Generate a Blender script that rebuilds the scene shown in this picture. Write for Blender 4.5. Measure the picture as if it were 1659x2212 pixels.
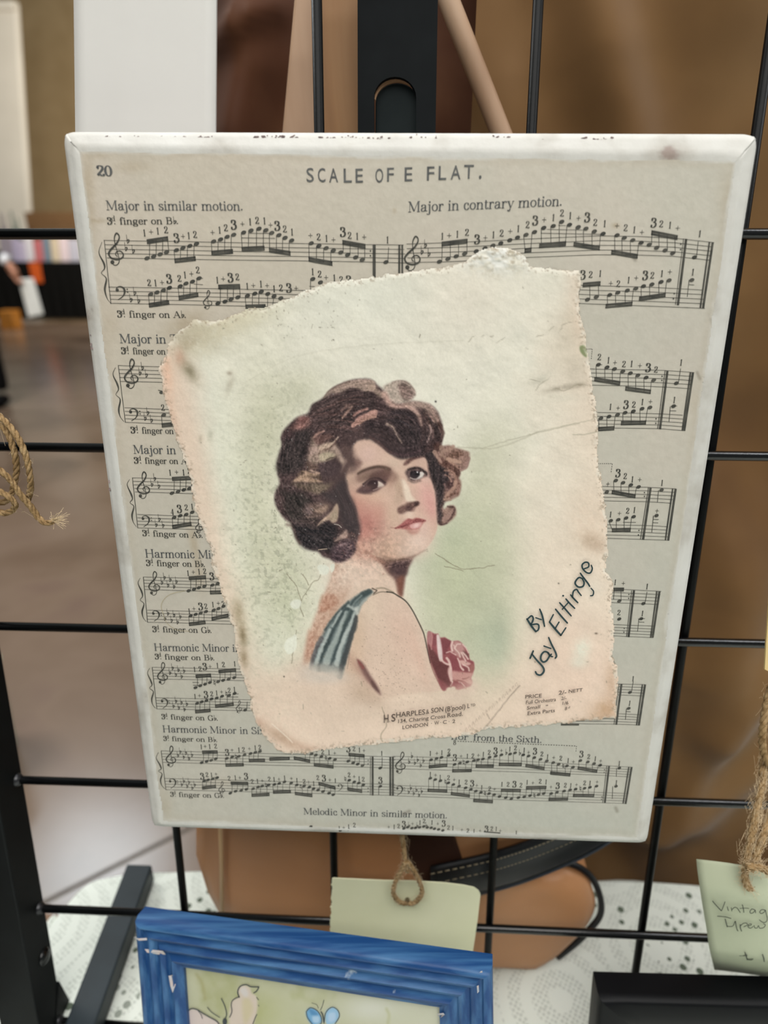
import bpy, bmesh, math, random
import numpy as np
from mathutils import Vector, Matrix, geometry

for o in list(bpy.data.objects): bpy.data.objects.remove(o)
scene = bpy.context.scene
COL = scene.collection

# ------------------------------------------------------------------ camera (a phone held close to the plaque, tilted down)
CX, CY, FPX = 829.5, 1106.0, 1400.0          # principal point and focal length for the 1659 x 2212 frame
U = .0762                                    # grid mesh of the wire panel (3 in)
LEAN = math.radians(7.4)                     # the panel leans back
def rod(w):
    w = np.array(w, float); t = np.linalg.norm(w); k = w/t
    K = np.array([[0, -k[2], k[1]], [k[2], 0, -k[0]], [-k[1], k[0], 0]])
    return np.eye(3)+math.sin(t)*K+(1-math.cos(t))*K@K
R_GC = rod([.27157324, .04200799, .01043177])@np.diag([1., -1., -1.])     # panel axes -> camera axes (right, down, forward)
C_G = -R_GC.T@np.array([-1.31580379, -2.26345279, 2.83293739])*U           # camera in panel coordinates
ca, sa = math.cos(LEAN), math.sin(LEAN)
M_GW = np.array([[1, 0, 0], [0, sa, -ca], [0, ca, sa]])                    # panel axes -> world axes
Z_TABLE = .75
T_W = np.array([0, 0, Z_TABLE+.45296])
R_CW = M_GW@R_GC.T
CAM = M_GW@C_G+T_W
def g2w(p): return M_GW@np.asarray(p, float)+T_W
def w2g(p): return M_GW.T@(np.asarray(p, float)-T_W)
def ray(x, y): return R_CW@np.array([(x-CX)/FPX, (y-CY)/FPX, 1.])
def at_plane(x, y, p0, n):
    d = ray(x, y); return CAM+d*(np.dot(np.asarray(p0)-CAM, n)/np.dot(d, n))
N_GRID = M_GW@np.array([0, 0, 1.])
def at_grid(x, y, off=0.): return at_plane(x, y, g2w([0, 0, off]), N_GRID)   # off: metres in front of the panel
def at_z(x, y, z): return at_plane(x, y, [0, 0, z], np.array([0, 0, 1.]))
def at_y(x, y, yy): return at_plane(x, y, [0, yy, 0], np.array([0, 1., 0]))

cam_data = bpy.data.cameras.new('camera'); cam = bpy.data.objects.new('camera', cam_data); COL.objects.link(cam)
cam_data.sensor_fit = 'VERTICAL'; cam_data.sensor_height = 8.2; cam_data.sensor_width = 8.2*1659/2212
cam_data.lens = 8.2*FPX/2212; cam_data.clip_start = .01; cam_data.clip_end = 60
mw = Matrix.Identity(4)
for i in range(3):
    mw[i][0], mw[i][1], mw[i][2], mw[i][3] = R_CW[i, 0], -R_CW[i, 1], -R_CW[i, 2], CAM[i]
cam.matrix_world = mw
cam_data.dof.use_dof = True; cam_data.dof.focus_distance = .222; cam_data.dof.aperture_fstop = 1.75
scene.camera = cam

# ------------------------------------------------------------------ light: hall ceiling lamps, plus unseen lamps added for falloff and fill
scene.view_settings.view_transform = 'Standard'; scene.view_settings.look = 'None'
scene.view_settings.gamma = 1; scene.view_settings.use_curve_mapping = False; scene.view_settings.exposure = 0.0
world = bpy.data.worlds.new('hall_ambient'); scene.world = world; world.use_nodes = True
world.node_tree.nodes['Background'].inputs[0].default_value = (.86, .95, .93, 1)
world.node_tree.nodes['Background'].inputs[1].default_value = .17
def area(name, loc, target, size, power, col, size_y=None):
    d = bpy.data.lights.new(name, 'AREA'); d.energy = power; d.color = col; d.size = size
    if size_y: d.shape = 'RECTANGLE'; d.size_y = size_y
    o = bpy.data.objects.new(name, d); COL.objects.link(o); o.location = loc
    o.rotation_euler = (Vector(target)-Vector(loc)).to_track_quat('-Z', 'Y').to_euler(); return o
area('falloff_lamp', (.12, -.60, 2.08), (.1, -.05, 1.0), 1.2, 19.6, (1, .975, .935), .9)  # unseen close lamp, added so the light falls off down the plaque
area('side_fill_lamp', (1.7, .15, 2.3), (.3, .0, .95), .8, 17, (.96, .98, 1), .8)  # unseen lamp added to light the right-hand faces and folds
area('ceiling_lamp_over', (.3, .9, 3.6), (.3, .9, 0), 1.2, 34, (.95, .98, 1), .6)
def mirror_spot(px, py, z):      # the ceiling spot seen reflected in the floor at this point of the photo
    p = at_z(px, py, 0); d = ray(px, py); return p+np.array([d[0], d[1], -d[2]])*(z/-d[2])
_l = mirror_spot(215, 1880, 3.8); area('ceiling_lamp_hall', tuple(_l), (_l[0], _l[1], 0), 1.0, 62, (.86, .95, 1), 1.0)
area('far_fill_lamp', (-3.2, 8.4, 3.9), (-3.4, 11.4, 1.6), 1.6, 260, (1, .95, .86), 1.6)  # unseen lamp added to brighten the far wall and column
area('aisle_fill_lamp', (-2.2, 1.2, 3.8), (-2.6, 4.0, 0), 1.2, 110, (1, .97, .92), 1.2)  # unseen lamp added to brighten the passer-by and booklet

# ------------------------------------------------------------------ helpers
def lin(c):
    c = np.asarray(c, float)/255.
    return np.where(c <= .04045, c/12.92, ((c+.055)/1.055)**2.4)
def tag(o, label=None, cat=None, group=None, kind=None):
    if label: o['label'] = label
    if cat: o['category'] = cat
    if group: o['group'] = group
    if kind: o['kind'] = kind
    return o
def empty(name, loc, label, cat, group=None):
    o = bpy.data.objects.new(name, None); COL.objects.link(o); o.location = Vector(loc); o.empty_display_size = .02
    return tag(o, label, cat, group)
def link(name, me, mat, parent=None, loc=None, smooth=False):
    """link a mesh whose coordinates are in world space; its origin goes to loc (or its own centre)"""
    o = bpy.data.objects.new(name, me); COL.objects.link(o)
    n = len(me.vertices)
    co = np.empty(n*3); me.vertices.foreach_get('co', co); co = co.reshape(-1, 3)
    c = co.mean(0) if loc is None else np.asarray(loc, float)
    me.vertices.foreach_set('co', (co-c).ravel())
    if mat: me.materials.append(mat)
    if smooth: me.polygons.foreach_set('use_smooth', np.ones(len(me.polygons), bool))
    me.update()
    o.location = Vector(c)
    if parent:
        o.parent = parent; o.location = Vector(c)-parent_world(parent)
    return o
def parent_world(p):
    v = Vector((0, 0, 0))
    while p: v += p.location; p = p.parent
    return v
def mesh(name, verts, faces):
    me = bpy.data.meshes.new(name); me.from_pydata([tuple(map(float, v)) for v in verts], [], [tuple(map(int, f)) for f in faces]); me.update(); return me
def from_bm(bm, name):
    me = bpy.data.meshes.new(name); bm.to_mesh(me); bm.free(); return me

class MB:
    def __init__(s): s.v, s.f = [], []
    def add(s, v, f):
        n = len(s.v); s.v += [np.asarray(q, float) for q in v]; s.f += [[i+n for i in q] for q in f]
    def hexa(s, b, t):      # four bottom points, four top points
        s.add(list(b)+list(t), [(3, 2, 1, 0), (4, 5, 6, 7)]+[(i, (i+1) % 4, 4+(i+1) % 4, 4+i) for i in range(4)])
    def box(s, lo, hi):
        x0, y0, z0 = lo; x1, y1, z1 = hi
        s.hexa([(x0, y0, z0), (x1, y0, z0), (x1, y1, z0), (x0, y1, z0)], [(x0, y0, z1), (x1, y0, z1), (x1, y1, z1), (x0, y1, z1)])
    def tube(s, pts, r, n=10, cap=True):
        pts = np.asarray(pts, float); m = len(pts); r = np.broadcast_to(np.asarray(r, float), (m,))
        T = np.gradient(pts, axis=0); T /= np.linalg.norm(T, axis=1)[:, None]+1e-12
        a = np.array([0, 0, 1.]) if abs(T[0][2]) < .9 else np.array([1., 0, 0])
        N = np.cross(T[0], a); N /= np.linalg.norm(N); V = []
        for i in range(m):
            N = N-T[i]*np.dot(N, T[i]); N /= np.linalg.norm(N)+1e-12; B = np.cross(T[i], N)
            for k in range(n):
                q = 2*math.pi*k/n; V.append(pts[i]+r[i]*(math.cos(q)*N+math.sin(q)*B))
        F = [(i*n+k, i*n+(k+1) % n, (i+1)*n+(k+1) % n, (i+1)*n+k) for i in range(m-1) for k in range(n)]
        if cap: F += [tuple(range(n))[::-1], tuple((m-1)*n+k for k in range(n))]
        s.add(V, F)
    def prism(s, front, back):
        n = len(front); s.add(list(front)+list(back), [tuple(range(n)), tuple(range(2*n-1, n-1, -1))]+[(i, n+i, n+(i+1) % n, (i+1) % n) for i in range(n)])
    def ball(s, c, r, n=10, m=6, sc=(1, 1, 1)):
        V, F = [], []
        for i in range(m+1):
            for k in range(n):
                p, q = math.pi*i/m, 2*math.pi*k/n
                V.append(np.asarray(c)+r*np.array([math.sin(p)*math.cos(q)*sc[0], math.sin(p)*math.sin(q)*sc[1], math.cos(p)*sc[2]]))
        F = [(i*n+k, (i+1)*n+k, (i+1)*n+(k+1) % n, i*n+(k+1) % n) for i in range(m) for k in range(n)]
        s.add(V, F)
    def build(s, name, mat, parent=None, loc=None, smooth=False, bevel=0, seg=2):
        me = mesh(name, s.v, s.f)
        bm = bmesh.new(); bm.from_mesh(me); bmesh.ops.remove_doubles(bm, verts=bm.verts, dist=1e-7); bmesh.ops.recalc_face_normals(bm, faces=bm.faces); bm.to_mesh(me); bm.free()
        o = link(name, me, mat, parent, loc, smooth)
        if bevel:
            md = o.modifiers.new('bevel', 'BEVEL'); md.width = bevel; md.segments = seg; md.limit_method = 'ANGLE'; md.angle_limit = math.radians(35)
        return o

def principled(name, rgb, rough=.5, spec=.5, metal=0., sheen=0., coat=0.):
    m = bpy.data.materials.new(name); m.use_nodes = True; b = m.node_tree.nodes['Principled BSDF']
    b.inputs['Base Color'].default_value = (*lin(rgb), 1); b.inputs['Roughness'].default_value = rough
    b.inputs['Specular IOR Level'].default_value = spec; b.inputs['Metallic'].default_value = metal
    b.inputs['Sheen Weight'].default_value = sheen; b.inputs['Coat Weight'].default_value = coat
    return m
def nodes(m): return m.node_tree.nodes, m.node_tree.links, m.node_tree.nodes['Principled BSDF']
def noisy(name, stops, scale=20., detail=6., rough=.5, spec=.5, stretch=(1, 1, 1), bump=0., bump_scale=None, sheen=0., distort=0., coat=0., coords='Object'):
    """noise driven colour ramp with optional bump"""
    m = principled(name, stops[0][1], rough, spec, 0, sheen, coat); N, L, b = nodes(m)
    tc = N.new('ShaderNodeTexCoord'); mp = N.new('ShaderNodeMapping'); mp.inputs['Scale'].default_value = stretch; L.new(tc.outputs[coords], mp.inputs['Vector'])
    nz = N.new('ShaderNodeTexNoise'); nz.inputs['Scale'].default_value = scale; nz.inputs['Detail'].default_value = detail; nz.inputs['Distortion'].default_value = distort; L.new(mp.outputs[0], nz.inputs['Vector'])
    cr = N.new('ShaderNodeValToRGB'); e = cr.color_ramp.elements
    while len(e) < len(stops): e.new(.5)
    for k, (p, c) in enumerate(stops): e[k].position = p; e[k].color = (*lin(c), 1)
    L.new(nz.outputs['Fac'], cr.inputs[0]); L.new(cr.outputs[0], b.inputs['Base Color'])
    if bump:
        nb = N.new('ShaderNodeTexNoise'); nb.inputs['Scale'].default_value = bump_scale or scale; nb.inputs['Detail'].default_value = 6; L.new(mp.outputs[0], nb.inputs['Vector'])
        bp = N.new('ShaderNodeBump'); bp.inputs['Strength'].default_value = bump; bp.inputs['Distance'].default_value = .002; L.new(nb.outputs['Fac'], bp.inputs['Height']); L.new(bp.outputs[0], b.inputs['Normal'])
    return m
def vcol_mat(name, rough=.55, spec=.35, bump=0., coat=0.):
    m = principled(name, (200, 200, 200), rough, spec, coat=coat); N, L, b = nodes(m)
    a = N.new('ShaderNodeVertexColor'); a.layer_name = 'print'; L.new(a.outputs[0], b.inputs['Base Color'])
    if bump:
        tc = N.new('ShaderNodeTexCoord'); nb = N.new('ShaderNodeTexNoise'); nb.inputs['Scale'].default_value = 420; nb.inputs['Detail'].default_value = 5; L.new(tc.outputs['Object'], nb.inputs['Vector'])
        bp = N.new('ShaderNodeBump'); bp.inputs['Strength'].default_value = bump; bp.inputs['Distance'].default_value = .0006; L.new(nb.outputs['Fac'], bp.inputs['Height']); L.new(bp.outputs[0], b.inputs['Normal'])
    return m
def grid_mesh(name, P3, keep=None, rgb=None):
    """P3 (h,w,3) points -> quad mesh, faces filtered by keep (h-1,w-1), per-vertex sRGB rgb (h,w,3)"""
    h, w = P3.shape[:2]
    idx = np.arange(h*w).reshape(h, w)
    q = np.stack([idx[:-1, :-1], idx[1:, :-1], idx[1:, 1:], idx[:-1, 1:]], -1)
    q = q[keep] if keep is not None else q.reshape(-1, 4)
    used, inv = np.unique(q, return_inverse=True); q = inv.reshape(-1, 4); co = P3.reshape(-1, 3)[used]
    me = bpy.data.meshes.new(name); me.vertices.add(len(co)); me.vertices.foreach_set('co', co.ravel())
    me.loops.add(q.size); me.loops.foreach_set('vertex_index', q.ravel().astype(np.int32))
    me.polygons.add(len(q)); me.polygons.foreach_set('loop_start', np.arange(0, q.size, 4, dtype=np.int32))
    me.update(calc_edges=True)
    if rgb is not None:
        at = me.color_attributes.new('print', 'FLOAT_COLOR', 'POINT')
        c4 = np.ones((len(co), 4), np.float32); c4[:, :3] = lin(rgb.reshape(-1, 3)[used]); at.data.foreach_set('color', c4.ravel())
    me.validate(); me.update(); return me
# ---------------------------------------------------------------- numpy painter for the printed artwork (photo-pixel coordinates on the flat print)
FR = dict(h1=(590,810,7.541), h2=(590,1010,7.541), h3=(790,810,6.9125), h4=(890,960,11.85), ro=(900,1350,11.85),
          st=(640,1240,6.381), nk=(720,1120,6.381), c1=(570,800,3.456), c2=(560,1150,3.072), c8=(700,960,5.53),
          c3=(330,560,2.9105), c4=(900,520,3.318), c5=(330,1000,3.351), c6=(1000,1150,3.687), c7=(780,1460,2.9105), px=(0,0,1.0))

def P(frame, s):
    """'x,y x,y ...' in a tracing frame -> array of photo coordinates"""
    ox, oy, sc = FR[frame]
    a = np.array([[float(v) for v in q.split(',')] for q in s.split()])
    return a / sc + np.array([ox, oy])

def catmull(p, closed=False, n=6):
    p = np.asarray(p, float)
    if len(p) < 3: return p
    if closed: q = np.vstack([p[-1:], p, p[:2]])
    else: q = np.vstack([2*p[0]-p[1], p, 2*p[-1]-p[-2]])
    out = []
    for i in range(1, len(q)-2):
        a, b, c, d = q[i-1], q[i], q[i+1], q[i+2]
        t = (np.arange(n)/n)[:, None]
        out.append(.5*((2*b)+(-a+c)*t+(2*a-5*b+4*c-d)*t*t+(-a+3*b-3*c+d)*t**3))
    out = np.vstack(out)
    return out if closed else np.vstack([out, p[-1:]])

def hash2(i, j, seed):
    v = np.sin(i*127.1+j*311.7+seed*74.7)*43758.5453
    return v-np.floor(v)

def vnoise(x, y, seed=0):
    i, j = np.floor(x), np.floor(y)
    u, v = x-i, y-j
    u = u*u*(3-2*u); v = v*v*(3-2*v)
    a = hash2(i, j, seed); b = hash2(i+1, j, seed); c = hash2(i, j+1, seed); d = hash2(i+1, j+1, seed)
    return (a*(1-u)+b*u)*(1-v)+(c*(1-u)+d*u)*v

def fbm(x, y, seed=0, o=4):
    s, a, t = 0, .5, 0
    for k in range(o):
        s = s+a*vnoise(x*2**k, y*2**k, seed+k*7); t += a; a *= .5
    return s/t

class Canvas:
    def __init__(c, xs, ys, col):
        c.xs, c.ys = np.asarray(xs, float), np.asarray(ys, float)
        c.X, c.Y = np.meshgrid(c.xs, c.ys)
        c.col = np.empty(c.X.shape+(3,)); c.col[:] = col
        c.tag = np.zeros(c.X.shape, int)
        c.N1 = fbm(c.X/9, c.Y/9, 3, 3)-.5; c.N2 = fbm(c.X/9, c.Y/9, 11, 3)-.5
    def box(c, x0, x1, y0, y1):
        a, b = np.searchsorted(c.xs, [x0, x1]); d, e = np.searchsorted(c.ys, [y0, y1])
        return slice(d, e), slice(a, b)
    def mix(c, s, m, color):
        m = m[..., None]; c.col[s] = c.col[s]*(1-m)+np.asarray(color, float)*m
    def dist(c, s, pts, closed, wob):
        X = c.X[s]+c.N1[s]*wob; Y = c.Y[s]+c.N2[s]*wob
        best = np.full(X.shape, 1e9); tt = np.zeros(X.shape); inside = np.zeros(X.shape, bool)
        n = len(pts); m = n if closed else n-1
        for k in range(m):
            a, b = pts[k], pts[(k+1) % n]
            d = b-a; L = d@d+1e-12
            t = np.clip(((X-a[0])*d[0]+(Y-a[1])*d[1])/L, 0, 1)
            e = np.hypot(X-a[0]-t*d[0], Y-a[1]-t*d[1])
            w = e < best; best = np.where(w, e, best); tt = np.where(w, (k+t)/m, tt)
            if closed:
                cr = (a[1] > Y) != (b[1] > Y)
                inside ^= cr & (X < (b[0]-a[0])*(Y-a[1])/(b[1]-a[1]+1e-12)+a[0])
        return best, tt, inside
    def fill(c, pts, color, blur=2., alpha=1., smooth=True, wob=0., tag=None, tex=0.):
        p = catmull(pts, True, 5) if smooth else np.asarray(pts, float)
        g = blur+wob+2
        s = c.box(p[:, 0].min()-g, p[:, 0].max()+g, p[:, 1].min()-g, p[:, 1].max()+g)
        if c.X[s].size == 0: return
        d, _, ins = c.dist(s, p, True, wob)
        sd = np.where(ins, d, -d)
        m = np.clip(sd/max(blur, .3)*.5+.5, 0, 1); m = m*m*(3-2*m)*alpha
        if tex: m = m*np.clip(1-tex+2*tex*(fbm(c.X[s]/5, c.Y[s]/5, 21, 3)), 0, 1)
        c.mix(s, m, color)
        if tag is not None: c.tag[s] = np.where(sd > 0, tag, c.tag[s])
    def stroke(c, pts, w, color, w1=None, blur=1.2, alpha=1., wob=0., taper=False, smooth=True, under=None):
        p = catmull(pts, False, 5) if smooth else np.asarray(pts, float)
        w1 = w if w1 is None else w1
        g = max(w, w1)+blur+wob+2
        s = c.box(p[:, 0].min()-g, p[:, 0].max()+g, p[:, 1].min()-g, p[:, 1].max()+g)
        if c.X[s].size == 0: return
        d, t, _ = c.dist(s, p, False, wob)
        wd = (w*(1-t)+w1*t)*.5
        if taper: wd = wd*np.sqrt(np.clip(1-(2*t-1)**2, 0, 1))
        m = np.clip((wd-d)/max(blur, .3)*.5+.5, 0, 1); m = m*m*(3-2*m)*alpha
        if taper: m = m*np.clip(6*np.minimum(t, 1-t)+.15, 0, 1)
        if under is not None: m = m*np.clip((under-c.col[s].mean(-1))/20, 0, 1)
        c.mix(s, m, color)
    def blob(c, x, y, rx, ry, color, alpha=1., rot=0., tex=0.):
        R = 2.6*max(rx, ry); s = c.box(x-R, x+R, y-R, y+R)
        if c.X[s].size == 0: return
        a = math.radians(rot); dx, dy = c.X[s]-x, c.Y[s]-y
        u = (dx*math.cos(a)+dy*math.sin(a))/rx; v = (-dx*math.sin(a)+dy*math.cos(a))/ry
        m = np.exp(-(u*u+v*v))*alpha
        if tex: m = m*np.clip(1-tex+2*tex*fbm(c.X[s]/7, c.Y[s]/7, 5, 3), 0, 1)
        c.mix(s, m, color)

def paint_cover(c):
    rng = np.random.RandomState(5)
    X, Y = c.X, c.Y
    cream, pink, green = np.array([222,218,203.]), np.array([216,192,174.]), np.array([187,186,161.])
    c.col[:] = cream
    full = (slice(None), slice(None))
    n = fbm(X/60, Y/60, 31, 4)
    # rosy paper towards the left, right and bottom edges of the cover
    L = 352+(Y-700)*.235; Rr = 1255+(Y-600)*.095
    eL = np.clip(1-(X-L)/(38+55*n), 0, 1)*np.clip((Y-720)/60, 0, 1)
    eR = np.clip(1-(Rr-X)/(90+130*n), 0, 1)*np.clip((Y-560)/200, .15, 1)
    c.mix(full, np.clip(eL*1.1, 0, 1)*.72, (216,188,168))
    c.mix(full, np.clip(eR, 0, 1)*.8, (218,199,180))
    b = np.clip((Y-1270-40*n)/200, 0, 1); b = b*b*(3-2*b)
    c.mix(full, b*.92*np.clip((X-500)/60, 0, 1), (212,188,170))
    c.blob(1190, 1250, 130, 260, (217,200,182), .75)
    c.blob(1240, 1420, 90, 120, (216,190,172), .8)
    c.blob(860, 640, 260, 70, (222,221,207), .7); c.blob(520, 660, 110, 55, (204,200,180), .7, -20)
    c.blob(1010, 640, 120, 110, (220,208,192), .5)
    c.blob(560, 1000, 70, 300, (211,208,186), .7); c.blob(500, 1010, 40, 200, (214,214,196), .7, -10)
    # green-grey halo round the figure
    for (x, y, rx, ry, a, ro, k) in ((640,850,75,50,.75,-25,.4),(580,930,48,90,.8,0,.5),(555,1080,40,130,.55,-6,.5),(600,1190,60,90,.75,-20,.5),
                                  (640,1290,60,110,.75,10,.5),(590,1330,50,100,.6,0,.4),(560,1230,40,100,.5,0,.5),(960,1290,80,120,.95,0,.25),(1010,1180,75,140,.9,0,.3),(1000,1350,70,110,.95,0,.2),
                                  (1062,1360,52,110,.9,0,.2),(1050,1080,60,160,.6,10,.3),(1030,1000,40,70,.45,0,.3),(1070,1220,60,120,.7,0,.3),(1075,950,60,60,.3,0,.3)):
        c.blob(x, y, rx*.95, ry*.95, green, a*.86, ro, k)
    c.blob(1075, 1380, 26, 56, (160,168,150), .6); c.blob(950, 1200, 40, 50, (184,188,162), .6); c.blob(985, 1160, 30, 34, (176,184,158), .6)
    c.blob(620, 1310, 28, 90, (186,188,160), .5); c.blob(600, 1400, 50, 70, (205,208,192), .5)
    c.blob(1000, 1290, 85, 150, (178,180,154), .75); c.blob(1030, 1180, 60, 100, (184,186,160), .5); c.blob(985, 1240, 40, 80, (180,184,154), .5); c.blob(1050, 1380, 45, 60, (168,174,152), .6)
    # crackled, stained paper on the left of the head
    m = np.clip((fbm(X/14, Y/14, 44, 4)-.5)*5, 0, 1)*np.exp(-((X-600)/110)**2-((Y-1130)/330)**2)
    c.mix(full, m*.5, (208,204,184))
    m = np.clip((fbm(X/7, Y/7, 45, 3)-.56)*7, 0, 1)*np.exp(-((X-590)/95)**2-((Y-1150)/300)**2)
    c.mix(full, m*.34, (126,128,108))
    # torn top left corner, grey-brown grime
    c.blob(400, 712, 40, 24, (172,160,140), .8, -35, .6); c.blob(470, 690, 60, 26, (192,182,160), .7, -20, .6)
    c.blob(440, 730, 75, 40, (196,186,160), .75, -25, .7); c.blob(520, 690, 70, 26, (204,196,170), .6, -15, .6); c.blob(408, 740, 26, 14, (168,154,130), .7, -35, .8); c.blob(410, 800, 12, 28, (140,130,106), .85, -35, .5); c.blob(388, 770, 12, 20, (196,160,138), .8, -10, .4); c.blob(362, 800, 12, 50, (222,178,152), .7, -8, .3)
    c.blob(372, 900, 12, 60, (216,180,156), .6, -10, .5); c.blob(497, 832, 7, 22, (172,164,146), .6, 20, .5); c.blob(497, 806, 6, 5, (150,138,122), .7)
    c.blob(455, 940, 7, 10, (160,158,140), .5); c.blob(434, 948, 4, 9, (166,152,132), .5)
    c.blob(515, 1320, 12, 26, (152,136,110), .8, -8, .5); c.blob(525, 1370, 9, 26, (130,114,86), .85, -5, .5); c.blob(528, 1420, 9, 20, (140,122,96), .75, -10, .5)
    c.blob(610, 1592, 46, 12, (172,142,120), .75, 32, .4); c.blob(560, 1560, 14, 10, (182,148,128), .6, 30, .4); c.blob(660, 1612, 40, 8, (178,146,126), .6, 15, .5)
    c.blob(1310, 1530, 34, 22, (176,142,112), .85, -20, .5); c.blob(1250, 1560, 70, 7, (168,134,108), .7, -10, .5); c.blob(1320, 1470, 14, 40, (186,154,128), .6, 0, .4)
    c.blob(1290, 1180, 22, 16, (178,152,132), .6, 0, .6); c.blob(1310, 1120, 12, 40, (206,184,166), .6, 0, .6); c.blob(1270, 1130, 40, 70, (212,190,170), .6, 0, .8); c.blob(1275, 1165, 24, 16, (170,146,124), .6, 10, .8); c.blob(1240, 700, 30, 60, (206,190,168), .6, 10, .8); c.blob(1225, 760, 50, 60, (206,196,178), .5, 0, .9); c.blob(1280, 1270, 22, 18, (216,204,188), .8)
    c.blob(1250, 700, 14, 60, (216,196,176), .6, 0, .6); c.blob(1240, 620, 22, 60, (216,198,180), .6, 0, .5); c.blob(1240, 800, 22, 30, (198,186,168), .6, 0, .6); c.blob(1210, 838, 36, 6, (160,150,134), .75, -12, .6); c.blob(1250, 832, 16, 5, (150,138,120), .7, -10, .5)
    c.blob(1165, 820, 24, 10, (190,186,170), .6, -30, .5); c.blob(1210, 858, 40, 12, (204,198,182), .5, 0, .5)
    c.fill(P('c4', '1165,760 1185,748 1205,755 1222,800 1215,832 1195,825 1170,795'), (128,138,98), 2, .95)
    # pale scuffed patch
    c.blob(1256, 1402, 18, 26, (214,212,196), .9, 15, .6); c.blob(1250, 1430, 18, 12, (212,206,190), .7)
    # creases
    for s, w, a in (('px|990,965 1060,968 1110,955 1170,930 1250,915', 3, .35), ('px|1040,968 1100,950 1200,925 1282,905', 1.6, .5), ('px|540,820 640,770 800,745 1000,735', 2, .18), ('c4|1120,1390 1200,1385 1290,1368', 1.6, .7)):
        f, q = s.split('|'); c.stroke(P(f, q), w, (156,150,130), blur=2, alpha=a, wob=3)
    for q in ('850,690 880,680 915,672', '945,650 965,630 985,605', '1010,660 1035,630 1045,605 1080,590 1120,580', '365,735 400,690 430,682', '460,690 490,678', '520,690 550,680', '840,1085 880,1030 955,975', '960,1070 1010,1060 1060,1075 1110,1045 1180,1030 1250,1040', '800,990 850,1000 890,1010', '640,690 560,740'):
        c.stroke(P('c4', q), 2.2, (142,134,116), w1=1.2, blur=1.6, alpha=.55, wob=5, taper=True)
    # -------------------------------------------------------------- neck, back and shoulder
    skin = (205,180,163)
    c.fill(P('c2', '505,190 480,300 435,410 390,520 345,650 315,760 290,880 282,960 300,1060 420,1120 620,1150 820,1100 1000,1065 1215,1045 1180,960 1150,880 1125,770 1095,670 1060,590 1000,490 950,415 960,330 985,230 1015,150 900,60 640,60 560,150'), skin, 4, 1, tag=1)
    c.fill(P('c2', '500,210 470,310 430,410 370,560 325,690 295,830 285,960 330,960 370,830 420,690 490,560 570,440 620,330 600,240'), (178,140,120), 8, .75, tex=.35)
    c.fill(P('c2', '505,225 490,320 530,330 545,260'), (168,112,92), 5, .6, tex=.4)
    c.fill(P('c2', '420,410 400,500 440,520 520,470 500,410'), (170,118,96), 6, .6, tex=.5)
    c.fill(P('c2', '330,640 310,760 300,860 350,860 380,740'), (178,134,114), 6, .6, tex=.4)
    c.blob(745, 1245, 42, 40, (214,192,176), .9, 0, .2); c.blob(800, 1230, 30, 26, (212,186,170), .8)
    c.blob(800, 1310, 30, 40, (212,190,170), .8); c.blob(850, 1300, 30, 30, (212,188,170), .7); c.blob(870, 1380, 28, 70, (208,174,158), .6, -15); c.blob(905, 1420, 12, 70, (204,164,148), .4, -17)
    c.blob(770, 1370, 20, 50, (196,170,144), .6); c.blob(760, 1440, 26, 44, (190,158,134), .6, 10); c.blob(800, 1500, 50, 26, (186,160,140), .5)
    c.blob(840, 1420, 40, 60, (204,178,160), .4)
    # shade under the jaw
    c.fill(P('nk', '430,440 520,540 640,600 700,680 760,760 830,820 880,930 900,1020 950,1050 970,930 1000,770 1050,620 1110,520 1180,470 1000,520 850,550 700,530 560,500'), (112,82,76), 6, .92, tex=.12)
    c.fill(P('nk', '860,560 960,540 1080,540 1030,660 1000,770 870,780 790,720 780,640'), (84,62,64), 8, .95)
    c.fill(P('nk', '880,840 970,800 950,1040 900,1030'), (128,80,66), 6, .8); c.stroke(P('nk', '430,440 560,520 680,590'), 8, (138,98,84), blur=5, alpha=.7, wob=4)
    # fold of the arm
    c.fill(P('st', '840,1165 910,1210 970,1300 1030,1400 1090,1480 1140,1570 1165,1650 1120,1620 1040,1530 960,1430 900,1330 860,1240'), (104,72,70), 5, .95)
    c.fill(P('st', '850,1170 900,1220 940,1290 900,1290 865,1230'), (140,64,62), 3, .7); c.fill(P('st', '1040,1460 1100,1530 1140,1610 1090,1580 1040,1520'), (82,54,52), 3, .8)
    c.blob(778, 1497, 24, 20, (170,144,122), .5); c.blob(812, 1520, 26, 14, (158,132,114), .55, 30); c.blob(778, 1448, 9, 40, (150,110,98), .5, -35)
    # fade the bust into the paper
    for (x, y, rx, ry) in ((640,1480,80,36),(700,1500,70,26),(760,1535,90,24),(880,1535,90,26),(960,1520,60,20),(660,1450,34,26)):
        c.blob(x, y, rx, ry, (208,186,168), .85)
    # -------------------------------------------------------------- dress strap
    c.fill(P('st', '1010,215 1060,235 1040,270 960,340 900,420 860,520 820,600 800,740 760,900 710,1080 680,1230 640,1370 590,1420 500,1380 360,1340 240,1330 190,1270 220,1160 280,980 340,870 400,750 500,600 600,480 720,370 860,270 940,225'), (104,117,118), 5, .95, tex=.1, tag=1)
    dark, lite = (62,74,76), (172,178,174)
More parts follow.
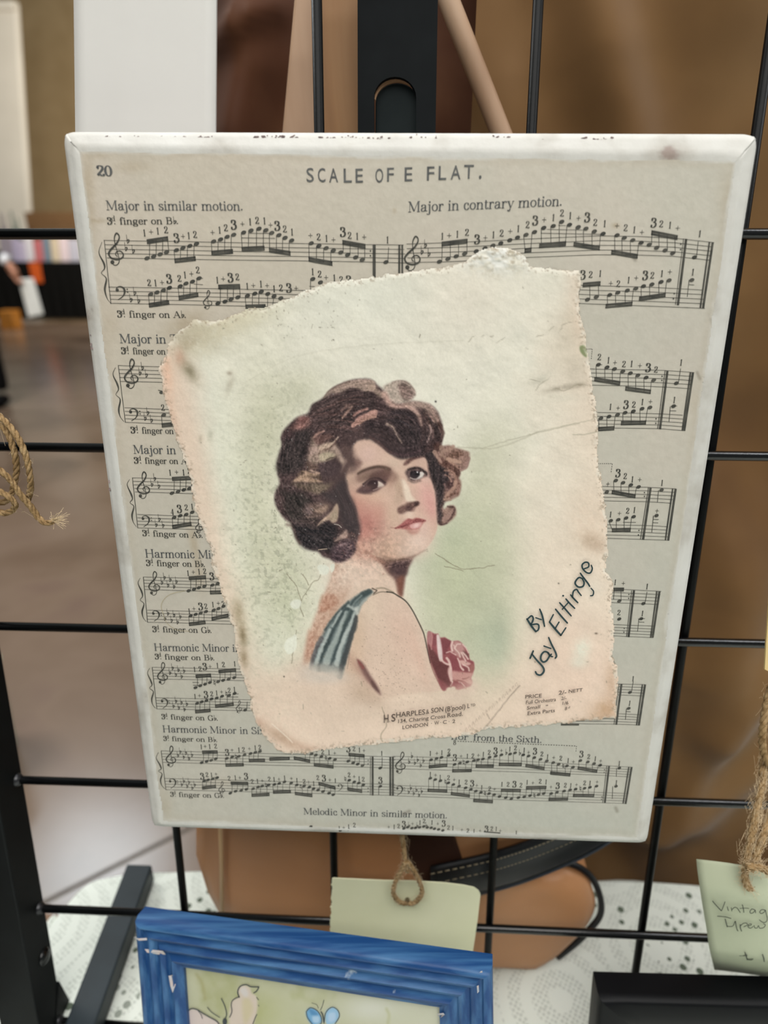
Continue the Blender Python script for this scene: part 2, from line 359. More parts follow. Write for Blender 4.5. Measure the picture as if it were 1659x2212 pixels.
    for q, w, w1, col in (('1000,230 900,290 800,380 720,480', 12, 8, dark), ('720,380 600,500 500,620 400,760', 5, 4, dark), ('690,470 600,600 500,780 420,960 340,1160 310,1300', 9, 9, dark), ('760,490 700,620 600,800 560,920', 7, 5, (84,96,94)),
                       ('780,500 720,640 640,800 590,950 540,1080 470,1240', 9, 5, dark), ('820,600 790,740 740,900 690,1060 640,1230 600,1400', 12, 11, (64,68,70)), ('350,880 280,1020 230,1180 200,1290', 10, 7, (96,92,94)), ('620,500 540,640 500,720', 4, 4, lite),
                       ('470,760 400,900 340,1040 290,1200', 6, 9, lite), ('690,510 620,690 560,860 480,1020 420,1200', 5, 14, (156,164,160)), ('800,520 760,640 700,780 640,930 590,1080 560,1220', 5, 11, (176,182,178)), ('960,330 880,420 830,470', 4, 4, (150,156,152)), ('900,290 820,370 780,430', 3, 4, (132,142,140)), ('720,430 790,470 850,470', 7, 9, (164,170,166)), ('830,480 840,530', 9, 6, (186,188,182))):
        c.stroke(P('st', q), w, col, w1=w1, blur=3.2, alpha=.85, wob=4)
    c.stroke(P('st', '735,1080 725,1180 705,1290'), 2, (130,112,100), blur=2, alpha=.6)
    for (x, y, rx, ry, a) in ((700,1462,50,14,.95),(672,1448,22,14,.8),(722,1455,22,13,.75),(690,1440,40,10,.4)):
        c.blob(x, y, rx, ry, (198,184,172), a)
    c.stroke(P('st', '1050,190 1080,205 1110,220 1070,260'), 2.5, (70,58,50), blur=1.5, alpha=.8)
    c.stroke(P('st', '1110,190 1200,185 1280,215 1340,245'), 3, (136,122,104), blur=2, alpha=.8); c.stroke(P('st', '1060,280 1160,240 1260,240'), 2, (96,86,72), blur=1.5, alpha=.7)
    c.stroke(np.vstack([P('st', '1250,235 1330,250 1400,290 1480,340 1540,400 1600,490 1659,600'), P('c2', '1085,650 1100,700 1115,770 1135,860')]), 2.6, (58,54,46), w1=2.2, blur=1.4, alpha=.9)
    c.stroke(P('c2', '1135,860 1160,930 1200,1010 1225,1045'), 2, (120,64,62), blur=2, alpha=.7)
    # -------------------------------------------------------------- rose
    dk, md, lt, wh = (122,66,70), (146,80,84), (184,140,134), (212,184,176)
    c.fill(P('ro', '290,160 380,170 480,215 545,205 600,300 720,295 800,360 900,400 1060,390 1160,460 1250,560 1330,700 1360,860 1460,930 1470,1090 1440,1200 1390,1330 1420,1440 1380,1540 1250,1590 1050,1640 960,1560 780,1590 740,1660 660,1650 600,1540 540,1370 460,1180 380,980 330,820 300,620 270,420'), md, 2.5, 1, tag=2)
    c.fill(P('ro', '300,460 340,520 480,700 560,820 660,950 830,1030 800,1210 850,1400 870,1560 700,1500 560,1370 460,1150 370,950 320,780 290,580'), (108,62,62), 4, .9)
    c.fill(P('ro', '560,1370 640,1400 760,1480 760,1600 680,1640 620,1560'), (140,80,82), 4, .8)
    c.fill(P('ro', '280,180 370,170 390,340 360,520 300,450 270,380'), (168,118,118), 3, .9); c.stroke(P('ro', '380,180 400,330 370,520 380,600'), 2.6, (190,140,136), blur=2, alpha=.7); c.fill(P('ro', '490,220 500,420 470,520 420,470 420,340 460,240'), (132,74,78), 3, .8)
    c.fill(P('ro', '620,360 740,330 880,400 850,500 800,600 800,700 680,720 640,540'), (126,66,72), 3, .9)
    c.fill(P('ro', '850,760 980,760 1060,880 1110,1020 1160,1150 900,1160 870,1000'), (136,70,76), 4, .8)
    c.fill(P('ro', '940,430 1060,400 1160,470 1230,600 1210,760 1120,830 990,740 940,640'), (178,134,130), 4, .9)
    c.fill(P('ro', '900,1170 1100,1180 1330,1190 1440,1220 1380,1340 1420,1480 1300,1480 1050,1410 940,1380'), (190,144,136), 4, .9)
    c.fill(P('ro', '1190,640 1260,680 1310,720 1330,820 1260,800 1200,720'), (112,74,72), 3, .8); c.fill(P('ro', '1120,740 1180,760 1220,880 1130,870'), (142,92,90), 3, .8)
    c.fill(P('ro', '1100,890 1220,890 1370,960 1330,1010 1180,1010 1120,960'), (200,160,152), 2.5, .9)
    c.fill(P('ro', '1380,1000 1440,980 1470,1090 1420,1180 1350,1180 1340,1080'), (156,104,96), 3, .8); c.fill(P('ro', '1210,1040 1320,1100 1340,1180 1180,1160'), (130,74,76), 3, .8)
    for q, w, w1 in (('540,260 560,420 580,600 600,760 620,870', 5, 8), ('640,880 700,940 780,985 850,990', 4, 4), ('770,830 820,900 850,1000 870,1100 850,1230 900,1420', 5, 5), ('910,420 890,520 910,640', 5, 5), ('760,690 850,660 900,690 1000,750', 2, 2),
                     ('1050,840 1090,930 1130,1060 1190,1130', 3, 4), ('1190,1000 1260,1030 1320,1070 1340,1150', 3, 3), ('1140,690 1190,790 1250,890', 3, 3), ('1180,690 1250,760 1310,850', 3.5, 3.5), ('1180,480 1260,570 1320,690', 3, 2), ('950,500 990,600 1080,700 1110,800', 3, 2.5), ('970,580 1030,480 1120,470', 3, 2.5), ('870,1540 910,1450', 2.5, 2.5), ('1090,1440 1170,1490 1240,1580', 3, 2)):
        c.stroke(P('ro', q), w, wh, w1=w1, blur=1.8, alpha=.88)
    c.fill(P('ro', '520,240 590,290 640,540 660,720 650,860 570,830 530,640 515,440'), (206,188,186), 2.5, .9); c.fill(P('ro', '810,1080 890,1080 920,1300 930,1420 870,1430 800,1220'), (204,172,164), 2.5, .8)
    for q in ('930,1400 1020,1480 1000,1620', '1040,1400 1180,1420 1290,1480', '1100,1450 1180,1530 1260,1610', '1180,1360 1260,1350 1340,1310', '880,1450 880,1570'):
        c.stroke(P('ro', q), 2.6, (132,82,76), w1=1.4, blur=1.8, alpha=.7)
    c.blob(1000, 1486, 30, 12, (206,178,164), .55); c.blob(1020, 1475, 14, 14, (206,180,166), .5); c.blob(985, 1500, 30, 9, (207,184,168), .7)
    # -------------------------------------------------------------- face
    c.fill(P('c1', '670,545 740,505 820,520 890,570 950,620 1030,655 1130,640 1210,640 1232,720 1258,815 1280,910 1292,1010 1298,1110 1290,1190 1262,1260 1215,1320 1160,1362 1080,1388 1000,1402 900,1396 830,1374 760,1330 700,1270 705,1180 690,1070 655,965 620,870 615,770 640,690 655,610'), (202,170,153), 3, 1, tag=1)
    s = c.box(720, 950, 930, 1210)
    c.blob(795, 980, 26, 26, (204,172,160), .9); c.blob(850, 1000, 22, 20, (210,184,166), .8); c.blob(792, 1010, 22, 10, (206,178,160), .6)
    c.blob(740, 1040, 14, 26, (176,146,128), .8); c.blob(764, 1022, 22, 12, (178,148,132), .6, -20)
    c.blob(800, 1072, 34, 12, (210,176,154), .7); c.blob(772, 1095, 30, 30, (196,146,130), .85); c.blob(792, 1128, 36, 34, (176,116,108), .85, 20, .2); c.blob(778, 1150, 22, 18, (170,106,100), .6, 0, .4); c.blob(818, 1105, 20, 22, (192,138,124), .5)
    c.blob(780, 1192, 40, 22, (196,150,136), .7, 15, .3); c.blob(838, 1180, 30, 22, (192,158,138), .8, 0, .2); c.blob(850, 1110, 16, 26, (200,170,150), .7)
    c.blob(920, 1070, 22, 40, (212,166,156), .95, -8); c.blob(932, 1092, 14, 34, (204,148,142), .7, -6); c.blob(922, 1030, 14, 14, (206,172,162), .6)
    c.blob(905, 1170, 28, 26, (216,190,176), .95); c.blob(915, 1140, 14, 20, (212,180,168), .8); c.blob(885, 1190, 26, 16, (208,182,166), .7); c.blob(880, 1105, 10, 8, (212,184,168), .8)
    c.fill(P('nk', '720,510 850,545 1000,520 1110,500 1290,420 1180,470 1100,530 1000,560 850,570 700,540'), (122,96,84), 5, .6, tex=.3)
    # nose
    c.fill(P('c8', '905,430 960,420 1010,500 1040,590 1080,650 1100,680 1020,690 960,640 930,540'), (224,204,186), 4, .95)
    c.fill(P('c8', '830,330 890,360 930,450 950,560 960,640 900,700 850,690 850,560 830,450'), (186,158,140), 6, .8); c.blob(862, 1052, 6, 16, (176,148,128), .6, -8)
    c.fill(P('c8', '830,320 880,380 860,430 800,450 760,400 780,330'), (140,108,98), 6, .6)
    c.fill(P('c8', '1000,690 1060,680 1130,685 1130,715 1090,745 1070,790 1010,800 940,825 885,810 880,760 920,730 970,710'), (112,82,76), 4.5, .92); c.fill(P('c8', '1080,680 1125,680 1135,710 1095,735 1070,715'), (80,56,54), 3, .85); c.fill(P('c8', '985,735 1045,740 1040,790 985,780'), (84,58,58), 3.5, .8); c.fill(P('c8', '885,770 930,750 950,800 900,815'), (118,88,80), 3, .6)
    c.blob(884, 1113, 11, 9, (216,190,174), .9); c.blob(870, 1122, 8, 5, (192,164,148), .5)
    # mouth
    c.fill(P('c8', '850,995 900,965 950,915 1000,880 1050,890 1100,872 1160,885 1215,905 1180,940 1150,985 1110,1010 1050,1015 980,1010 910,1000'), (168,104,100), 3.2, .9)
    c.fill(P('c8', '860,992 950,930 1010,885 1060,893 1110,878 1200,900 1120,920 1040,940 960,975'), (152,84,84), 2.6, .8); c.stroke(P('c8', '850,996 930,975 1010,950 1080,925 1150,915 1210,906'), 2.2, (116,56,58), blur=1.8, alpha=.55)
    c.fill(P('c8', '1030,960 1090,935 1160,930 1150,975 1090,1000 1040,995'), (206,160,156), 3, .9); c.fill(P('c8', '1080,950 1130,942 1120,975 1080,985'), (222,188,182), 3, .8)
    c.fill(P('c8', '990,1010 1080,1020 1140,1010 1100,1060 1030,1060'), (170,116,106), 6, .7); c.stroke(P('c8', '800,985 830,990 860,996'), 2, (140,96,86), blur=2, alpha=.6)
    # left eye
    c.fill(P('c8', '390,360 430,310 530,270 640,255 740,270 800,310 790,380 740,470 700,500 620,560 520,580 410,560 400,540 470,470 540,420 420,430'), (134,104,96), 7, .75)
    c.fill(P('c8', '560,360 640,330 740,290 800,330 770,410 730,470 690,450 640,420 560,420'), (98,70,68), 6, .85)
    c.fill(P('c8', '400,545 450,500 500,460 560,420 640,410 700,440 730,470 690,500 640,540 570,565 500,580 430,570'), (84,62,66), 4, .92)
    c.fill(P('c8', '645,435 700,460 715,490 660,505 640,500'), (212,196,184), 2.4, .95); c.stroke(P('c8', '590,540 640,522 690,500 712,480'), 2.2, (190,164,152), blur=1.8, alpha=.7)
    c.fill(P('c8', '545,430 600,420 640,440 640,490 600,525 550,520 520,480'), (58,42,46), 2.5, .95); c.blob(810, 1043, 1.5, 1.5, (190,180,180), .8)
    c.stroke(P('c8', '410,345 450,320 540,283 640,263 720,272 780,295'), 4.8, (82,64,56), w1=7, blur=3, alpha=.85); c.fill(P('c8', '430,370 520,340 560,350 500,400 440,420'), (160,136,118), 6, .7); c.stroke(P('c8', '470,470 560,405 650,400 730,450'), 4, (58,44,46), blur=2, alpha=.8, w1=3)
    c.stroke(P('c8', '400,560 480,575 560,580'), 4, (104,80,76), blur=4, alpha=.6)
    c.blob(806, 1026, 30, 9, (104,78,72), .6, -22); c.blob(836, 1018, 12, 12, (122,92,82), .6); c.blob(795, 1052, 22, 6, (128,98,90), .5, -10); c.blob(780, 1032, 16, 8, (140,110,98), .5, -20); c.blob(845, 1040, 9, 18, (160,126,110), .5, 10)
    c.blob(758, 1110, 12, 50, (160,112,100), .5, 4); c.blob(770, 1180, 26, 20, (172,126,110), .5, 20); c.blob(830, 1200, 40, 10, (178,142,122), .5, 8); c.blob(800, 1150, 30, 20, (172,118,106), .4)
    # right eye
    c.fill(P('c8', '950,240 980,190 1040,150 1110,130 1200,130 1210,160 1130,165 1060,190 990,240'), (98,68,64), 3.5, .88)
    c.fill(P('c8', '970,330 1000,290 1070,265 1150,270 1210,310 1240,340 1230,375 1180,390 1130,420 1060,440 1010,410 985,370'), (92,72,72), 4.5, .9)
    c.fill(P('c8', '1140,330 1180,325 1195,350 1170,385 1120,405 1110,385'), (206,196,190), 2, 1); c.fill(P('c8', '1040,320 1090,310 1135,325 1140,365 1110,395 1060,395 1030,365'), (46,38,42), 2.5, .97); c.blob(901.5, 1019.5, 1.8, 1.8, (226,222,222), 1)
    c.stroke(P('c8', '1030,395 1080,412 1130,405 1175,385'), 2.4, (176,164,158), blur=1.5, alpha=.8); c.stroke(P('c8', '1010,300 1080,280 1150,290 1220,340'), 4.5, (58,46,46), blur=2, alpha=.85); c.stroke(P('c8', '1010,420 1070,450 1150,430'), 4, (118,98,92), blur=3.5, alpha=.7)
    c.blob(902, 998, 12, 6, (196,162,150), .6); c.blob(914, 990, 7, 5, (206,172,158), .8)
    # -------------------------------------------------------------- hair
    hair = (84,66,66)
    c.fill(P('c1', '470,190 520,130 600,90 700,65 790,65 850,110 900,150 950,210 1010,240 1110,230 1180,240 1250,262 1300,320 1330,400 1335,480 1318,560 1340,600 1400,690 1440,760 1420,860 1390,940 1345,990 1330,1060 1345,1130 1305,1145 1298,1090 1292,985 1282,895 1250,795 1232,715 1212,645 1130,640 1020,656 935,612 870,560 800,512 730,515 680,545 660,600 665,650 690,700 640,720 615,780 620,860 650,960 682,1030 700,1120 715,1210 695,1290 680,1350 620,1400 560,1430 510,1412 440,1385 400,1345 330,1328 265,1275 232,1205 210,1150 140,1090 95,1000 85,920 118,840 100,740 110,650 135,560 135,480 180,410 260,345 330,320 360,260 420,220'), hair, 5, 1, wob=3, tag=1)
    dkh, mid, tan, rose = (60,50,50), (112,84,80), (168,140,124), (182,144,132)
    # top roll and bun
    c.fill(P('h1', '830,380 900,270 1020,190 1180,120 1350,80 1550,75 1659,110 1659,240 1600,260 1480,270 1360,220 1250,230 1150,290 1000,310 900,350'), (176,152,138), 4, .85, tex=.15)
    c.fill(P('h1', '880,340 960,290 1080,300 1200,230 1300,220 1450,270 1600,300 1659,330 1659,560 1500,620 1380,700 1200,760 900,800 700,640 640,520 760,430'), (72,58,58), 8, .9)
    c.stroke(P('h1', '830,370 920,250 1080,160 1250,100'), 3, (110,90,82), blur=2.5, alpha=.8)
    c.fill(P('h3', '30,170 120,150 200,220 300,260 270,330 200,330 120,250 60,220'), (170,146,130), 5, .7)
    c.fill(P('h3', '270,170 380,110 490,85 600,95 690,170 740,260 720,330 650,390 520,420 440,440 350,370 290,280'), (172,154,142), 5, .9, tag=1); c.fill(P('h3', '480,150 560,110 660,170 720,250 700,330 620,380 540,330 510,240'), (122,100,94), 6, .85); c.stroke(P('h3', '400,110 500,85 620,110 710,210 735,290'), 3, (134,112,104), blur=3, alpha=.7); c.blob(871, 845, 9, 6, (146,120,112), .6, -30)
    c.stroke(P('h3', '280,290 340,400 450,470 600,470 720,540 800,640 830,740'), 12, (186,152,140), w1=7, blur=5, alpha=.9); c.fill(P('h3', '560,420 700,390 860,400 980,450 1060,560 1110,680 1040,700 940,560 840,500 700,480'), (172,146,134), 6, .85, tag=1); c.stroke(P('h3', '620,450 740,520 820,640'), 8, (190,158,146), w1=5, blur=4, alpha=.8)
    # bang mass
    c.fill(P('h3', '0,700 120,680 260,680 340,560 430,520 600,520 720,570 790,680 830,800 900,840 960,1000 940,1130 820,1200 640,1230 520,1240 400,1180 280,1090 180,1010 60,950 0,930'), (66,53,55), 7, .95)
    c.fill(P('h3', '430,540 600,530 720,600 780,740 820,900 780,1040 650,1050 540,1000 470,850 430,700'), (58,48,50), 10, .7)
    for q, w, w1, col, a in (('320,730 400,770 450,870 500,950 540,1010', 6, 2.5, (160,138,126), .85), ('960,740 970,840 940,940 920,990', 5, 3, (168,142,136), .75), ('820,620 900,640 960,720', 5, 3, (92,66,64), .7), ('900,560 1000,650 1060,760 1110,850', 6, 3, (150,120,110), .7), ('1000,680 1060,740 1090,800', 3, 2, (176,146,132), .7), ('1010,560 1090,700 1140,830', 4, 3, (126,98,90), .6),
                          ('860,620 880,760 860,900 830,1010', 9, 5, (78,60,60), .7), ('1040,760 1060,900 1000,1040 930,1120', 14, 8, (62,48,48), .85), ('1100,720 1150,860 1120,980', 7, 5, (88,64,58), .8), ('380,1160 520,1190 660,1180 800,1130', 7, 5, (92,70,74), .6), ('520,1100 640,1080 740,1060', 4, 3, (98,78,82), .5), ('60,920 160,980 260,1060 380,1160', 5, 4, (92,68,66), .7)):
        c.stroke(P('h3', q), w, col, w1=w1, blur=3, alpha=a, wob=3)
    c.fill(P('h3', '900,1060 1000,980 1080,930 1140,920 1120,1040 1110,1140 1020,1140 1060,1260 1110,1400 960,1520 950,1400 920,1260 880,1180'), (72,54,54), 6, .9); c.fill(P('h3', '1020,1030 1110,1010 1110,1140 1030,1120'), (102,70,62), 5, .7)
    # pink streaks on the crown
    for q, w, w1, col in (('1310,820 1400,730 1500,670 1659,610', 11, 13, (184,140,128)), ('1400,800 1500,720 1600,690 1659,680', 5, 7, (176,136,122)), ('1320,660 1400,600 1530,545', 5, 5, (178,134,124)), ('1140,700 1190,620 1280,520', 6, 6, (160,128,116)), ('1115,580 1180,520 1230,490', 4, 4, (140,112,102)), ('670,1010 740,950 830,910', 6, 4, (176,138,126)), ('1180,480 1250,520', 6, 6, (122,98,92))):
        c.stroke(P('h1', q), w, col, w1=w1, blur=2.6, alpha=.88, wob=3)
    c.fill(P('h1', '280,880 350,780 430,700 520,670 600,690 620,760 560,850 440,900 330,930'), (150,106,98), 7, .6, tex=.5); c.fill(P('h1', '400,700 480,670 560,700 520,760 420,790'), (132,86,82), 5, .5, tex=.5); c.fill(P('h1', '380,870 440,800 520,820 480,880'), (178,130,122), 4, .7)
    c.fill(P('h1', '170,980 280,900 430,900 590,880 620,960 560,1150 540,1340 480,1500 300,1600 120,1600 70,1450 110,1300 170,1150'), (62,54,54), 9, .85, tex=.15); c.fill(P('h1', '160,960 230,900 330,930 300,1040 180,1060'), (96,70,72), 7, .6)
    # curled strands on the left temple
    c.fill(P('h1', '620,1080 640,1020 720,1080 760,1130 900,1080 1000,1100 1060,1180 1100,1300 1180,1380 1150,1480 1090,1420 1020,1340 900,1390 800,1440 700,1450 600,1420 560,1340 600,1240'), (158,136,122), 6, .85, tex=.2); c.fill(P('h1', '660,1030 760,970 900,960 1000,1000 900,1060 780,1130 700,1110'), (122,92,86), 5, .85)
    c.fill(P('h1', '740,1170 850,1110 960,1110 930,1180 800,1240'), (184,160,142), 4, .85); c.fill(P('h1', '760,1290 900,1250 1010,1290 960,1360 820,1410 760,1370'), (178,164,140), 4, .8); c.fill(P('h1', '600,1180 700,1160 740,1240 660,1300 590,1300'), (176,148,138), 5, .8)
    c.stroke(P('h1', '960,1110 1020,1060 1060,1010'), 3, (188,166,148), blur=2, alpha=.8); c.stroke(P('h1', '1010,1190 1080,1260 1130,1380 1180,1400'), 8, (172,148,136), w1=10, blur=4, alpha=.85); c.stroke(P('h1', '1180,1400 1140,1500 1110,1560'), 5, (150,128,118), w1=3, blur=3, alpha=.8)
    c.stroke(P('h1', '860,1220 940,1170 1010,1110 1020,1060'), 2.5, (104,78,70), blur=2, alpha=.7); c.stroke(P('h1', '740,1290 780,1240 850,1200'), 2, (124,98,86), blur=2, alpha=.6); c.stroke(P('h1', '870,1380 930,1350 990,1340'), 2.4, (84,70,62), blur=2, alpha=.8)
    c.fill(P('h1', '700,1500 780,1430 960,1400 1090,1440 1110,1560 1000,1640 800,1640'), (80,64,66), 6, .85); c.fill(P('h1', '560,1420 660,1440 740,1480 700,1540 560,1520'), (118,94,82), 6, .7)
    c.fill(P('h1', '1130,1150 1300,1180 1340,1300 1440,1420 1340,1560 1200,1600 1100,1560 1180,1400 1120,1280'), (104,82,78), 8, .75, tex=.3); c.fill(P('h1', '1340,1390 1440,1410 1430,1470 1360,1500'), (140,106,98), 6, .5)
    # lower left curl
    c.fill(P('h2', '330,220 420,130 500,90 460,50 560,50 640,80 760,80 720,130 620,150 760,200 800,230 640,240 500,230'), (176,146,124), 3.5, .92); c.fill(P('h2', '400,90 480,70 520,90 430,130'), (120,98,84), 3, .7); c.stroke(P('h2', '600,40 680,60 750,90'), 4, (170,142,126), blur=2, alpha=.8)
    c.fill(P('h2', '560,130 700,110 780,140 760,190 640,170'), (104,84,70), 5, .75); c.fill(P('h2', '330,240 500,240 700,250 860,270 980,240 900,340 820,400 640,400 480,350 370,300'), (110,94,80), 7, .8, tex=.2)
    c.fill(P('h2', '640,260 820,260 900,300 780,400 680,420 640,350'), (128,112,96), 6, .6, tex=.3); c.stroke(P('h2', '660,370 690,330 740,330 760,380 720,420'), 2.5, (140,122,104), blur=2, alpha=.5)
    c.fill(P('h2', '120,380 260,400 440,400 560,460 620,540 520,640 520,760 400,860 250,800 180,640 60,560'), (58,52,50), 10, .9, tex=.1); c.fill(P('h2', '45,480 140,420 200,520 180,680 110,700 60,610'), (96,74,74), 6, .7)
    c.fill(P('h2', '800,420 960,380 1090,220 1190,240 1220,400 1310,560 1370,760 1420,960 1380,1080 1240,1060 1120,900 1090,700 1050,580 960,560'), (70,60,62), 9, .9)
    c.fill(P('h2', '500,660 620,590 780,560 900,590 920,660 840,760 700,820 560,820 510,740'), (120,98,90), 7, .9, tex=.2); c.fill(P('h2', '680,690 800,640 890,600 880,680 780,740'), (154,128,112), 5, .8, tex=.2); c.fill(P('h2', '510,650 580,630 640,720 600,780 530,760'), (116,98,100), 6, .6)
    c.fill(P('h2', '1035,580 1070,660 1060,800 1030,880 960,900 920,850 840,880 730,950 780,860 880,770 960,690'), (172,148,130), 3, .95); c.fill(P('h2', '960,740 1040,700 1050,800 980,870 930,840'), (160,142,122), 3, .7); c.stroke(P('h2', '720,950 800,860 900,790'), 3, (186,156,138), blur=2, alpha=.7)
    c.fill(P('h2', '340,930 560,920 700,960 850,890 1000,930 1060,1060 1000,1180 1020,1290 960,1360 820,1340 640,1330 500,1290 400,1180 350,1060'), (50,45,48), 8, .92); c.stroke(P('h2', '230,920 330,960 380,1120 440,1230'), 5, (88,66,62), blur=4, alpha=.6)
    c.fill(P('h2', '1000,1200 1080,1110 1140,1050 1200,1010 1220,1110 1150,1150'), (160,134,124), 3.5, .9); c.fill(P('h2', '980,1300 1060,1220 1160,1180 1290,1200 1340,1300 1290,1420 1200,1500 1060,1530 960,1480 940,1390'), (84,66,72), 6, .9, tex=.15)
    for q in ('1040,1280 1140,1240 1240,1230', '1100,1280 1160,1230 1200,1280 1290,1260', '1160,1180 1220,1160 1260,1200', '1210,1330 1280,1300'):
        c.stroke(P('h2', q), 4, (138,114,116), w1=3, blur=2.5, alpha=.6, wob=3)
    c.stroke(P('h2', '150,250 200,300 260,290 330,340'), 3, (130,114,112), blur=2, alpha=.5, wob=4)
    # right curls
    c.fill(P('h4', '560,180 730,190 740,60 900,10 1060,60 1180,90 1440,180 1470,290 1440,420 1380,560 1250,640 1230,740 1200,860 1250,1000 1240,1140 1180,1300 1060,1380 900,1440 820,1460 760,1560 820,1640 880,1600 980,1550 1080,1570 1130,1680 1120,1790 1040,1900 900,2000 760,2060 670,2020 650,1800 640,1600 620,1300 560,1020 500,880 440,720 420,480'), (140,108,98), 4, .95, wob=2, tag=1)
    c.fill(P('h4', '340,250 480,180 580,220 660,420 780,560 900,640 960,860 900,1050 820,1200 800,1440 740,1600 780,1800 720,2000 670,1960 650,1700 640,1500 610,1240 560,1000 490,840 440,660 420,440'), (62,52,54), 5, .95)
    c.fill(P('h4', '900,280 1060,170 1250,180 1310,270 1180,330 1040,350 920,330'), (112,82,70), 5, .85); c.fill(P('h4', '900,420 1040,480 1180,600 1210,740 1140,780 1040,700 940,620 800,560 700,440'), (104,72,64), 6, .85); c.fill(P('h4', '1120,540 1220,620 1200,800 1150,820 1100,680'), (86,60,54), 4, .85)
    c.fill(P('h4', '880,960 1000,900 1080,860 1080,1010 1020,1140 940,1160 880,1060'), (84,60,60), 5, .85); c.fill(P('h4', '1130,880 1230,900 1240,1060 1180,1290 1130,1240 1160,1050'), (124,88,78), 5, .7)
    for q, w, w1, col in (('580,190 660,330 760,460', 9, 3, (166,134,120)), ('740,60 760,250 830,330', 9, 6, (158,128,114)), ('820,170 960,120 1060,40', 9, 7, (166,134,120)), ('920,370 1060,410 1230,440', 9, 7, (176,142,124)), ('1250,640 1380,560 1450,350', 8, 8, (144,112,104)), ('1000,440 1100,520 1180,610', 4, 3, (166,130,114)), ('830,660 960,660 1060,720 1120,820 1130,920', 4, 4, (154,118,104)),
                          ('840,770 940,820 1000,940', 3, 3, (168,130,116)), ('960,740 1060,780 1100,880 1060,1000', 3.5, 3, (160,124,110)), ('830,1010 860,1100 920,1180', 5, 4, (140,108,104)), ('1120,960 1080,1080 960,1200 870,1320', 8, 6, (170,134,118)), ('1080,1240 960,1300 860,1400', 5, 4, (120,86,74)), ('780,340 800,440 900,420', 3, 3, (104,74,66)), ('920,1580 1060,1600 1070,1700 1020,1820 900,1960', 4, 5, (96,70,66)), ('860,1720 960,1640', 6, 6, (152,122,110)), ('830,1940 900,1850 980,1720', 9, 8, (158,126,116)), ('680,1980 760,2040 880,2000', 3, 3, (76,52,50)), ('820,1400 900,1380 980,1400', 4, 4, (158,128,112))):
        c.stroke(P('h4', q), w, col, w1=w1, blur=2.2, alpha=.85, wob=2)
    # fine strands
    for q, n_, cols in (('h1|700,620 900,540 1200,420 1500,420', 20, (mid, dkh, (96,74,72))), ('h1|650,800 900,760 1200,780 1400,860', 18, (mid, dkh)), ('h3|300,650 500,640 700,720 780,900', 22, ((84,66,66), dkh, (74,66,70))), ('h3|0,760 200,780 350,880 480,1060', 18, ((82,64,64), dkh)), ('h2|200,450 300,700 500,850 900,820', 14, ((86,76,72), dkh)), ('h2|400,1000 700,1050 950,1120', 14, ((74,60,60), (40,38,42))), ('h1|200,1000 180,1200 150,1500', 16, ((84,68,70), dkh, (46,44,46))), ('h2|1100,300 1250,600 1330,900', 14, ((92,76,78), dkh)), ('h3|850,560 960,700 1000,900', 12, ((120,92,84), dkh)), ('h4|480,300 560,700 650,1200', 8, ((78,62,64), (48,42,44)))):
        f, s_ = q.split('|'); base = P(f, s_)
        for k in range(n_):
            off = rng.normal(0, 9, 2); pp = base+off+rng.normal(0, 2, base.shape)
            c.stroke(pp, rng.uniform(1.2, 3), cols[rng.randint(len(cols))], blur=1.6, alpha=.5, taper=True, under=120)
    # broken, brushy texture through the hair and mottled skin
    hs = c.box(590, 1025, 815, 1225)
    X2, Y2, cc = c.X[hs], c.Y[hs], c.col[hs]
    hm = np.clip((np.where((X2 < 752) & (Y2 < 1212) | (Y2 < 930), 205, 150)-cc.mean(-1))/40, 0, 1)*(c.tag[hs] == 1)*np.clip(((X2-795)/95)**2*.9+((Y2-1050)/120)**2-.35, 0, 1)
    ang = np.arctan2(Y2-1010, X2-790)
    tx = fbm(X2/3.2, Y2/3.2, 71, 3)-.5+.8*(fbm(ang*9, np.hypot(X2-790, Y2-1010)/3., 72, 3)-.5)
    cc += (hm*tx)[..., None]*np.array([66, 56, 54]); c.col[hs] = cc
    cs = c.box(700, 960, 1120, 1330); X2, Y2, cc = c.X[cs], c.Y[cs], c.col[cs]
    k = np.clip((fbm(X2/6, Y2/6, 81, 4)-.52)*6, -1, 1)*np.exp(-((X2-800)/90)**2-((Y2-1190)/60)**2)*(c.tag[cs] == 1)
    cc += k[..., None]*np.array([15, 12, 11]); c.col[cs] = cc
    bs = c.box(640, 760, 1215, 1480); X2, Y2, cc = c.X[bs], c.Y[bs], c.col[bs]
    k = np.clip((fbm(X2/5, Y2/5, 83, 4)-.5)*5, -1, 1)*np.exp(-((X2-700+(Y2-1300)*.35)/38)**2)*(c.tag[bs] == 1)
    cc += k[..., None]*np.array([12, 14, 14])*np.clip((1450-Y2)/40, 0, 1)[..., None]; c.col[bs] = cc
    # -------------------------------------------------------------- worn surface: specks, scratches, cracks, lifted flakes
    for k in range(260):
        i = rng.randint(3); x, y = ((rng.normal(600, 60), rng.normal(1200, 150)), (rng.normal(650, 60), rng.normal(660, 40)), (rng.uniform(420, 1320), rng.uniform(600, 1590)))[i]
        a = rng.uniform(0, math.pi); l = rng.exponential(1.6)+.4
        c.stroke(np.array([[x, y], [x+l*math.cos(a), y+l*math.sin(a)]]), rng.uniform(.8, 2), (112,104,88), blur=1.2, alpha=rng.uniform(.2, .7), smooth=False)
    for k in range(170):   # freckles on the shoulder
        x, y = rng.normal(850, 45), rng.normal(1440, 50)
        c.blob(x, y, rng.uniform(.6, 1.2), rng.uniform(.6, 1.2), (120,96,84), rng.uniform(.3, .7))
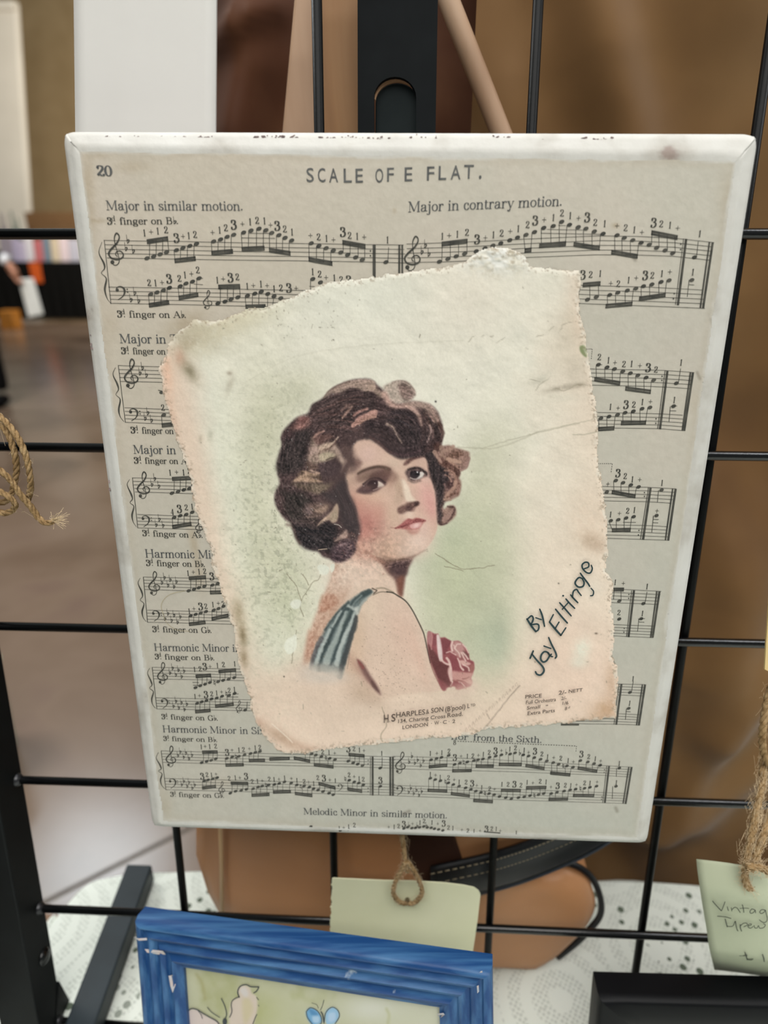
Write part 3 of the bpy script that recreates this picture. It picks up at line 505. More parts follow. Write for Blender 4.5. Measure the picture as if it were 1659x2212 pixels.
    for k in range(120):   # varnish glints painted as pale specks over the dark hair
        x, y = 590+rng.rand()*200, 840+rng.rand()*360
        s = c.box(x-1, x+1, y-1, y+1)
        if c.col[s].size and c.col[s].mean() < 110: c.blob(x, y, rng.uniform(.6, 1.5), rng.uniform(.6, 1.3), (176,172,170), rng.uniform(.3, .8))
    for k in range(80):
        x, y = rng.normal(780, 28), rng.normal(1175, 24)
        c.blob(x, y, rng.uniform(1, 3), rng.uniform(.8, 2), ((216,188,172), (150,100,90))[k % 2], rng.uniform(.2, .5), rng.uniform(0, 180))
    for q in ('px|700,1215 690,1250 676,1258 650,1300 655,1330', 'px|640,1360 634,1400 630,1432', 'px|940,1195 980,1220 1000,1228 1040,1225 1068,1220', 'px|960,1222 1000,1232', 'px|780,1470 782,1480', 'c7|130,190 150,250 160,310 130,350 125,380 135,410', 'px|655,1240 668,1262', 'px|620,1240 640,1265 652,1300'):
        f, s_ = q.split('|'); c.stroke(P(f, s_), 1.6, (118,108,88), blur=1.2, alpha=.65, wob=4)
    for q in ('h2|720,1610 780,1570 860,1580 900,1640 860,1700 760,1690', 'h2|930,1590 1000,1560 1000,1650 950,1700', 'px|652,1300 646,1312 634,1314 627,1304 634,1295 646,1294', 'px|630,1375 640,1370 640,1400 624,1412 614,1396 620,1380', 'px|700,1222 712,1226 706,1240 690,1238'):
        f, s_ = q.split('|'); c.fill(P(f, s_), (216,216,202), 2, .9)
    c.stroke(P('h2', '1000,915 1070,930 1115,970'), 1.4, (196,188,176), blur=1, alpha=.9); c.stroke(P('h2', '740,1330 810,1322 880,1315'), 1.5, (206,184,160), blur=1, alpha=.9); c.stroke(P('px', '645,1265 680,1278'), 1, (150,146,124), alpha=.4)
    c.stroke(P('px', '588,1562 618,1588 632,1602'), 1.6, (226,214,200), blur=1.5, alpha=.8)
    c.blob(941, 867, 2, 2.2, (40,38,36), .9); c.blob(614, 1460, 1.6, 1.6, (60,52,44), .9); c.blob(1206, 1259, 1.6, 1.6, (70,62,54), .9); c.blob(1287, 1367, 3, 2, (96,80,68), .9)
    # diagonal pencil scrawl near the corner
    c.stroke(P('c7', '995,55 930,130 860,220 770,330'), 2, (134,116,104), blur=1.4, alpha=.8, wob=2); c.stroke(P('c7', '790,235 808,268'), 1.6, (130,112,100), blur=1.3, alpha=.7)
    for k in range(16):
        x = 655+k*21; y = 345-k*19
        c.stroke(P('c7', f'{x},{y} {x+6},{y-22} {x+13},{y-6}'), 1.3, (150,128,114), blur=1.2, alpha=.5)
    nz = fbm(X/2.4, Y/2.4, 61, 2)-.5
    c.col += nz[..., None]*np.array([11, 11, 11]); c.col += (fbm(X/45, Y/45, 67, 3)-.5)[..., None]*np.array([12, 11, 10])
    np.clip(c.col, 0, 255, out=c.col)
# ---------------------------------------------------------------- the plaque: its planes, the vector ink and the little engraver's font
_a = np.array([.99944114, .01924814, -.02732982]); _b = np.array([-.01004323, .95271188, .30370909])
_a /= np.linalg.norm(_a); _b -= _a*(_a@_b); _b /= np.linalg.norm(_b)
B_A, B_B = R_CW@_a, R_CW@_b                       # plaque right / down in the world
B_N = -np.cross(B_A, B_B)                          # out of the face, towards the viewer
B_O = CAM+R_CW@np.array([-.09532326, -.1122742, .19215632])
FACE = .0026                                       # the face stands this far in front of the rim
def B(x, y, h=FACE): return at_plane(x, y, B_O+B_N*h, B_N)
def Bm(pts, h=FACE):
    pts = np.asarray(pts, float).reshape(-1, 2)
    d = np.stack([(pts[:, 0]-CX)/FPX, (pts[:, 1]-CY)/FPX, np.ones(len(pts))], 1)@R_CW.T
    s = np.dot(B_O+B_N*h-CAM, B_N)/(d@B_N); return CAM+d*s[:, None]
FR.update(A=(130,270,3.016), B=(600,270,3.016), C=(1100,270,3.016), D=(220,700,4.607), E=(280,1160,4.607), F=(320,1540,3.072), G=(830,1540,2.812), H=(1250,720,4.607))

class Ink:
    """flat shapes in photo coordinates, laid on a plane by proj()"""
    def __init__(s): s.v, s.f = [], []
    def strip(s, p, w):
        p = np.asarray(p, float)
        if len(p) < 2: return
        w = np.broadcast_to(np.asarray(w, float), (len(p),))
        d = np.gradient(p, axis=0); d /= np.linalg.norm(d, axis=1)[:, None]+1e-9
        n = np.stack([-d[:, 1], d[:, 0]], 1)*w[:, None]/2
        k = len(s.v); m = len(p)
        for i in range(m): s.v += [p[i]-n[i], p[i]+n[i]]
        s.f += [(k+2*i, k+2*i+1, k+2*i+3, k+2*i+2) for i in range(m-1)]
    def poly(s, p):
        p = [np.asarray(q, float) for q in p]; k = len(s.v); s.v += p
        tr = geometry.tessellate_polygon([[Vector((q[0], q[1], 0)) for q in p]])
        s.f += [(k+a, k+b, k+c) for a, b, c in tr]
    def ell(s, x, y, rx, ry, rot=0, n=14):
        t = np.arange(n)*2*math.pi/n; c, q = math.cos(rot), math.sin(rot)
        k = len(s.v); s.v += [np.array([x+rx*math.cos(i)*c-ry*math.sin(i)*q, y+rx*math.cos(i)*q+ry*math.sin(i)*c]) for i in t]
        s.f.append(tuple(range(k, k+n)))
    def build(s, name, mat, parent, proj):
        P3 = proj(np.array(s.v)); F = []
        me = mesh(name, P3, s.f)
        bm = bmesh.new(); bm.from_mesh(me)
        vd = CAM-P3.mean(0)
        for f in bm.faces:
            f.normal_update()
            if f.normal.dot(Vector(vd)) < 0: f.normal_flip()
        bm.to_mesh(me); bm.free()
        return link(name, me, mat, parent)

# glyphs: width; then strokes  t thick stem, h hairline, c curve (pen-modulated), s serif, d dot, e ellipse ring   (cap height 7, x height 4.6)
GL = {
 'M': '8.2;h1.2,0 1.2,7;t1.3,7 4.1,.4;h4,.4 6.6,7;t6.9,0 6.9,7;s1.2,0;s6.9,0;s1,7,.8;s7.1,7,.8', 'a': '4.7;c.8,3.5 1.2,4.3 2.2,4.6 3.1,4.2 3.3,3.2 3.3,.9 3.7,.2 4.5,.4;c3.3,2.7 2,2.4 .9,1.8 .7,.9 1.3,.1 2.3,.1 3.3,1;d1,3.5,.5',
 'j': '2.6;t1.4,4.6 1.4,-1.2;c1.4,-1 1.1,-2 .2,-2.2 -.4,-1.7;d1.4,6.3,.6;s1,4.5,.7', 'o': '4.4;e2.2,2.3,1.65,2.25', 'r': '3.7;t1.1,0 1.1,4.5;c1.1,3 1.7,4.1 2.5,4.6 3.2,4.3;d3.1,4,.5;s1.1,0;s.8,4.4,.6',
 'i': '2.5;t1.2,0 1.2,4.5;d1.2,6.3,.6;s1.2,0;s.9,4.4,.6', 'n': '5.2;t1.1,0 1.1,4.5;c1.1,3.2 1.9,4.3 2.8,4.5 3.6,4.1 3.9,3;t3.9,3.2 3.9,0;s1.1,0;s3.9,0;s.8,4.4,.6', 'm': '7.8;t1.1,0 1.1,4.5;c1.1,3.2 1.9,4.3 2.8,4.5 3.5,4.1 3.8,3;t3.8,3.2 3.8,0;c3.8,3.2 4.6,4.3 5.5,4.5 6.3,4.1 6.5,3;t6.5,3.2 6.5,0;s1.1,0;s3.8,0;s6.5,0;s.8,4.4,.6',
 's': '3.8;c3.1,3.6 2.7,4.4 1.8,4.6 .9,4.1 .8,3.3 1.7,2.6 2.6,2.1 3.2,1.4 3,.5 2,0 1,.3 .6,1.2', 'l': '2.4;t1.2,0 1.2,7;s1.2,0;s.9,6.9,.6', 't': '3;t1.2,6 1.2,1;c1.2,1 1.5,.1 2.2,.1 2.8,.8;h.2,4.5 2.6,4.5', 'c': '4;c3.3,3.5 2.9,4.4 2,4.6 1,3.9 .7,2.4 1,.8 2.1,0 3,.3 3.6,1.2;d3.1,3.5,.5',
 'y': '4.8;t.9,4.5 2.5,.3;h4.1,4.5 2.2,-.9;c2.2,-.9 1.6,-2.1 .6,-2;s.9,4.5;s4.1,4.5,.7;d.8,-1.7,.45', 'f': '3;t1.2,0 1.2,5.5;c1.2,5.2 1.5,6.7 2.5,7.1 3.2,6.6;h.2,4.5 2.4,4.5;s1.2,0;d3.1,6.4,.45', 'g': '4.6;e2.1,3.1,1.35,1.5;e2.2,-1,1.75,1;c1.2,2 .8,1.2 1.5,.7 3,.5 3.9,-.3;h3.2,4.1 4.4,4.6',
 'e': '4.2;h.8,2.4 3.6,2.4;c3.6,2.4 3.3,4 2.2,4.6 1,3.8 .7,2.3 1,.8 2.2,0 3.2,.3 3.7,1.1', 'd': '4.9;e2,2.3,1.45,2.25;t3.6,0 3.6,7;s3.3,6.9,.6;s4,0,.5', 'h': '5.2;t1.1,0 1.1,7;c1.1,3.2 1.9,4.3 2.8,4.5 3.6,4.1 3.9,3;t3.9,3.2 3.9,0;s1.1,0;s3.9,0;s.8,6.9,.6', 'x': '4.4;t.8,4.5 3.6,0;h3.7,4.5 .7,0;s.8,4.5;s3.6,0;s3.6,4.5,.7;s.7,0,.7',
 'S': '5.2;c4.2,5.5 3.6,6.7 2.4,7 1.2,6.4 1,5.1 2,4.1 3.6,3.2 4.5,2.2 4.3,.8 2.8,0 1.4,.4 .7,1.8;h4.3,6.9 4.3,5.2;h.7,0 .7,1.8', 'T': '6.4;t3.2,0 3.2,7;h.5,6.9 5.9,6.9;h.5,6.9 .4,5.2;h5.9,6.9 6,5.2;s3.2,0', 'H': '7.6;t1.4,0 1.4,7;t6.1,0 6.1,7;h1.4,3.6 6.1,3.6;s1.4,0;s6.1,0;s1.4,7;s6.1,7', 'A': '6.6;h.9,0 3.2,7;t3.2,7 5.6,0;h1.7,2.4 4.6,2.4;s.9,0;s5.6,0',
 'B': '5.8;t1.4,0 1.4,7;c1.4,6.9 3.4,6.9 4.3,6.1 4.3,4.6 3.4,3.8 1.4,3.7;c1.4,3.7 3.8,3.6 4.8,2.6 4.7,1 3.6,.1 1.4,.1;s1,0,.7;s1,7,.7', 'G': '6.4;c5.2,5.4 4.5,6.8 3.2,7.1 1.6,6.2 1,3.5 1.6,.8 3.2,-.1 4.6,.4 5.3,1.4;t5.3,0 5.3,3;s5.3,3;h5.3,6.9 5.3,5.2', 'b': '2.9;h.8,0 .8,8;c.8,2.4 1.8,3.6 2.6,3.1 2.3,1.6 .8,0',
 '.': '1.8;d.8,.5,.6', '1': '3;t1.6,0 1.6,7;h.5,5.6 1.6,6.9;s1.6,0', '2': '4.4;c.9,5.3 1.1,6.5 2.2,7 3.4,6.4 3.6,5.1 2.8,3.5 1.2,1.4 .7,.3;c.7,.4 1.8,.9 2.8,.2 3.8,.3 4,1.4;d1.1,5.3,.6', '3': '4.4;c.9,5.8 1.4,6.9 2.5,7 3.5,6.2 3.3,4.6 2,3.8;c2,3.8 3.7,3.3 3.9,1.4 2.8,.1 1.4,.1 .7,1.2;d1.1,5.5,.7;d1,1.4,.7', '4': '4.6;h.6,2 3,7;h.5,2 4.2,2;t3,7 3,0;s3,0', '8': '4.4;e2.2,5.3,1.2,1.6;e2.2,1.9,1.55,1.85', '0': '4.4;e2.2,3.5,1.6,3.5',
 '+': '4;h.5,3.2 3.5,3.2;h2,1.6 2,4.8', ' ': '2.6',
}
def glyph(ink, ch, org, ux, uy, bold=1.):
    """draw one character: org = baseline-left in photo px, ux / uy = px per font unit along the line and upwards"""
    parts = GL[ch].split(';'); T, Hh = 1.02*bold, .36*(.6+.4*bold)
    f = lambda q: org+np.outer(q[:, 0], ux)+np.outer(q[:, 1], uy)
    sc = (np.linalg.norm(ux)+np.linalg.norm(uy))/2
    for p in parts[1:]:
        k, a = p[0], p[1:]
        if k in 'thc':
            q = np.array([[float(v) for v in s.split(',')] for s in a.split()])
            if k == 'c':
                q = catmull(q, False, 5); d = np.gradient(q, axis=0); sn = np.abs(d[:, 1])/(np.hypot(d[:, 0], d[:, 1])+1e-9)
                w = Hh+(T-Hh)*sn**1.4
            else: w = T if k == 't' else Hh
            ink.strip(f(q), np.asarray(w)*sc)
        else:
            v = [float(t) for t in a.split(',')]
            if k == 's':
                r = v[2] if len(v) > 2 else 1.
                ink.strip(f(np.array([[v[0]-r, v[1]], [v[0]+r, v[1]]])), Hh*1.15*sc)
            elif k == 'd':
                c = f(np.array([[v[0], v[1]]]))[0]; ink.ell(c[0], c[1], v[2]*sc, v[2]*sc, 0, 10)
            elif k == 'e':
                t = np.linspace(0, 2*math.pi, 25); q = np.stack([v[0]+v[2]*np.cos(t), v[1]+v[3]*np.sin(t)], 1)
                w = Hh+(T-Hh)*np.abs(np.cos(t))**1.4
                ink.strip(f(q), w*sc)
def down(x, y): # board-vertical in the photo at this point
    d = np.array([815-x+0., 5500.-y]); return d/np.linalg.norm(d)
def text(ink, s, p0, p1, h, bold=1., frame=None, shear=0.):
    """fit s between two baseline points; h = cap height in px"""
    if frame: ox, oy, sc = FR[frame]; p0 = np.array(p0)/sc+[ox, oy]; p1 = np.array(p1)/sc+[ox, oy]; h = h/sc
    p0, p1 = np.asarray(p0, float), np.asarray(p1, float)
    W = sum(float(GL[c].split(';')[0]) for c in s)
    ux = (p1-p0)/W; x = 0
    for c in s:
        o = p0+ux*x; uy = -(down(*o)+np.array([shear, 0]))*h/7.; glyph(ink, c, o, ux, uy, bold); x += float(GL[c].split(';')[0])
def third(ink, rest, p0, p1, h, frame):
    """the '3d. finger on B flat' captions: bold 3, raised d, the words, a flat sign"""
    ox, oy, sc = FR[frame]; p0 = np.array(p0)/sc+[ox, oy]; p1 = np.array(p1)/sc+[ox, oy]; h = h/sc
    L = p1-p0; u = L/np.linalg.norm(L); n = np.linalg.norm(L)
    up = lambda q: -down(*q)
    glyph(ink, '3', p0, u*h/7*1.05, up(p0)*h/7*.85, 1.5)
    q = p0+u*h*.62+up(p0)*h*.42; glyph(ink, 'd', q, u*h/7*.72, up(q)*h/7*.66, .9); q = p0+u*h*.9; glyph(ink, '.', q, u*h/7*.7, up(q)*h/7, .8)
    text(ink, rest, p0+u*h*1.6, p1, h*.84, 1.1)

def note_size(y): return 15-(y-510)*.0040
def num(ink, ch, x, y):
    """fingering centred on x, y"""
    s = note_size(y); b = ch == '3'; h = s*(1.32 if b else 1.5 if ch == '+' else .98)
    w = float(GL[ch].split(';')[0]); uy = -down(x, y)*h/7; ux = np.array([1, .0])*h/7*(1.05 if b else .95)
    cy = 3.5 if ch != '+' else 3.2
    glyph(ink, ch, np.array([x, y])-ux*w/2-uy*cy, ux, uy, 1.4 if b else .8 if ch == '+' else 1.12)
def head(ink, x, y):
    s = note_size(y); ink.ell(x, y, s*.40, s*.27, -.38, 14)
def group(ink, frame, spec):
    """'u|heads|beam|fingering' : u stems up on the right, d stems down on the left"""
    k, hs, bm, dg = (spec.split('|')+['', ''])[:4]
    ox, oy, sc = FR[frame]
    if hs:
        hp = P(frame, hs)
        for x, y in hp: head(ink, x, y)
    if bm:
        b = P(frame, bm); s = note_size(b[0][1]); t = s*.62; sg = 1 if k == 'u' else -1
        ex = np.array([s*.1, 0]); d = down(*b[0])
        lo, hi = b[0], b[1]
        for o0, o1 in ((0, .44), (.56, 1.02)):
            a0, a1 = d*sg*t*o0*1.1, d*sg*t*o1*1.1
            ink.poly([lo-ex+a0, hi+ex+a0, hi+ex+a1, lo-ex+a1])
        ink.strip([lo+d*sg*t*.2, lo+d*sg*t*1.0], 1.4); ink.strip([hi+d*sg*t*.2, hi+d*sg*t*1.0], 1.4)
        if hs:
            for x, y in hp:
                q = np.array([x+sg*s*.36, y])
                if q[0] < lo[0]-s*.7 or q[0] > hi[0]+s*.7: continue
                tt = np.clip((q[0]-lo[0])/(hi[0]-lo[0]+1e-6), 0, 1); e = lo+(hi-lo)*tt
                ink.strip([q, e+d*sg*t*.5], s*.085)
    for it in dg.split(';'):
        if it.strip():
            c, q = it.strip().split(' '); x, y = P(frame, q)[0]; num(ink, c, x, y)
def staff(ink, frame, top, bot, w=1.0):
    a, b = P(frame, top), P(frame, bot)
    x0, x1 = max(a[0][0], b[0][0]-8), min(a[-1][0], b[-1][0]+8)
    for l in range(5):
        xs0 = a[0][0]+(b[0][0]-a[0][0])*l/4; xs1 = a[-1][0]+(b[-1][0]-a[-1][0])*l/4
        xs = np.linspace(xs0, xs1, 9)
        ya = np.interp(xs, a[:, 0], a[:, 1]); yb = np.interp(xs, b[:, 0], b[:, 1])
        ink.strip(np.stack([xs, ya+(yb-ya)*l/4], 1), w*(note_size(ya.mean())/15))
def bar(ink, frame, s, w): ink.strip(P(frame, s), w)
def dots(ink, frame, s):
    for x, y in P(frame, s): ink.ell(x, y, note_size(y)*.12, note_size(y)*.12, 0, 8)
def treble(ink, frame, c, h):
    x, y = P(frame, c)[0]; h = h/FR[frame][2]; d = down(x, y)
    q = np.array([[.22,.10],[.30,.01],[.42,.03],[.50,.16],[.46,.42],[.41,.68],[.42,.86],[.50,.98],[.58,.93],[.58,.82],[.46,.66],[.26,.50],[.15,.36],[.22,.23],[.42,.18],[.62,.24],[.66,.36],[.56,.44],[.43,.41],[.39,.33],[.45,.27]])-[.42,.5]
    q = catmull(q, False, 6); n = len(q); t = np.linspace(0, 1, n)
    w = .024+.034*np.exp(-((t-.55)/.12)**2)+.02*np.exp(-((t-.75)/.1)**2)+.02*np.exp(-((t-.35)/.06)**2)
    ink.strip(np.array([x, y])+np.outer(q[:, 0]*h*.85, [1, 0])-np.outer(q[:, 1]*h, d), w*h)
    p = np.array([x, y])+np.array([-.15, 0])*h+d*h*.40; ink.ell(p[0], p[1], h*.062, h*.062, 0, 10)
def bass(ink, frame, c, h):
    x, y = P(frame, c)[0]; h = h/FR[frame][2]; d = down(x, y)
    q = catmull(np.array([[-.38,.22],[-.3,.42],[-.02,.52],[.24,.36],[.28,.08],[.1,-.25],[-.3,-.52]]), False, 6); t = np.linspace(0, 1, len(q))
    ink.strip(np.array([x, y])+np.outer(q[:, 0]*h, [1, 0])-np.outer(q[:, 1]*h, d), (.05+.12*np.exp(-((t-.58)/.2)**2))*h)
    ink.ell(*(np.array([x, y])+np.array([-.28*h, 0])-d*.24*h), h*.13, h*.13, 0, 10)
    for yy in (.3, .08): ink.ell(*(np.array([x, y])+np.array([.5*h, 0])-d*yy*h), h*.055, h*.055, 0, 8)
def flats(ink, frame, s):
    for x, y in P(frame, s):
        z = note_size(y); uy = -down(x, y)*z/7*1.12; ux = np.array([1., 0])*z/7*1.1
        glyph(ink, 'b', np.array([x, y])-ux*1.4-uy*1.6, ux, uy, 1.)
def natural(ink, frame, s):
    for x, y in P(frame, s):
        z = note_size(y)/15; ink.strip([[x-2.2*z, y-9*z], [x-2.2*z, y+5*z]], 1.1*z); ink.strip([[x+2.2*z, y-5*z], [x+2.2*z, y+9*z]], 1.1*z)
        ink.strip([[x-2.2*z, y-2.4*z], [x+2.2*z, y-4.4*z]], 2.2*z); ink.strip([[x-2.2*z, y+4.4*z], [x+2.2*z, y+2.4*z]], 2.2*z)
def brace(ink, frame, s):
    p = P(frame, s); q = catmull(p, False, 6); t = np.linspace(0, 1, len(q))
    ink.strip(q, .8+3.2*(np.exp(-((t-.27)/.12)**2)+np.exp(-((t-.73)/.12)**2))*note_size(p[0][1])/15)
def dash(ink, a, b, n, w=1.2):
    a, b = np.asarray(a, float), np.asarray(b, float)
    for k in range(n): ink.strip([a+(b-a)*k/n, a+(b-a)*(k+.55)/n], w)

def draw_systems():
    """seven blocks of printed music, each its own piece of ink"""
    out = []
    # ---- first system
    i = Ink()
    staff(i, 'px', '224,519 300,520.5 375,521 520,524.5 667,526 809,528.6 872,529', '231,557 300,558 380,559.5 520,562 667,563.4 858,567 878,568'); staff(i, 'px', '234,620 435,623 640,627 800,630', '239,655 400,658 521,661 780,667')
    bar(i, 'A', '287,752 330,1165', 1.4); brace(i, 'A', '272,762 252,830 284,900 288,935 268,965 300,1000 290,1070 306,1130 330,1162')
    treble(i, 'A', '362,808', 215); flats(i, 'A', '428,810 440,760 475,825'); bass(i, 'A', '397,1095', 84); flats(i, 'A', '460,1143 484,1098 510,1150'); treble(i, 'A', '960,1138', 125)
    for s in ('u|565,868 608,856 650,842 692,828|567,745 697,724|1 548,702;+ 592,697;1 635,690;2 688,684', 'd|757,815 800,800 845,787 888,773|750,900 880,885|3 755,737;+ 800,726;1 837,720;2 877,714', 'd|1000,758 1045,745 1088,728 1130,715|990,850 1122,838|+ 992,700;1 1038,684;2 1078,670;3 1128,650', 'd|1195,700 1243,687 1295,675 1340,685|1187,825 1328,817|+ 1187,645;1 1237,630;2 1282,622;1 1330,624;+ 1370,652',
              'd|1378,703 1425,717 1465,735 1508,752|1365,830 1497,852|3 1412,657;2 1462,678;1 1510,697', 'd|590,1102 630,1090 672,1077 712,1060|583,1190 707,1170|2 578,1028;1 620,1028;+ 663,1026;3 707,1002', 'd|782,1050 820,1032 862,1020 905,998|777,1142 897,1120|2 775,1000;1 812,976;+ 855,970;2 895,945', 'u|1027,1162 1073,1150 1112,1135 1157,1122|1033,1040 1167,1035|1 1023,1010;+ 1062,1003;3 1107,995;2 1153,990', 'd|1220,1112 1268,1098 1310,1085|1212,1200 1335,1197|1 1218,1050;+ 1258,1045;1 1307,1035;+ 1348,1046;1 1393,1066;2 1437,1062;3 1488,1062;+ 1537,1064', 'd|1352,1100 1393,1115 1437,1128||'):
        group(i, 'A', s)
    for s in ('1180,735 1400,738', '1225,705 1370,706', '885,1000 930,998', '870,1036 930,1040', '1352,1100 1350,1190', '1393,1115 1382,1190'): bar(i, 'A', s, 1.0)
    for s in ('d|218,770 268,787 315,802 362,817|205,890 352,918|+ 213,720;2 265,730;1 317,738;+ 363,748', 'u|410,830 455,845 507,862 550,878|425,748 567,775|3 422,697;2 467,720;1 517,724;+ 563,730', 'd|228,1003 278,1025||1 227,955;2 272,972;+ 315,994;1 368,995;2 412,1008;3 460,1012'): group(i, 'B', s)
    bar(i, 'B', '213,1000 213,1085', 1.2); bar(i, 'B', '205,1050 240,1052', 1); dots(i, 'B', '604,820 604,851'); bar(i, 'B', '628,780 628,1010', 6.6); bar(i, 'B', '792,780 791,980', 4.4); bar(i, 'B', '811,780 811,980', 4); head(i, *P('B', '705,893')[0]); bar(i, 'B', '717,892 722,797', 1.3); group(i, 'B', '||| 1 715,748')
    # right half
    staff(i, 'px', '878,527 1011,522.7 1100,518 1322,508 1468,515 1543,524', '880,567 994,565 1136,556 1322,549 1461,553.5 1534,562'); staff(i, 'px', '1200,613 1256,616.5 1400,620 1518,626.4', '1200,652 1254,655.6 1400,661 1523,666')
    treble(i, 'B', '880,836', 228); flats(i, 'B', '938,832 960,790 983,845')
    group(i, 'B', 'u|1053,890 1108,872 1162,855 1217,838|1072,760 1233,740|1 1072,724;+ 1117,720;1 1170,710;2 1232,700'); group(i, 'B', 'd|1293,822 1350,803 1402,785 1453,770 1512,750 1562,733||3 1297,745;+ 1353,735;1 1405,714;2 1458,705;+ 1515,692;1 1567,674;2 1627,650')
    for s in ('d|110,715 165,697|103,835 140,828|3 168,622', 'd|225,670 287,658 342,630 393,650|198,803 365,787|+ 228,617;1 288,602;2 343,574;1 398,589', 'd|450,665 500,675 555,693 612,708|422,793 585,818|+ 452,607;3 507,602;2 560,635;1 622,642', 'd|703,718 750,735 805,750 860,767|668,843 832,872|+ 703,657;2 758,670;1 815,682;+ 865,699', 'u|912,780 960,800 1015,817 1065,835|932,685 1095,718|3 940,637;2 990,645;1 1048,652;+ 1098,672',
              'u|510,1137 567,1120|485,1027 592,1017|3 478,977;2 530,975;1 593,967', 'd|655,1107 708,1092 770,1078 825,1065|630,1195 797,1180|+ 662,1032;2 710,1035;1 778,1010;+ 828,997', 'd|875,1050 930,1038 990,1022 1042,1012|848,1147 1013,1123|3 885,980;2 932,980;1 995,967;+ 1047,957'): group(i, 'C', s)
    for s, w in (('205,705 620,712', 1), ('245,680 480,684', .9), ('320,655 370,655', .9), ('1136,740 1083,1172', 1.4), ('1153,742 1099,1174', 5.2), ('1305,762 1245,1192', 3.4), ('1326,765 1263,1195', 5), ('1220,862 1232,757', 1.3), ('1172,1010 1160,1120', 1.3), ('1170,1040 1205,1042', 1.2)): bar(i, 'C', s, w)
    dots(i, 'C', '1118,776 1117,811 1075,1098 1070,1132'); head(i, *P('C', '1207,862')[0]); head(i, *P('C', '1190,1010')[0]); group(i, 'C', '|||1 1242,708;1 1197,958'); out.append(i)
    # ---- second system
    i = Ink()
    staff(i, 'D', '160,412 560,425 700,428', '185,570 560,578 700,580'); staff(i, 'D', '225,832 620,848 760,850', '237,978 640,995 780,998'); bar(i, 'D', '163,412 234,980', 1.4); brace(i, 'D', '135,432 110,500 150,590 165,650 140,702 182,750 168,850 182,920 220,972')
    treble(i, 'D', '290,492', 300); flats(i, 'D', '378,495 402,442 442,515'); bass(i, 'D', '322,903', 118); flats(i, 'D', '430,945 456,890 492,965'); group(i, 'D', 'd|615,905|603,1030 760,1012|2 605,832'); i.ell(*P('D', '590,682')[0], 4, 3.2); bar(i, 'D', '560,658 605,668', 1.5)
    out.append(i); i = Ink(); staff(i, 'H', '60,352 120,355 850,368 1152,390', '60,512 130,515 780,530 1112,550'); staff(i, 'H', '140,786 235,788 800,800 1036,815', '130,938 200,940 800,948 1042,968')
    for s in ('d|197,312 283,338 357,355 440,378|160,478 405,520|2 205,237;1 297,267;+ 362,292;2 450,307', 'd|515,397 590,418 672,440 748,465|468,570 710,605|1 527,302;+ 610,322;3 690,342;2 768,362', 'd|222,845 303,828 388,810|195,975 348,965|1 317,730;+ 393,744', 'd|462,790 545,775 632,750 710,738|425,915 663,910|3 470,710;2 548,710;1 635,682;+ 715,680'): group(i, 'H', s)
    for s, w in (('860,372 786,950', 1.5), ('884,375 809,954', 5), ('993,495 1015,350', 1.3), ('1113,390 1031,968', 3.4), ('1138,392 1050,970', 5), ('912,728 900,878', 1.3), ('905,770 972,772', 1.1), ('1010,350 1022,420', 0.1), ('175,314 235,312', 1), ('915,727 980,722', 1)): bar(i, 'H', s, w)
    head(i, *P('H', '972,497')[0]); head(i, *P('H', '945,725')[0]); dots(i, 'H', '830,428 828,468 770,850 768,895'); group(i, 'H', '|||1 1020,290;1 952,662'); dash(i, P('H', '60,156')[0], P('H', '135,155')[0], 5); dash(i, P('H', '135,155')[0], P('H', '125,265')[0], 5); out.append(i)
    # ---- third system
    i = Ink()
    staff(i, 'D', '302,1530 880,1545 960,1547', '330,1670 905,1688 1000,1690'); staff(i, 'D', '352,1895 970,1915 1060,1917', '358,2028 1030,2047 1080,2049'); bar(i, 'D', '304,1530 357,2030', 1.4); brace(i, 'D', '276,1545 252,1600 290,1690 304,1740 280,1778 318,1815 300,1900 312,1970 345,2020')
    treble(i, 'D', '412,1602', 272); flats(i, 'D', '497,1605 525,1545 566,1620'); bass(i, 'D', '442,1962', 106); flats(i, 'D', '540,2005 570,1950 608,2012'); group(i, 'D', 'u|697,1683 757,1668 815,1650 870,1637|702,1522 925,1508|1 678,1478;+ 743,1474;1 812,1476;2 868,1462'); group(i, 'D', 'd|720,1925 780,1907 840,1895 900,1872|708,2040 888,2008|4 700,1870;3 768,1840;2 838,1826;1 897,1816'); treble(i, 'D', '965,2008', 150)
    out.append(i); i = Ink(); staff(i, 'H', '180,1522 290,1525 690,1532 966,1547', '180,1665 310,1668 670,1675 925,1690'); staff(i, 'H', '180,1902 280,1905 670,1912 885,1924', '180,2038 345,2042 620,2050 890,2060')
    for s in ('d|370,1465 442,1487 520,1510 597,1528|333,1600 558,1643|3 390,1392;2 463,1422;1 535,1452;+ 608,1457', 'd|320,1865 395,1855 473,1838 548,1825|335,1980 510,1975|1 318,1802;+ 407,1792;2 487,1767;1 555,1757', 'd|280,1580||+ 292,1500'): group(i, 'H', s)
    for s, w in (('695,1535 615,2052', 1.5), ('716,1537 641,2054', 5), ('795,1562 785,1678', 1.3), ('936,1545 863,2060', 3.2), ('966,1547 891,2062', 4.8), ('745,1815 728,1980', 1.3), ('740,1852 797,1854', 1.1), ('738,1885 792,1887', 1.1), ('440,1880 570,1882', 1)): bar(i, 'H', s, w)
    head(i, *P('H', '825,1560')[0]); head(i, *P('H', '775,1814')[0]); dots(i, 'H', '655,1585 655,1622 600,1962 595,2006'); group(i, 'H', '|||1 830,1487;+ 780,1767'); dash(i, P('H', '150,1297')[0], P('H', '335,1297')[0], 9); dash(i, P('H', '335,1297')[0], P('H', '322,1392')[0], 4); out.append(i)
    # ---- fourth system
    i = Ink()
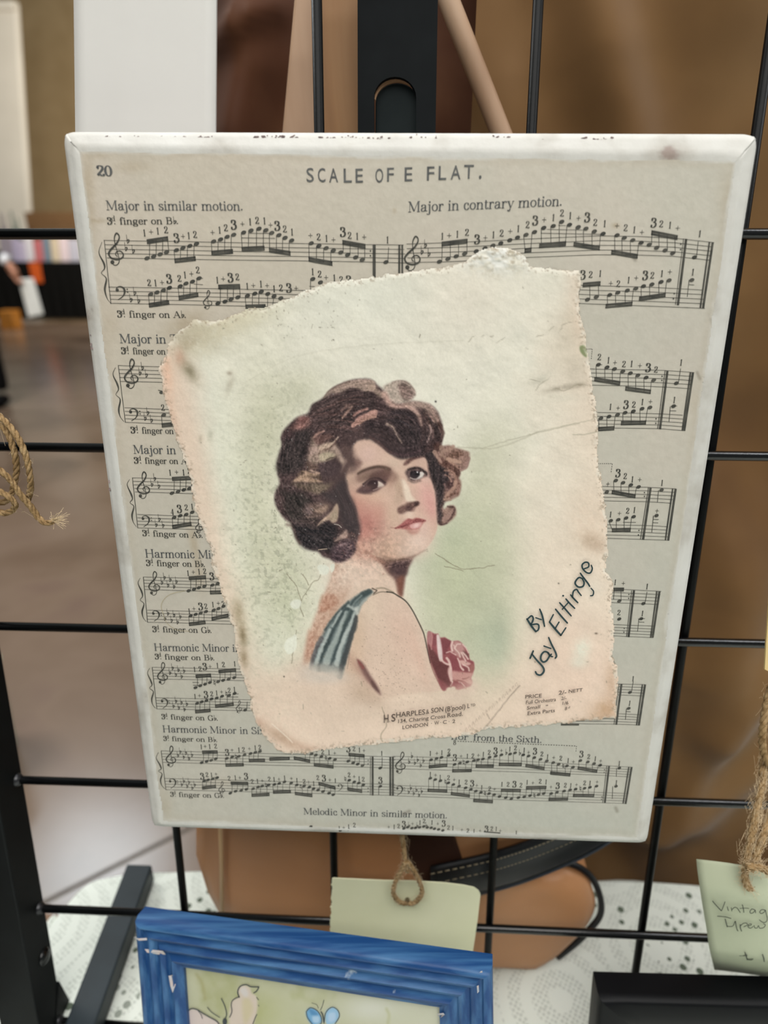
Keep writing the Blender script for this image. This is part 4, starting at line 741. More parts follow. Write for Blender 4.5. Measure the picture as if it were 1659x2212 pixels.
    staff(i, 'E', '135,398 870,415 950,417', '150,522 905,545 980,547'); staff(i, 'E', '173,728 960,748 1020,750', '180,848 1010,868 1060,870'); bar(i, 'E', '136,398 178,850', 1.4); brace(i, 'E', '105,408 84,460 118,540 128,590 105,628 142,665 124,740 134,800 165,842')
    treble(i, 'E', '243,460', 242); flats(i, 'E', '320,460 345,410 380,488 402,432 440,500 464,450'); bass(i, 'E', '267,786', 100); flats(i, 'E', '350,820 380,768 416,836 440,785 475,855 502,800')
    for s in ('u|587,535 640,520 688,505 743,490|592,392 752,380|1 580,359;+ 633,350;1 690,344;2 745,341', 'd|825,478 875,465|806,572 960,566|3 815,392', 'd|607,785 658,770 708,757 760,742|597,887 752,868|1 592,737;+ 640,714;3 703,692;2 757,690', 'd|838,727 885,712 935,690|822,835 980,798|1 828,672;+ 882,660;2 930,665'): group(i, 'E', s)
    out.append(i); i = Ink(); staff(i, 'c6', '1180,452 1290,455 1580,470', '1170,558 1200,560 1556,574'); staff(i, 'c6', '1180,733 1215,735 1526,747', '1170,823 1210,825 1512,839')
    group(i, 'c6', 'u|1245,548|1170,440 1280,440|3 1117,367;2 1158,387;1 1213,397;+ 1278,407'); bar(i, 'c6', '1205,445 1200,535', 1.2)
    for s, w in (('1344,462 1303,832', 1.4), ('1363,462 1319,834', 4.6), ('1450,565 1467,475', 1.3), ('1545,468 1495,837', 3.2), ('1566,470 1511,838', 4.6), ('1402,690 1391,790', 1.2), ('1398,713 1445,716', 1), ('1395,690 1450,686', 1)): bar(i, 'c6', s, w)
    for q in ('1437,567', '1420,688', '1245,690'): head(i, *P('c6', q)[0])
    dots(i, 'c6', '1322,495 1320,525 1285,765 1282,795'); group(i, 'c6', '|||1 1467,430;1 1430,645;2 1242,640'); out.append(i)
    # ---- fifth system
    i = Ink()
    staff(i, 'E', '222,1297 1110,1315 1160,1316', '237,1412 1140,1430 1190,1431'); staff(i, 'E', '262,1600 1180,1620 1230,1621', '274,1712 1210,1730 1260,1731'); bar(i, 'E', '224,1297 271,1714', 1.4); brace(i, 'E', '200,1305 178,1355 210,1430 222,1475 198,1505 236,1540 220,1610 228,1665 258,1706')
    treble(i, 'E', '326,1356', 222); flats(i, 'E', '400,1358 426,1310 458,1378 484,1330 516,1395 540,1340'); bass(i, 'E', '352,1657', 92); flats(i, 'E', '435,1690 460,1640 488,1706 514,1656 544,1722 568,1670'); natural(i, 'E', '845,1450 962,1560'); treble(i, 'E', '1088,1690', 125); head(i, *P('E', '1150,1722')[0]); bar(i, 'E', '1165,1722 1170,1640', 1.2)
    for s in ('u|655,1500 702,1480 750,1465 798,1448|660,1370 803,1358|1 645,1317;2 700,1314;3 745,1290;+ 800,1290', 'u|880,1440 930,1427 985,1415 1040,1400|888,1322 1052,1305|1 873,1277;2 932,1270;1 1045,1262', 'd|672,1655 718,1640 765,1628 815,1612|658,1757 802,1742|1 650,1587;+ 695,1580;3 757,1569;2 815,1562', 'd|867,1602 920,1585 990,1575 1045,1557|857,1702 1033,1682|1 865,1552;+ 915,1542;2 990,1527;1 1042,1516'): group(i, 'E', s)
    for s in ('625,1448 690,1448', '630,1475 690,1475', '635,1500 675,1500', '960,1592 1080,1592', '1030,1560 1085,1562'): bar(i, 'E', s, 1)
    out.append(i); i = Ink(); staff(i, 'c6', '1230,1207 1255,1208 1460,1213', '1225,1294 1250,1295 1430,1303'); staff(i, 'c6', '1215,1444 1250,1445 1418,1453', '780,1520 1000,1526 1195,1527 1405,1535')
    for s, w in (('1263,1208 1221,1532', 4.4), ('1243,1208 1203,1530', 1.4), ('1343,1272 1357,1185', 1.2), ('1430,1210 1383,1537', 3), ('1451,1211 1401,1538', 4.6), ('1303,1405 1294,1492', 1.2), ('1296,1427 1336,1430', 1), ('780,1532 925,1532', 3.4)): bar(i, 'c6', s, w)
    head(i, *P('c6', '1330,1275')[0]); head(i, *P('c6', '1320,1402')[0]); group(i, 'c6', '|||1 1355,1165;1 1328,1360'); out.append(i)
    # ---- sixth system
    i = Ink()
    staff(i, 'F', '85,252 700,268 1490,288 1640,293', '96,328 700,345 1490,362 1640,368'); staff(i, 'F', '110,435 1640,475', '117,510 1640,548'); bar(i, 'F', '86,252 118,512', 1.3); brace(i, 'F', '68,262 54,300 78,345 86,372 68,386 92,405 82,445 90,480 112,505')
    treble(i, 'F', '150,288', 142); flats(i, 'F', '197,287 212,262 235,297 250,270 270,308 290,284'); bass(i, 'F', '165,469', 62); flats(i, 'F', '222,480 236,458 258,491 270,465 292,502 308,482'); treble(i, 'F', '488,498', 88); bass(i, 'F', '1275,495', 42)
    for s in ('u|355,330 388,322 418,315 448,305|360,250 457,248|1 352,225;+ 378,223;1 408,223;2 447,221', 'd|522,302 558,292 602,288 640,278|517,358 632,355|3 522,263;+ 557,247;1 602,246;2 632,244', 'd|680,270 712,262 742,255|672,328 773,325|+ 672,238;1 710,231;2 740,229', 'd||808,318 937,313|', 'd|1055,262 1085,272|970,310 1072,332|2 1085,250;+ 1118,255', 'd|1113,280 1150,290 1205,302 1240,310|1103,355 1227,370|2 1157,259;1 1200,263;+ 1238,268', 'u|1328,320 1360,332 1390,340 1422,350|1333,265 1433,275|3 1327,239;2 1365,239;1 1402,246;+ 1432,250',
              'd|372,452 398,445 428,438 458,430|362,510 448,498|3 357,421;2 390,411;1 420,412;+ 450,406', 'u|545,533 580,520 617,515 652,507|550,455 660,458|2 537,435;1 578,430;+ 608,431;3 648,421', 'd|697,503 730,492 757,485 800,478|690,558 803,552|2 690,456;1 725,453;+ 757,450', 'd|838,475 870,468 905,458 950,465|832,537 945,533|2 803,440;1 835,441;+ 868,440;1 905,431;+ 950,435', 'd|987,478 1035,485 1070,492 1098,503|977,545 1087,560|1 987,448;2 1035,456;+ 1065,460;1 1098,469', 'u|1127,512 1160,522 1200,533 1228,543|1133,457 1240,488|2 1125,431;3 1165,434;+ 1205,445;1 1242,450', 'd|1335,447 1368,458 1398,465 1428,478|1325,515 1417,532|2 1333,412;+ 1367,423;1 1400,436;2 1427,441'): group(i, 'F', s)
    natural(i, 'F', '582,290 1180,298 782,480 1012,488 1308,438'); dots(i, 'F', '1460,315 1460,338 1460,500 1460,523')
    for s, w in (('1475,290 1475,547', 1.3), ('1490,290 1490,548', 4.2), ('1552,363 1553,295', 1.2), ('1607,292 1607,550', 4), ('1624,292 1624,551', 4), ('1530,488 1530,545', 1.2), ('430,430 470,428', 1)): bar(i, 'F', s, w)
    head(i, *P('F', '1540,366')[0]); head(i, *P('F', '1541,487')[0]); group(i, 'F', '|||1 1550,268;3 1540,448')
    staff(i, 'G', '50,264 500,275 1360,322 1510,330', '70,340 800,358 1345,380 1497,390', .9); staff(i, 'G', '50,440 800,464 1485,490', '65,504 800,530 1470,551', .9); treble(i, 'G', '100,302', 132); flats(i, 'G', '150,302 167,268 185,308 202,290 220,323 237,295'); bass(i, 'G', '95,472', 54); flats(i, 'G', '147,485 160,461 178,493 194,473 210,504 226,481')
    for s in ('d|285,285 318,277 348,270 392,258|273,338 380,328|1 280,246;+ 320,246;1 350,241;2 393,233', 'd|428,313 460,305 505,298 545,290|415,362 528,360|3 428,272;+ 467,263;1 505,263;2 538,262', 'd|570,285 600,280 640,270 678,262|558,333 662,333|+ 572,258;1 602,251;2 637,241;3 675,231', 'd|712,255 765,250 795,243 845,255|698,323 832,323|+ 712,229;1 763,219;2 797,213;1 850,226;+ 877,240', 'd|877,262 912,272 950,282 988,292|860,330 970,348|3 915,233;2 957,250;1 992,266;+ 1030,272', 'd|1027,302 1060,312 1110,322 1147,330|1010,375 1127,387|2 1072,276;1 1117,289;+ 1150,297', 'd|1192,290 1237,298 1275,308 1312,318|1177,345 1290,365|3 1197,251;2 1242,266;1 1282,278;+ 1315,292',
              'd|280,397 310,405 342,412 390,425|265,480 380,485|1 280,373;+ 312,379;1 340,391;2 390,394;+ 425,406', 'd|420,435 455,445 495,455 527,465|407,500 517,515|1 455,419;2 497,421;3 533,429', 'd|557,475 588,483 637,490 668,497|543,542 657,550|+ 562,441;1 592,453;2 640,461;+ 670,464', 'u|700,508 738,515 772,522 815,515|713,460 828,462|1 715,433;2 752,435;3 790,434;2 830,440', 'u|850,510 885,503 937,497 968,490|865,445 983,443|1 868,421;+ 903,425;2 947,416;1 983,419', 'd|1015,490 1050,482 1093,475 1130,468|1000,535 1113,533|+ 1013,450;3 1053,443;2 1100,440;1 1133,441', 'd|1163,463 1217,458 1250,452 1290,445|1148,512 1272,512|+ 1168,436;2 1217,426;1 1250,426;+ 1293,420'): group(i, 'G', s)
    natural(i, 'G', '483,300 1088,322 612,488 912,500 1192,460 372,418'); flats(i, 'G', '740,248 822,250')
    for s, w in (('1352,322 1327,545', 1.3), ('1366,323 1340,547', 4), ('1412,335 1410,388', 1.1), ('1486,328 1451,551', 2.8), ('1503,330 1466,553', 4.2), ('1388,445 1385,522', 1.1)): bar(i, 'G', s, w)
    head(i, *P('G', '1428,335')[0]); head(i, *P('G', '1408,446')[0]); dots(i, 'G', '1338,345 1336,362 1322,510 1320,526'); group(i, 'G', '|||1 1428,306;1 1410,423')
    dash(i, P('G', '445,172')[0], P('G', '1168,201')[0], 46, 1.3); dash(i, P('G', '1168,201')[0], P('G', '1164,240')[0], 3, 1.3); num(i, '8', *P('G', '428,180')[0]); out.append(i)
    # ---- the last line, cut by the bottom edge
    i = Ink()
    group(i, 'F', '|||1 1268,766;+ 1298,762;1 1330,755;2 1368,745'); bar(i, 'F', '1285,776 1345,778', 2); head(i, *P('F', '1330,774')[0]); head(i, *P('F', '1276,780')[0]); head(i, *P('F', '1080,755')[0])
    group(i, 'G', '|||+ 27,693;1 60,692;2 87,688;3 118,676;+ 172,673;1 217,666;2 242,657;1 290,665;+ 325,674;3 360,672;2 390,697;1 417,699;+ 472,710;2 508,716;1 545,719;+ 582,716;3 620,705;2 653,704;1 680,704;+ 705,716;1 802,729')
    for q in ('120,702 142,694 168,700 190,698 215,695 240,690 262,696 285,698 305,704 330,708 356,714', ): 
        for x, y in P('G', q): head(i, x, y)
    bar(i, 'G', '605,722 705,730', 2.4); flats(i, 'G', '150,690 200,692 255,690'); out.append(i)
    return out

def draw_headings():
    """captions in the engraver's roman: (name, ink)"""
    hd, cp = [], []
    def T(*a):
        i = Ink(); text(i, *a); hd.append(i)
    T('20', (238, 330), (342, 332), 66, 1.5, 'A')
    T('Major in similar motion.', (300, 553), (1192, 556), 60, .95, 'A'); T('Major in contrary motion.', (848, 567), (1853, 525), 66, .95, 'B')
    T('Major in T', (178, 188), (768, 192), 88, 1., 'D'); T('Major in ', (315, 1288), (775, 1292), 82, 1., 'D')
    T('Harmonic Min', (155, 203), (880, 213), 80, 1., 'E'); T('Harmonic Minor in', (244, 1132), (1110, 1142), 72, 1., 'E'); T('Harmonic Minor in Six', (328, 1942), (1345, 1962), 66, 1., 'E')
    T('nor', (405, 161), (512, 164), 34, 1., 'G'); T('from the Sixth.', (540, 167), (957, 182), 38, 1.05, 'G'); T('Melodic Minor in similar motion.', (1030, 673), (1985, 700), 42, 1.05, 'F')
    for r, a, b, h, f in (('finger on Bb.', (305, 647), (772, 645), 52, 'A'), ('finger on Ab.', (370, 1252), (822, 1256), 50, 'A'), ('finger on B', (190, 296), (715, 302), 74, 'D'), ('finger on A', (285, 1085), (800, 1094), 72, 'D'), ('finger on A', (318, 1386), (850, 1392), 70, 'D'), ('finger on Ab.', (402, 2108), (1008, 2128), 68, 'D'),
                          ('finger on Bb.', (162, 286), (752, 297), 68, 'E'), ('finger on Gb.', (225, 945), (820, 955), 66, 'E'), ('finger on Bb.', (250, 1216), (848, 1228), 62, 'E'), ('finger on Gb.', (316, 1812), (882, 1828), 58, 'E'), ('finger on Bb.', (335, 2028), (876, 2040), 54, 'E'), ('finger on Gb.', (146, 555), (506, 564), 36, 'F')):
        i = Ink(); third(i, r, a, b, h, f); cp.append(i)
    return hd, cp
# ================================================================ the plaque: painted board, sheet music, torn cover
paper_mat = vcol_mat('aged_music_paper', .42, .4, bump=.25); cover_mat = vcol_mat('torn_cover_paper', .55, .18, bump=.22)
ink_mat = noisy('printing_ink', [(.3, (56,56,52)), (.7, (84,82,75))], 300, 3, .55, .3)
fine_ink = principled('brown_printing_ink', (92, 76, 68), .55, .3); pen_ink = principled('teal_pen_ink', (18, 50, 56), .35, .5); head_ink = noisy('heading_ink', [(.3, (74,75,76)), (.7, (98,99,98))], 500, 4, .55, .3)
white_paint = noisy('chipped_white_paint', [(.28, (150,136,128)), (.34, (182,178,170)), (.48, (201,199,193)), (.75, (207,206,201))], 55, 8, .5, .3, bump=.25, bump_scale=120)

plaque = empty('music_plaque', B_O+B_A*.1016+B_B*.254, 'white edged plaque of sheet music with a torn portrait cover, on the wire rack', 'plaque')

# board: face, rounded white margin dropping to the rim, straight sides
CORN = [(135, 283), (1639, 288), (1397, 1819), (330, 1783)]         # rim in the photo
PAP = [(170, 326), (1592, 347), (1377, 1811), (351, 1776)]          # paper in the photo
rim = Bm(CORN, 0.); pap = Bm(PAP, FACE)
def ring_pts(c4, n=(60, 75), h=None):
    out = []
    e_ = [0, .002, .0045, .007, .010, .0135, .018, .024]
    for k in range(4):
        a, b = c4[k], c4[(k+1) % 4]; m = n[k % 2]
        out += [a+(b-a)*t for t in e_+list(np.linspace(.032, .968, m))+[1-q for q in e_[::-1][:-1]]]
    return np.array(out)
rr, rp = ring_pts(rim), ring_pts(pap)
rad = .0042                                                           # softly rounded corners
for i in range(len(rr)):
    q = rr[i].copy()
    for k in range(4):
        a, b = rim[k], rim[(k+1) % 4]; L_ = np.linalg.norm(b-a); e_ = (b-a)/L_; t_ = np.dot(q-a, e_)
        if np.linalg.norm(q-a-e_*t_) > 1e-5: continue
        d_ = min(t_, L_-t_)
        if d_ < rad:
            w_ = np.cross(B_N, e_); w_ = w_*np.sign(np.dot(rim.mean(0)-a, w_)); rr[i] = rr[i]+w_*(rad-math.sqrt(rad**2-(rad-max(d_, 0))**2))*.5
rng = np.random.RandomState(3)
wv = np.array([fbm(np.array(i/5.), np.array(3.3), 5, 3)-.5 for i in range(len(rr))])
rings = [(rr-B_N*.0185), (rr-B_N*.0012), (rr*.93+rp*.07+B_N*.0005), (rr*.72+rp*.28-B_N*.0000+B_N*(.0012+wv*.0006)[:, None]), (rr*.4+rp*.6+B_N*(.0016+wv[::-1]*.0006)[:, None]), (rr*.12+rp*.88+B_N*(.0006+wv*.0005)[:, None]), rp*1.0+(rp.mean(0)-rp)*.01-B_N*.0002]
for k in (3, 4): rings[k] = rings[k]-B_N*0.0008
n_ = len(rr); V = np.vstack(rings); F = [(j*n_+i, j*n_+(i+1) % n_, (j+1)*n_+(i+1) % n_, (j+1)*n_+i) for j in range(len(rings)-1) for i in range(n_)]
F.append(tuple(range(n_))[::-1]); F.append(tuple(range((len(rings)-1)*n_, len(rings)*n_)))
me = mesh('board', V, F); bm = bmesh.new(); bm.from_mesh(me); bmesh.ops.recalc_face_normals(bm, faces=bm.faces); bm.to_mesh(me); bm.free()
link('board', me, white_paint, plaque, smooth=True)

# worn flecks where the dark undercoat shows through along the rim
fl = Ink(); rf = np.random.RandomState(8)
def fleck(x, y, l, ang=0.):
    p = [(x+(l*.5)*math.cos(t)*(.6+.6*rf.rand()), y+(l*.22+.7)*math.sin(t)*(.5+.8*rf.rand())) for t in np.arange(9)*2*math.pi/9]
    c, s_ = math.cos(ang), math.sin(ang); fl.poly([(x+(a-x)*c-(b-y)*s_, y+(a-x)*s_+(b-y)*c) for a, b in p])
for x0, x1, y, n in ((225,300,294,7),(330,350,295,2),(375,462,295,16),(545,645,294,26),(690,770,296,20),(775,850,296,14),(885,945,294,9),(1060,1118,296,8),(1252,1325,299,20),(1330,1336,306,2),(1430,1446,303,3),(1120,1200,300,3)):
    for k in range(n): fleck(x0+(x1-x0)*rf.rand(), y+2+rf.normal(0, 1.8), rf.uniform(2, 9), rf.normal(0, .3))
for y0, y1, x0, n in ((530,560,172,6),(585,680,178,26),(700,760,184,5),(1040,1060,228,3),(1300,1345,268,3)):
    for k in range(n):
        y = y0+(y1-y0)*rf.rand(); fleck(x0+6+(y-y0)*.12+abs(rf.normal(0, 3)), y, rf.uniform(2, 9), 1.4)
flk = noisy('worn_dark_undercoat', [(.35, (112,94,94)), (.65, (160,144,140))], 200, 4, .7, .2)
o = fl.build('worn_flecks', flk, plaque, lambda p: Bm(p, .0011)); tag(o, 'dark flecks of old paint showing along the white margin')

# sheet music paper: slightly uneven edges, foxing, grime, and falloff painted in toward the bottom
cv = Canvas(np.arange(150, 1620, 2.5), np.arange(305, 1835, 2.5), (193,184,169))
X, Y = cv.X, cv.Y; full = (slice(None), slice(None))
cv.mix(full, np.clip((X-500)/900, 0, 1)*.7, (190,187,175)); cv.mix(full, np.clip((Y-900)/900, 0, 1)*.75, (176,177,167))  # lower part darkened in colour to carry the light's falloff
cv.mix(full, np.clip((fbm(X/190, Y/190, 91, 4)-.45)*3, 0, 1)*.35, (199,187,174)); cv.mix(full, np.clip((fbm(X/260, Y/230, 92, 4)-.5)*3, 0, 1)*.4, (183,179,168))
for x, y, rx, ry, a, r in ((213,322,22,16,.8,0),(190,400,14,60,.5,0),(195,480,10,40,.4,0),(285,360,40,14,.4,0),(400,700,46,22,.6,-30),(418,1170,9,45,.6,-12),(430,1240,14,40,.4,-8),(210,477,18,5,.6,0),(1330,487,8,6,.7,0),(852,455,4,6,.5,0),(1570,430,20,60,.25,0),(1500,870,12,30,.2,0),(190,640,8,60,.3,-8),(240,700,20,40,.25,0),(640,1790,60,10,.25,0),(360,1740,14,26,.3,0),(1290,1430,6,40,.3,-12),(480,1690,30,10,.2,0),(500,1240,8,60,.3,-12)):
    cv.blob(x, y, rx, ry, (168,152,128), a, r, .5)
cv.blob(1518, 880, 6, 4, (150,154,120), .9); cv.blob(1160, 800, 90, 60, (196,196,190), .4); cv.blob(830, 1640, 50, 12, (200,198,190), .6); cv.blob(620, 1600, 100, 14, (180,168,152), .35)
for q in ((1300,1420,1306,1450),(1372,562,1368,556),(1536,690,1538,698),(1330,1745,1333,1752),(1506,805,1512,818),(870,1758,884,1752)):
    cv.stroke(np.array([[q[0], q[1]], [q[2], q[3]]], float), 6, (120,112,100), blur=4, alpha=.6, smooth=False)
e = [np.array(p, float) for p in PAP]
sd = np.full(X.shape, 1e9)
for k in range(4):
    a, b = e[k], e[(k+1) % 4]; d = (b-a)/np.linalg.norm(b-a); sd = np.minimum(sd, (X-a[0])*-d[1]+(Y-a[1])*d[0])
sd = sd+(fbm(X/110, Y/110, 93, 3)-.5)*8+(fbm(X/9, Y/9, 94, 2)-.5)*2.5
cv.mix(full, np.clip(1-sd/22, 0, 1)*.35, (172,160,142)); cv.mix(full, np.clip((5+7*fbm(X/50, Y/50, 97, 3)-sd)/5, 0, 1)*np.clip(fbm(X/60, Y/60, 98, 3)*2.4-.5, 0, 1), (198,195,187)); cv.col += (fbm(X/9, Y/9, 95, 3)-.5)[..., None]*9
keep = (np.minimum(np.minimum(sd[:-1, :-1], sd[1:, :-1]), np.minimum(sd[:-1, 1:], sd[1:, 1:])) > 0)
hgt = FACE+.00004+(fbm(X/70, Y/70, 96, 3)-.5)*.00012
P3 = Bm(np.stack([X.ravel(), Y.ravel()], 1), FACE).reshape(X.shape+(3,))+B_N*(hgt-FACE)[..., None]
sheet = link('music_sheet', grid_mesh('music_sheet', P3, keep, cv.col), paper_mat, plaque, smooth=True)
INK_H = FACE+.00016
proj_ink = lambda p: Bm(p, INK_H)
for k, i in enumerate(draw_systems()): i.build('staff_system', ink_mat, sheet, proj_ink)
hd, cp = draw_headings()
for i in hd: i.build('caption_lettering', head_ink, sheet, proj_ink)
for i in cp: i.build('fingering_caption', ink_mat, sheet, proj_ink)
st = Ink()     # loose hair stuck to the sheet and a small pencil tick
st.strip(catmull([(352,1325),(348,1310),(354,1295),(370,1283),(400,1276)], False, 6), .8); st.strip(catmull([(352,1325),(360,1345),(380,1360),(410,1364)], False, 6), .7)
tag(st.build('stray_fibre', principled('pale_fibre', (170,156,120), .6), sheet, lambda p: Bm(p, INK_H+.0001)), 'thin curled fibre stuck to the sheet')

def sans(ink, s, p0, p1, h, up=None, bold=0., uniform=False):
    """lettering from the built-in sans face, fitted between two baseline points"""
    cu = bpy.data.curves.new('lettering', 'FONT'); cu.body = s; cu.size = 1; cu.offset = bold; cu.resolution_u = 3
    ob = bpy.data.objects.new('lettering', cu); COL.objects.link(ob); bpy.context.view_layer.update()
    dg = bpy.context.evaluated_depsgraph_get(); me = ob.evaluated_get(dg).to_mesh()
    co = np.array([v.co[:2] for v in me.vertices]); fs = [tuple(p.vertices) for p in me.polygons]; ob.evaluated_get(dg).to_mesh_clear()
    bpy.data.objects.remove(ob); bpy.data.curves.remove(cu)
    x0, x1 = co[:, 0].min(), co[:, 0].max(); p0, p1 = np.asarray(p0, float), np.asarray(p1, float)
    ux = (p1-p0)/(x1-x0); k = len(ink.v); cap = .69
    for c in co:
        q = p0+ux*(c[0]-x0); u = -down(*q) if up is None else np.asarray(up, float); ink.v.append(q+u*c[1]*h/cap)
    ink.f += [tuple(i+k for i in f) for f in fs]
def fr(frame, x, y): ox, oy, sc = FR[frame]; return np.array([ox+x/sc, oy+y/sc])
ttl = Ink()
for w, x0, x1, yb in (('S',188,236,371),('C',262,311,372),('A',335,393,373),('L',430,483,374),('E',507,555,375),('O',636,687,375),('F',712,756,369),('E',826,876,366),('F',971,1019,361),('L',1047,1097,357),('A',1126,1190,354),('T',1212,1275,350),('.',1310,1327,347)):
    sans(ttl, w, fr('B', x0, yb), fr('B', x1, yb-1), 30, bold=.004 if w != '.' else .03)
ttl.build('title_lettering', head_ink, sheet, proj_ink)

# ---------------------------------------------------------------- torn cover
OUT = [(345,775),(346,790),(362,763),(363,745),(381,721),(402,704),(416,690),(443,694),(481,690),(509,678),(536,666),(564,666),(591,656),(622,646),(650,632),(674,622),(708,608),(759,605),(804,598),(838,592),(866,589),(900,585),(920,581),(960,578),(990,570),(1012,560),(1020,549),(1040,540),(1060,535),(1085,534),(1110,540),(1132,552),(1136,562),(1144,572),(1153,576),(1200,582),(1250,585),
       (1256,612),(1253,636),(1250,656),(1251,682),(1262,712),(1266,742),(1272,776),(1277,808),(1280,838),(1285,866),(1291,898),(1292,926),(1291,956),(1292,1000),(1300,1040),(1310,1110),(1312,1160),(1312,1182),(1311,1206),(1309,1230),(1316,1242),(1322,1253),(1326,1272),(1321,1291),(1319,1310),(1326,1330),(1327,1352),(1326,1376),(1327,1394),(1323,1416),(1332,1435),(1335,1462),(1334,1492),(1331,1522),(1333,1541),(1326,1552),(1298,1554),(1258,1557),(1217,1562),(1190,1565),(1152,1566),(1114,1570),(1068,1573),(1040,1577),(1016,1586),(986,1590),(960,1593),(934,1594),(890,1599),(849,1604),(800,1608),(750,1613),(700,1619),(658,1627),(622,1630),(598,1618),(578,1600),(566,1582),(548,1552),(542,1531),(536,1492),(524,1462),(515,1433),(509,1397),(506,1367),(500,1343),(491,1316),(479,1283),(470,1254),(455,1215),(458,1191),(446,1164),(434,1131),(422,1104),(416,1075),(414,1041),(402,1000),(385,958),(375,924),(364,890),(357,862),(349,828),(344,800)]
def axis(a, b, c, d, s0, s1): return np.concatenate([np.arange(a, b, s0), np.arange(b, c, s1), np.arange(c, d, s0)])
cc = Canvas(axis(332, 590, 1032, 1350, 2.2, 1.15), axis(518, 812, 1512, 1648, 2.2, 1.15), (220,217,203))
paint_cover(cc)
X, Y = cc.X, cc.Y
cc.col = np.clip(cc.col*(1+np.clip(Y-650, 0, 1000)/1000*.22)[..., None]**.4545, 0, 238); g_ = cc.col.mean(-1, keepdims=True); cc.col = g_+(cc.col-g_)*.95; dk_ = np.clip((150-g_)/110, 0, 1); cc.col = cc.col*(1-.16*dk_)
po = np.array(OUT, float)
cc.N1 = fbm(X/11, Y/11, 103, 4)-.5; cc.N2 = fbm(X/11, Y/11, 111, 4)-.5
d, _, ins = cc.dist((slice(None), slice(None)), po, True, 9.)
sd = np.where(ins, d, -d)
# torn white core of the paper round the edge, with dark chips painted for its tiny shadows
fw = 3+11*fbm(X/30, Y/30, 121, 3)
k = np.clip((fw-sd)/4, 0, 1)
cc.mix(full, k*.6*np.clip(fbm(X/9, Y/9, 122, 3)*2.6-.8, 0, 1), (224,219,207))
top = np.exp(-((X-1080)/75)**2-((Y-556)/30)**2); cc.mix(full, np.clip(top*1.4, 0, 1)*np.clip((fbm(X/16, Y/10, 128, 3)-.3)*3, 0, 1), (222,221,214))
cc.mix(full, np.clip(top*1.4, 0, 1)*np.clip((fbm(X/12+Y/30, Y/9, 129, 3)-.58)*7, 0, 1)*.6, (158,146,124))
ch = np.clip((fbm(X/4.5, Y/4.5, 123, 3)-.6)*9, 0, 1)*np.clip((18-sd)/14, 0, 1); cc.mix(full, ch*.55, (140,122,102))
cc.mix(full, np.clip((2.5-sd)/2.5, 0, 1)*.4*np.clip(fbm(X/12, Y/12, 124, 2)*2-.6, 0, 1), (150,134,112))
hh = .00030+np.clip(sd/12, 0, 1)*.00022+np.clip((14-sd)/14, 0, 1)*(fbm(X/8, Y/8, 125, 3)-.4)*.0003+(fbm(X/48, Y/48, 126, 4)-.5)*.0005
hh += np.clip(top*1.3, 0, 1)*(fbm(X/14, Y/11, 127, 3)-.3)*.0008
left = np.exp(-((X-590)/80)**2-((Y-1230)/180)**2); hh += left*(np.abs(fbm(X/12, Y/12, 130, 4)-.5)*-.0004)
hh -= np.exp(-((sd)/3.)**2)*.00012
hh = np.maximum(hh, .0002)
P3 = Bm(np.stack([X.ravel(), Y.ravel()], 1), FACE).reshape(X.shape+(3,))+B_N*hh[..., None]
keep = np.minimum(np.minimum(sd[:-1, :-1], sd[1:, :-1]), np.minimum(sd[:-1, 1:], sd[1:, 1:])) > -.6
tg = cc.tag[:-1, :-1]
cover = link('torn_cover', grid_mesh('torn_cover', P3, keep & (tg == 0), cc.col), cover_mat, plaque, smooth=True)
tag(cover, 'cream and pink torn sheet music cover glued askew')
tag(link('portrait_print', grid_mesh('portrait_print', P3, keep & (tg == 1), cc.col), cover_mat, cover, smooth=True), 'printed bust of a woman with wavy brown bobbed hair looking over her bare shoulder')
tag(link('rose_print', grid_mesh('rose_print', P3, keep & (tg == 2), cc.col), cover_mat, cover, smooth=True), 'printed dusky red rose')
# a rim of torn fibres under the cover edge so that it has thickness
mb = MB(); pc = catmull(po, True, 2); pcc = pc.mean(0); pc = pc+(pcc-pc)/np.linalg.norm(pcc-pc, axis=1)[:, None]*3.5; a_, b_ = Bm(pc, FACE+.00028), Bm(pc, FACE+.00005); m_ = len(pc)
mb.add(list(a_)+list(b_), [(i, (i+1) % m_, m_+(i+1) % m_, m_+i) for i in range(m_)])
mb.build('torn_edge', principled('torn_paper_core', (214,206,192), .8, .2), cover)

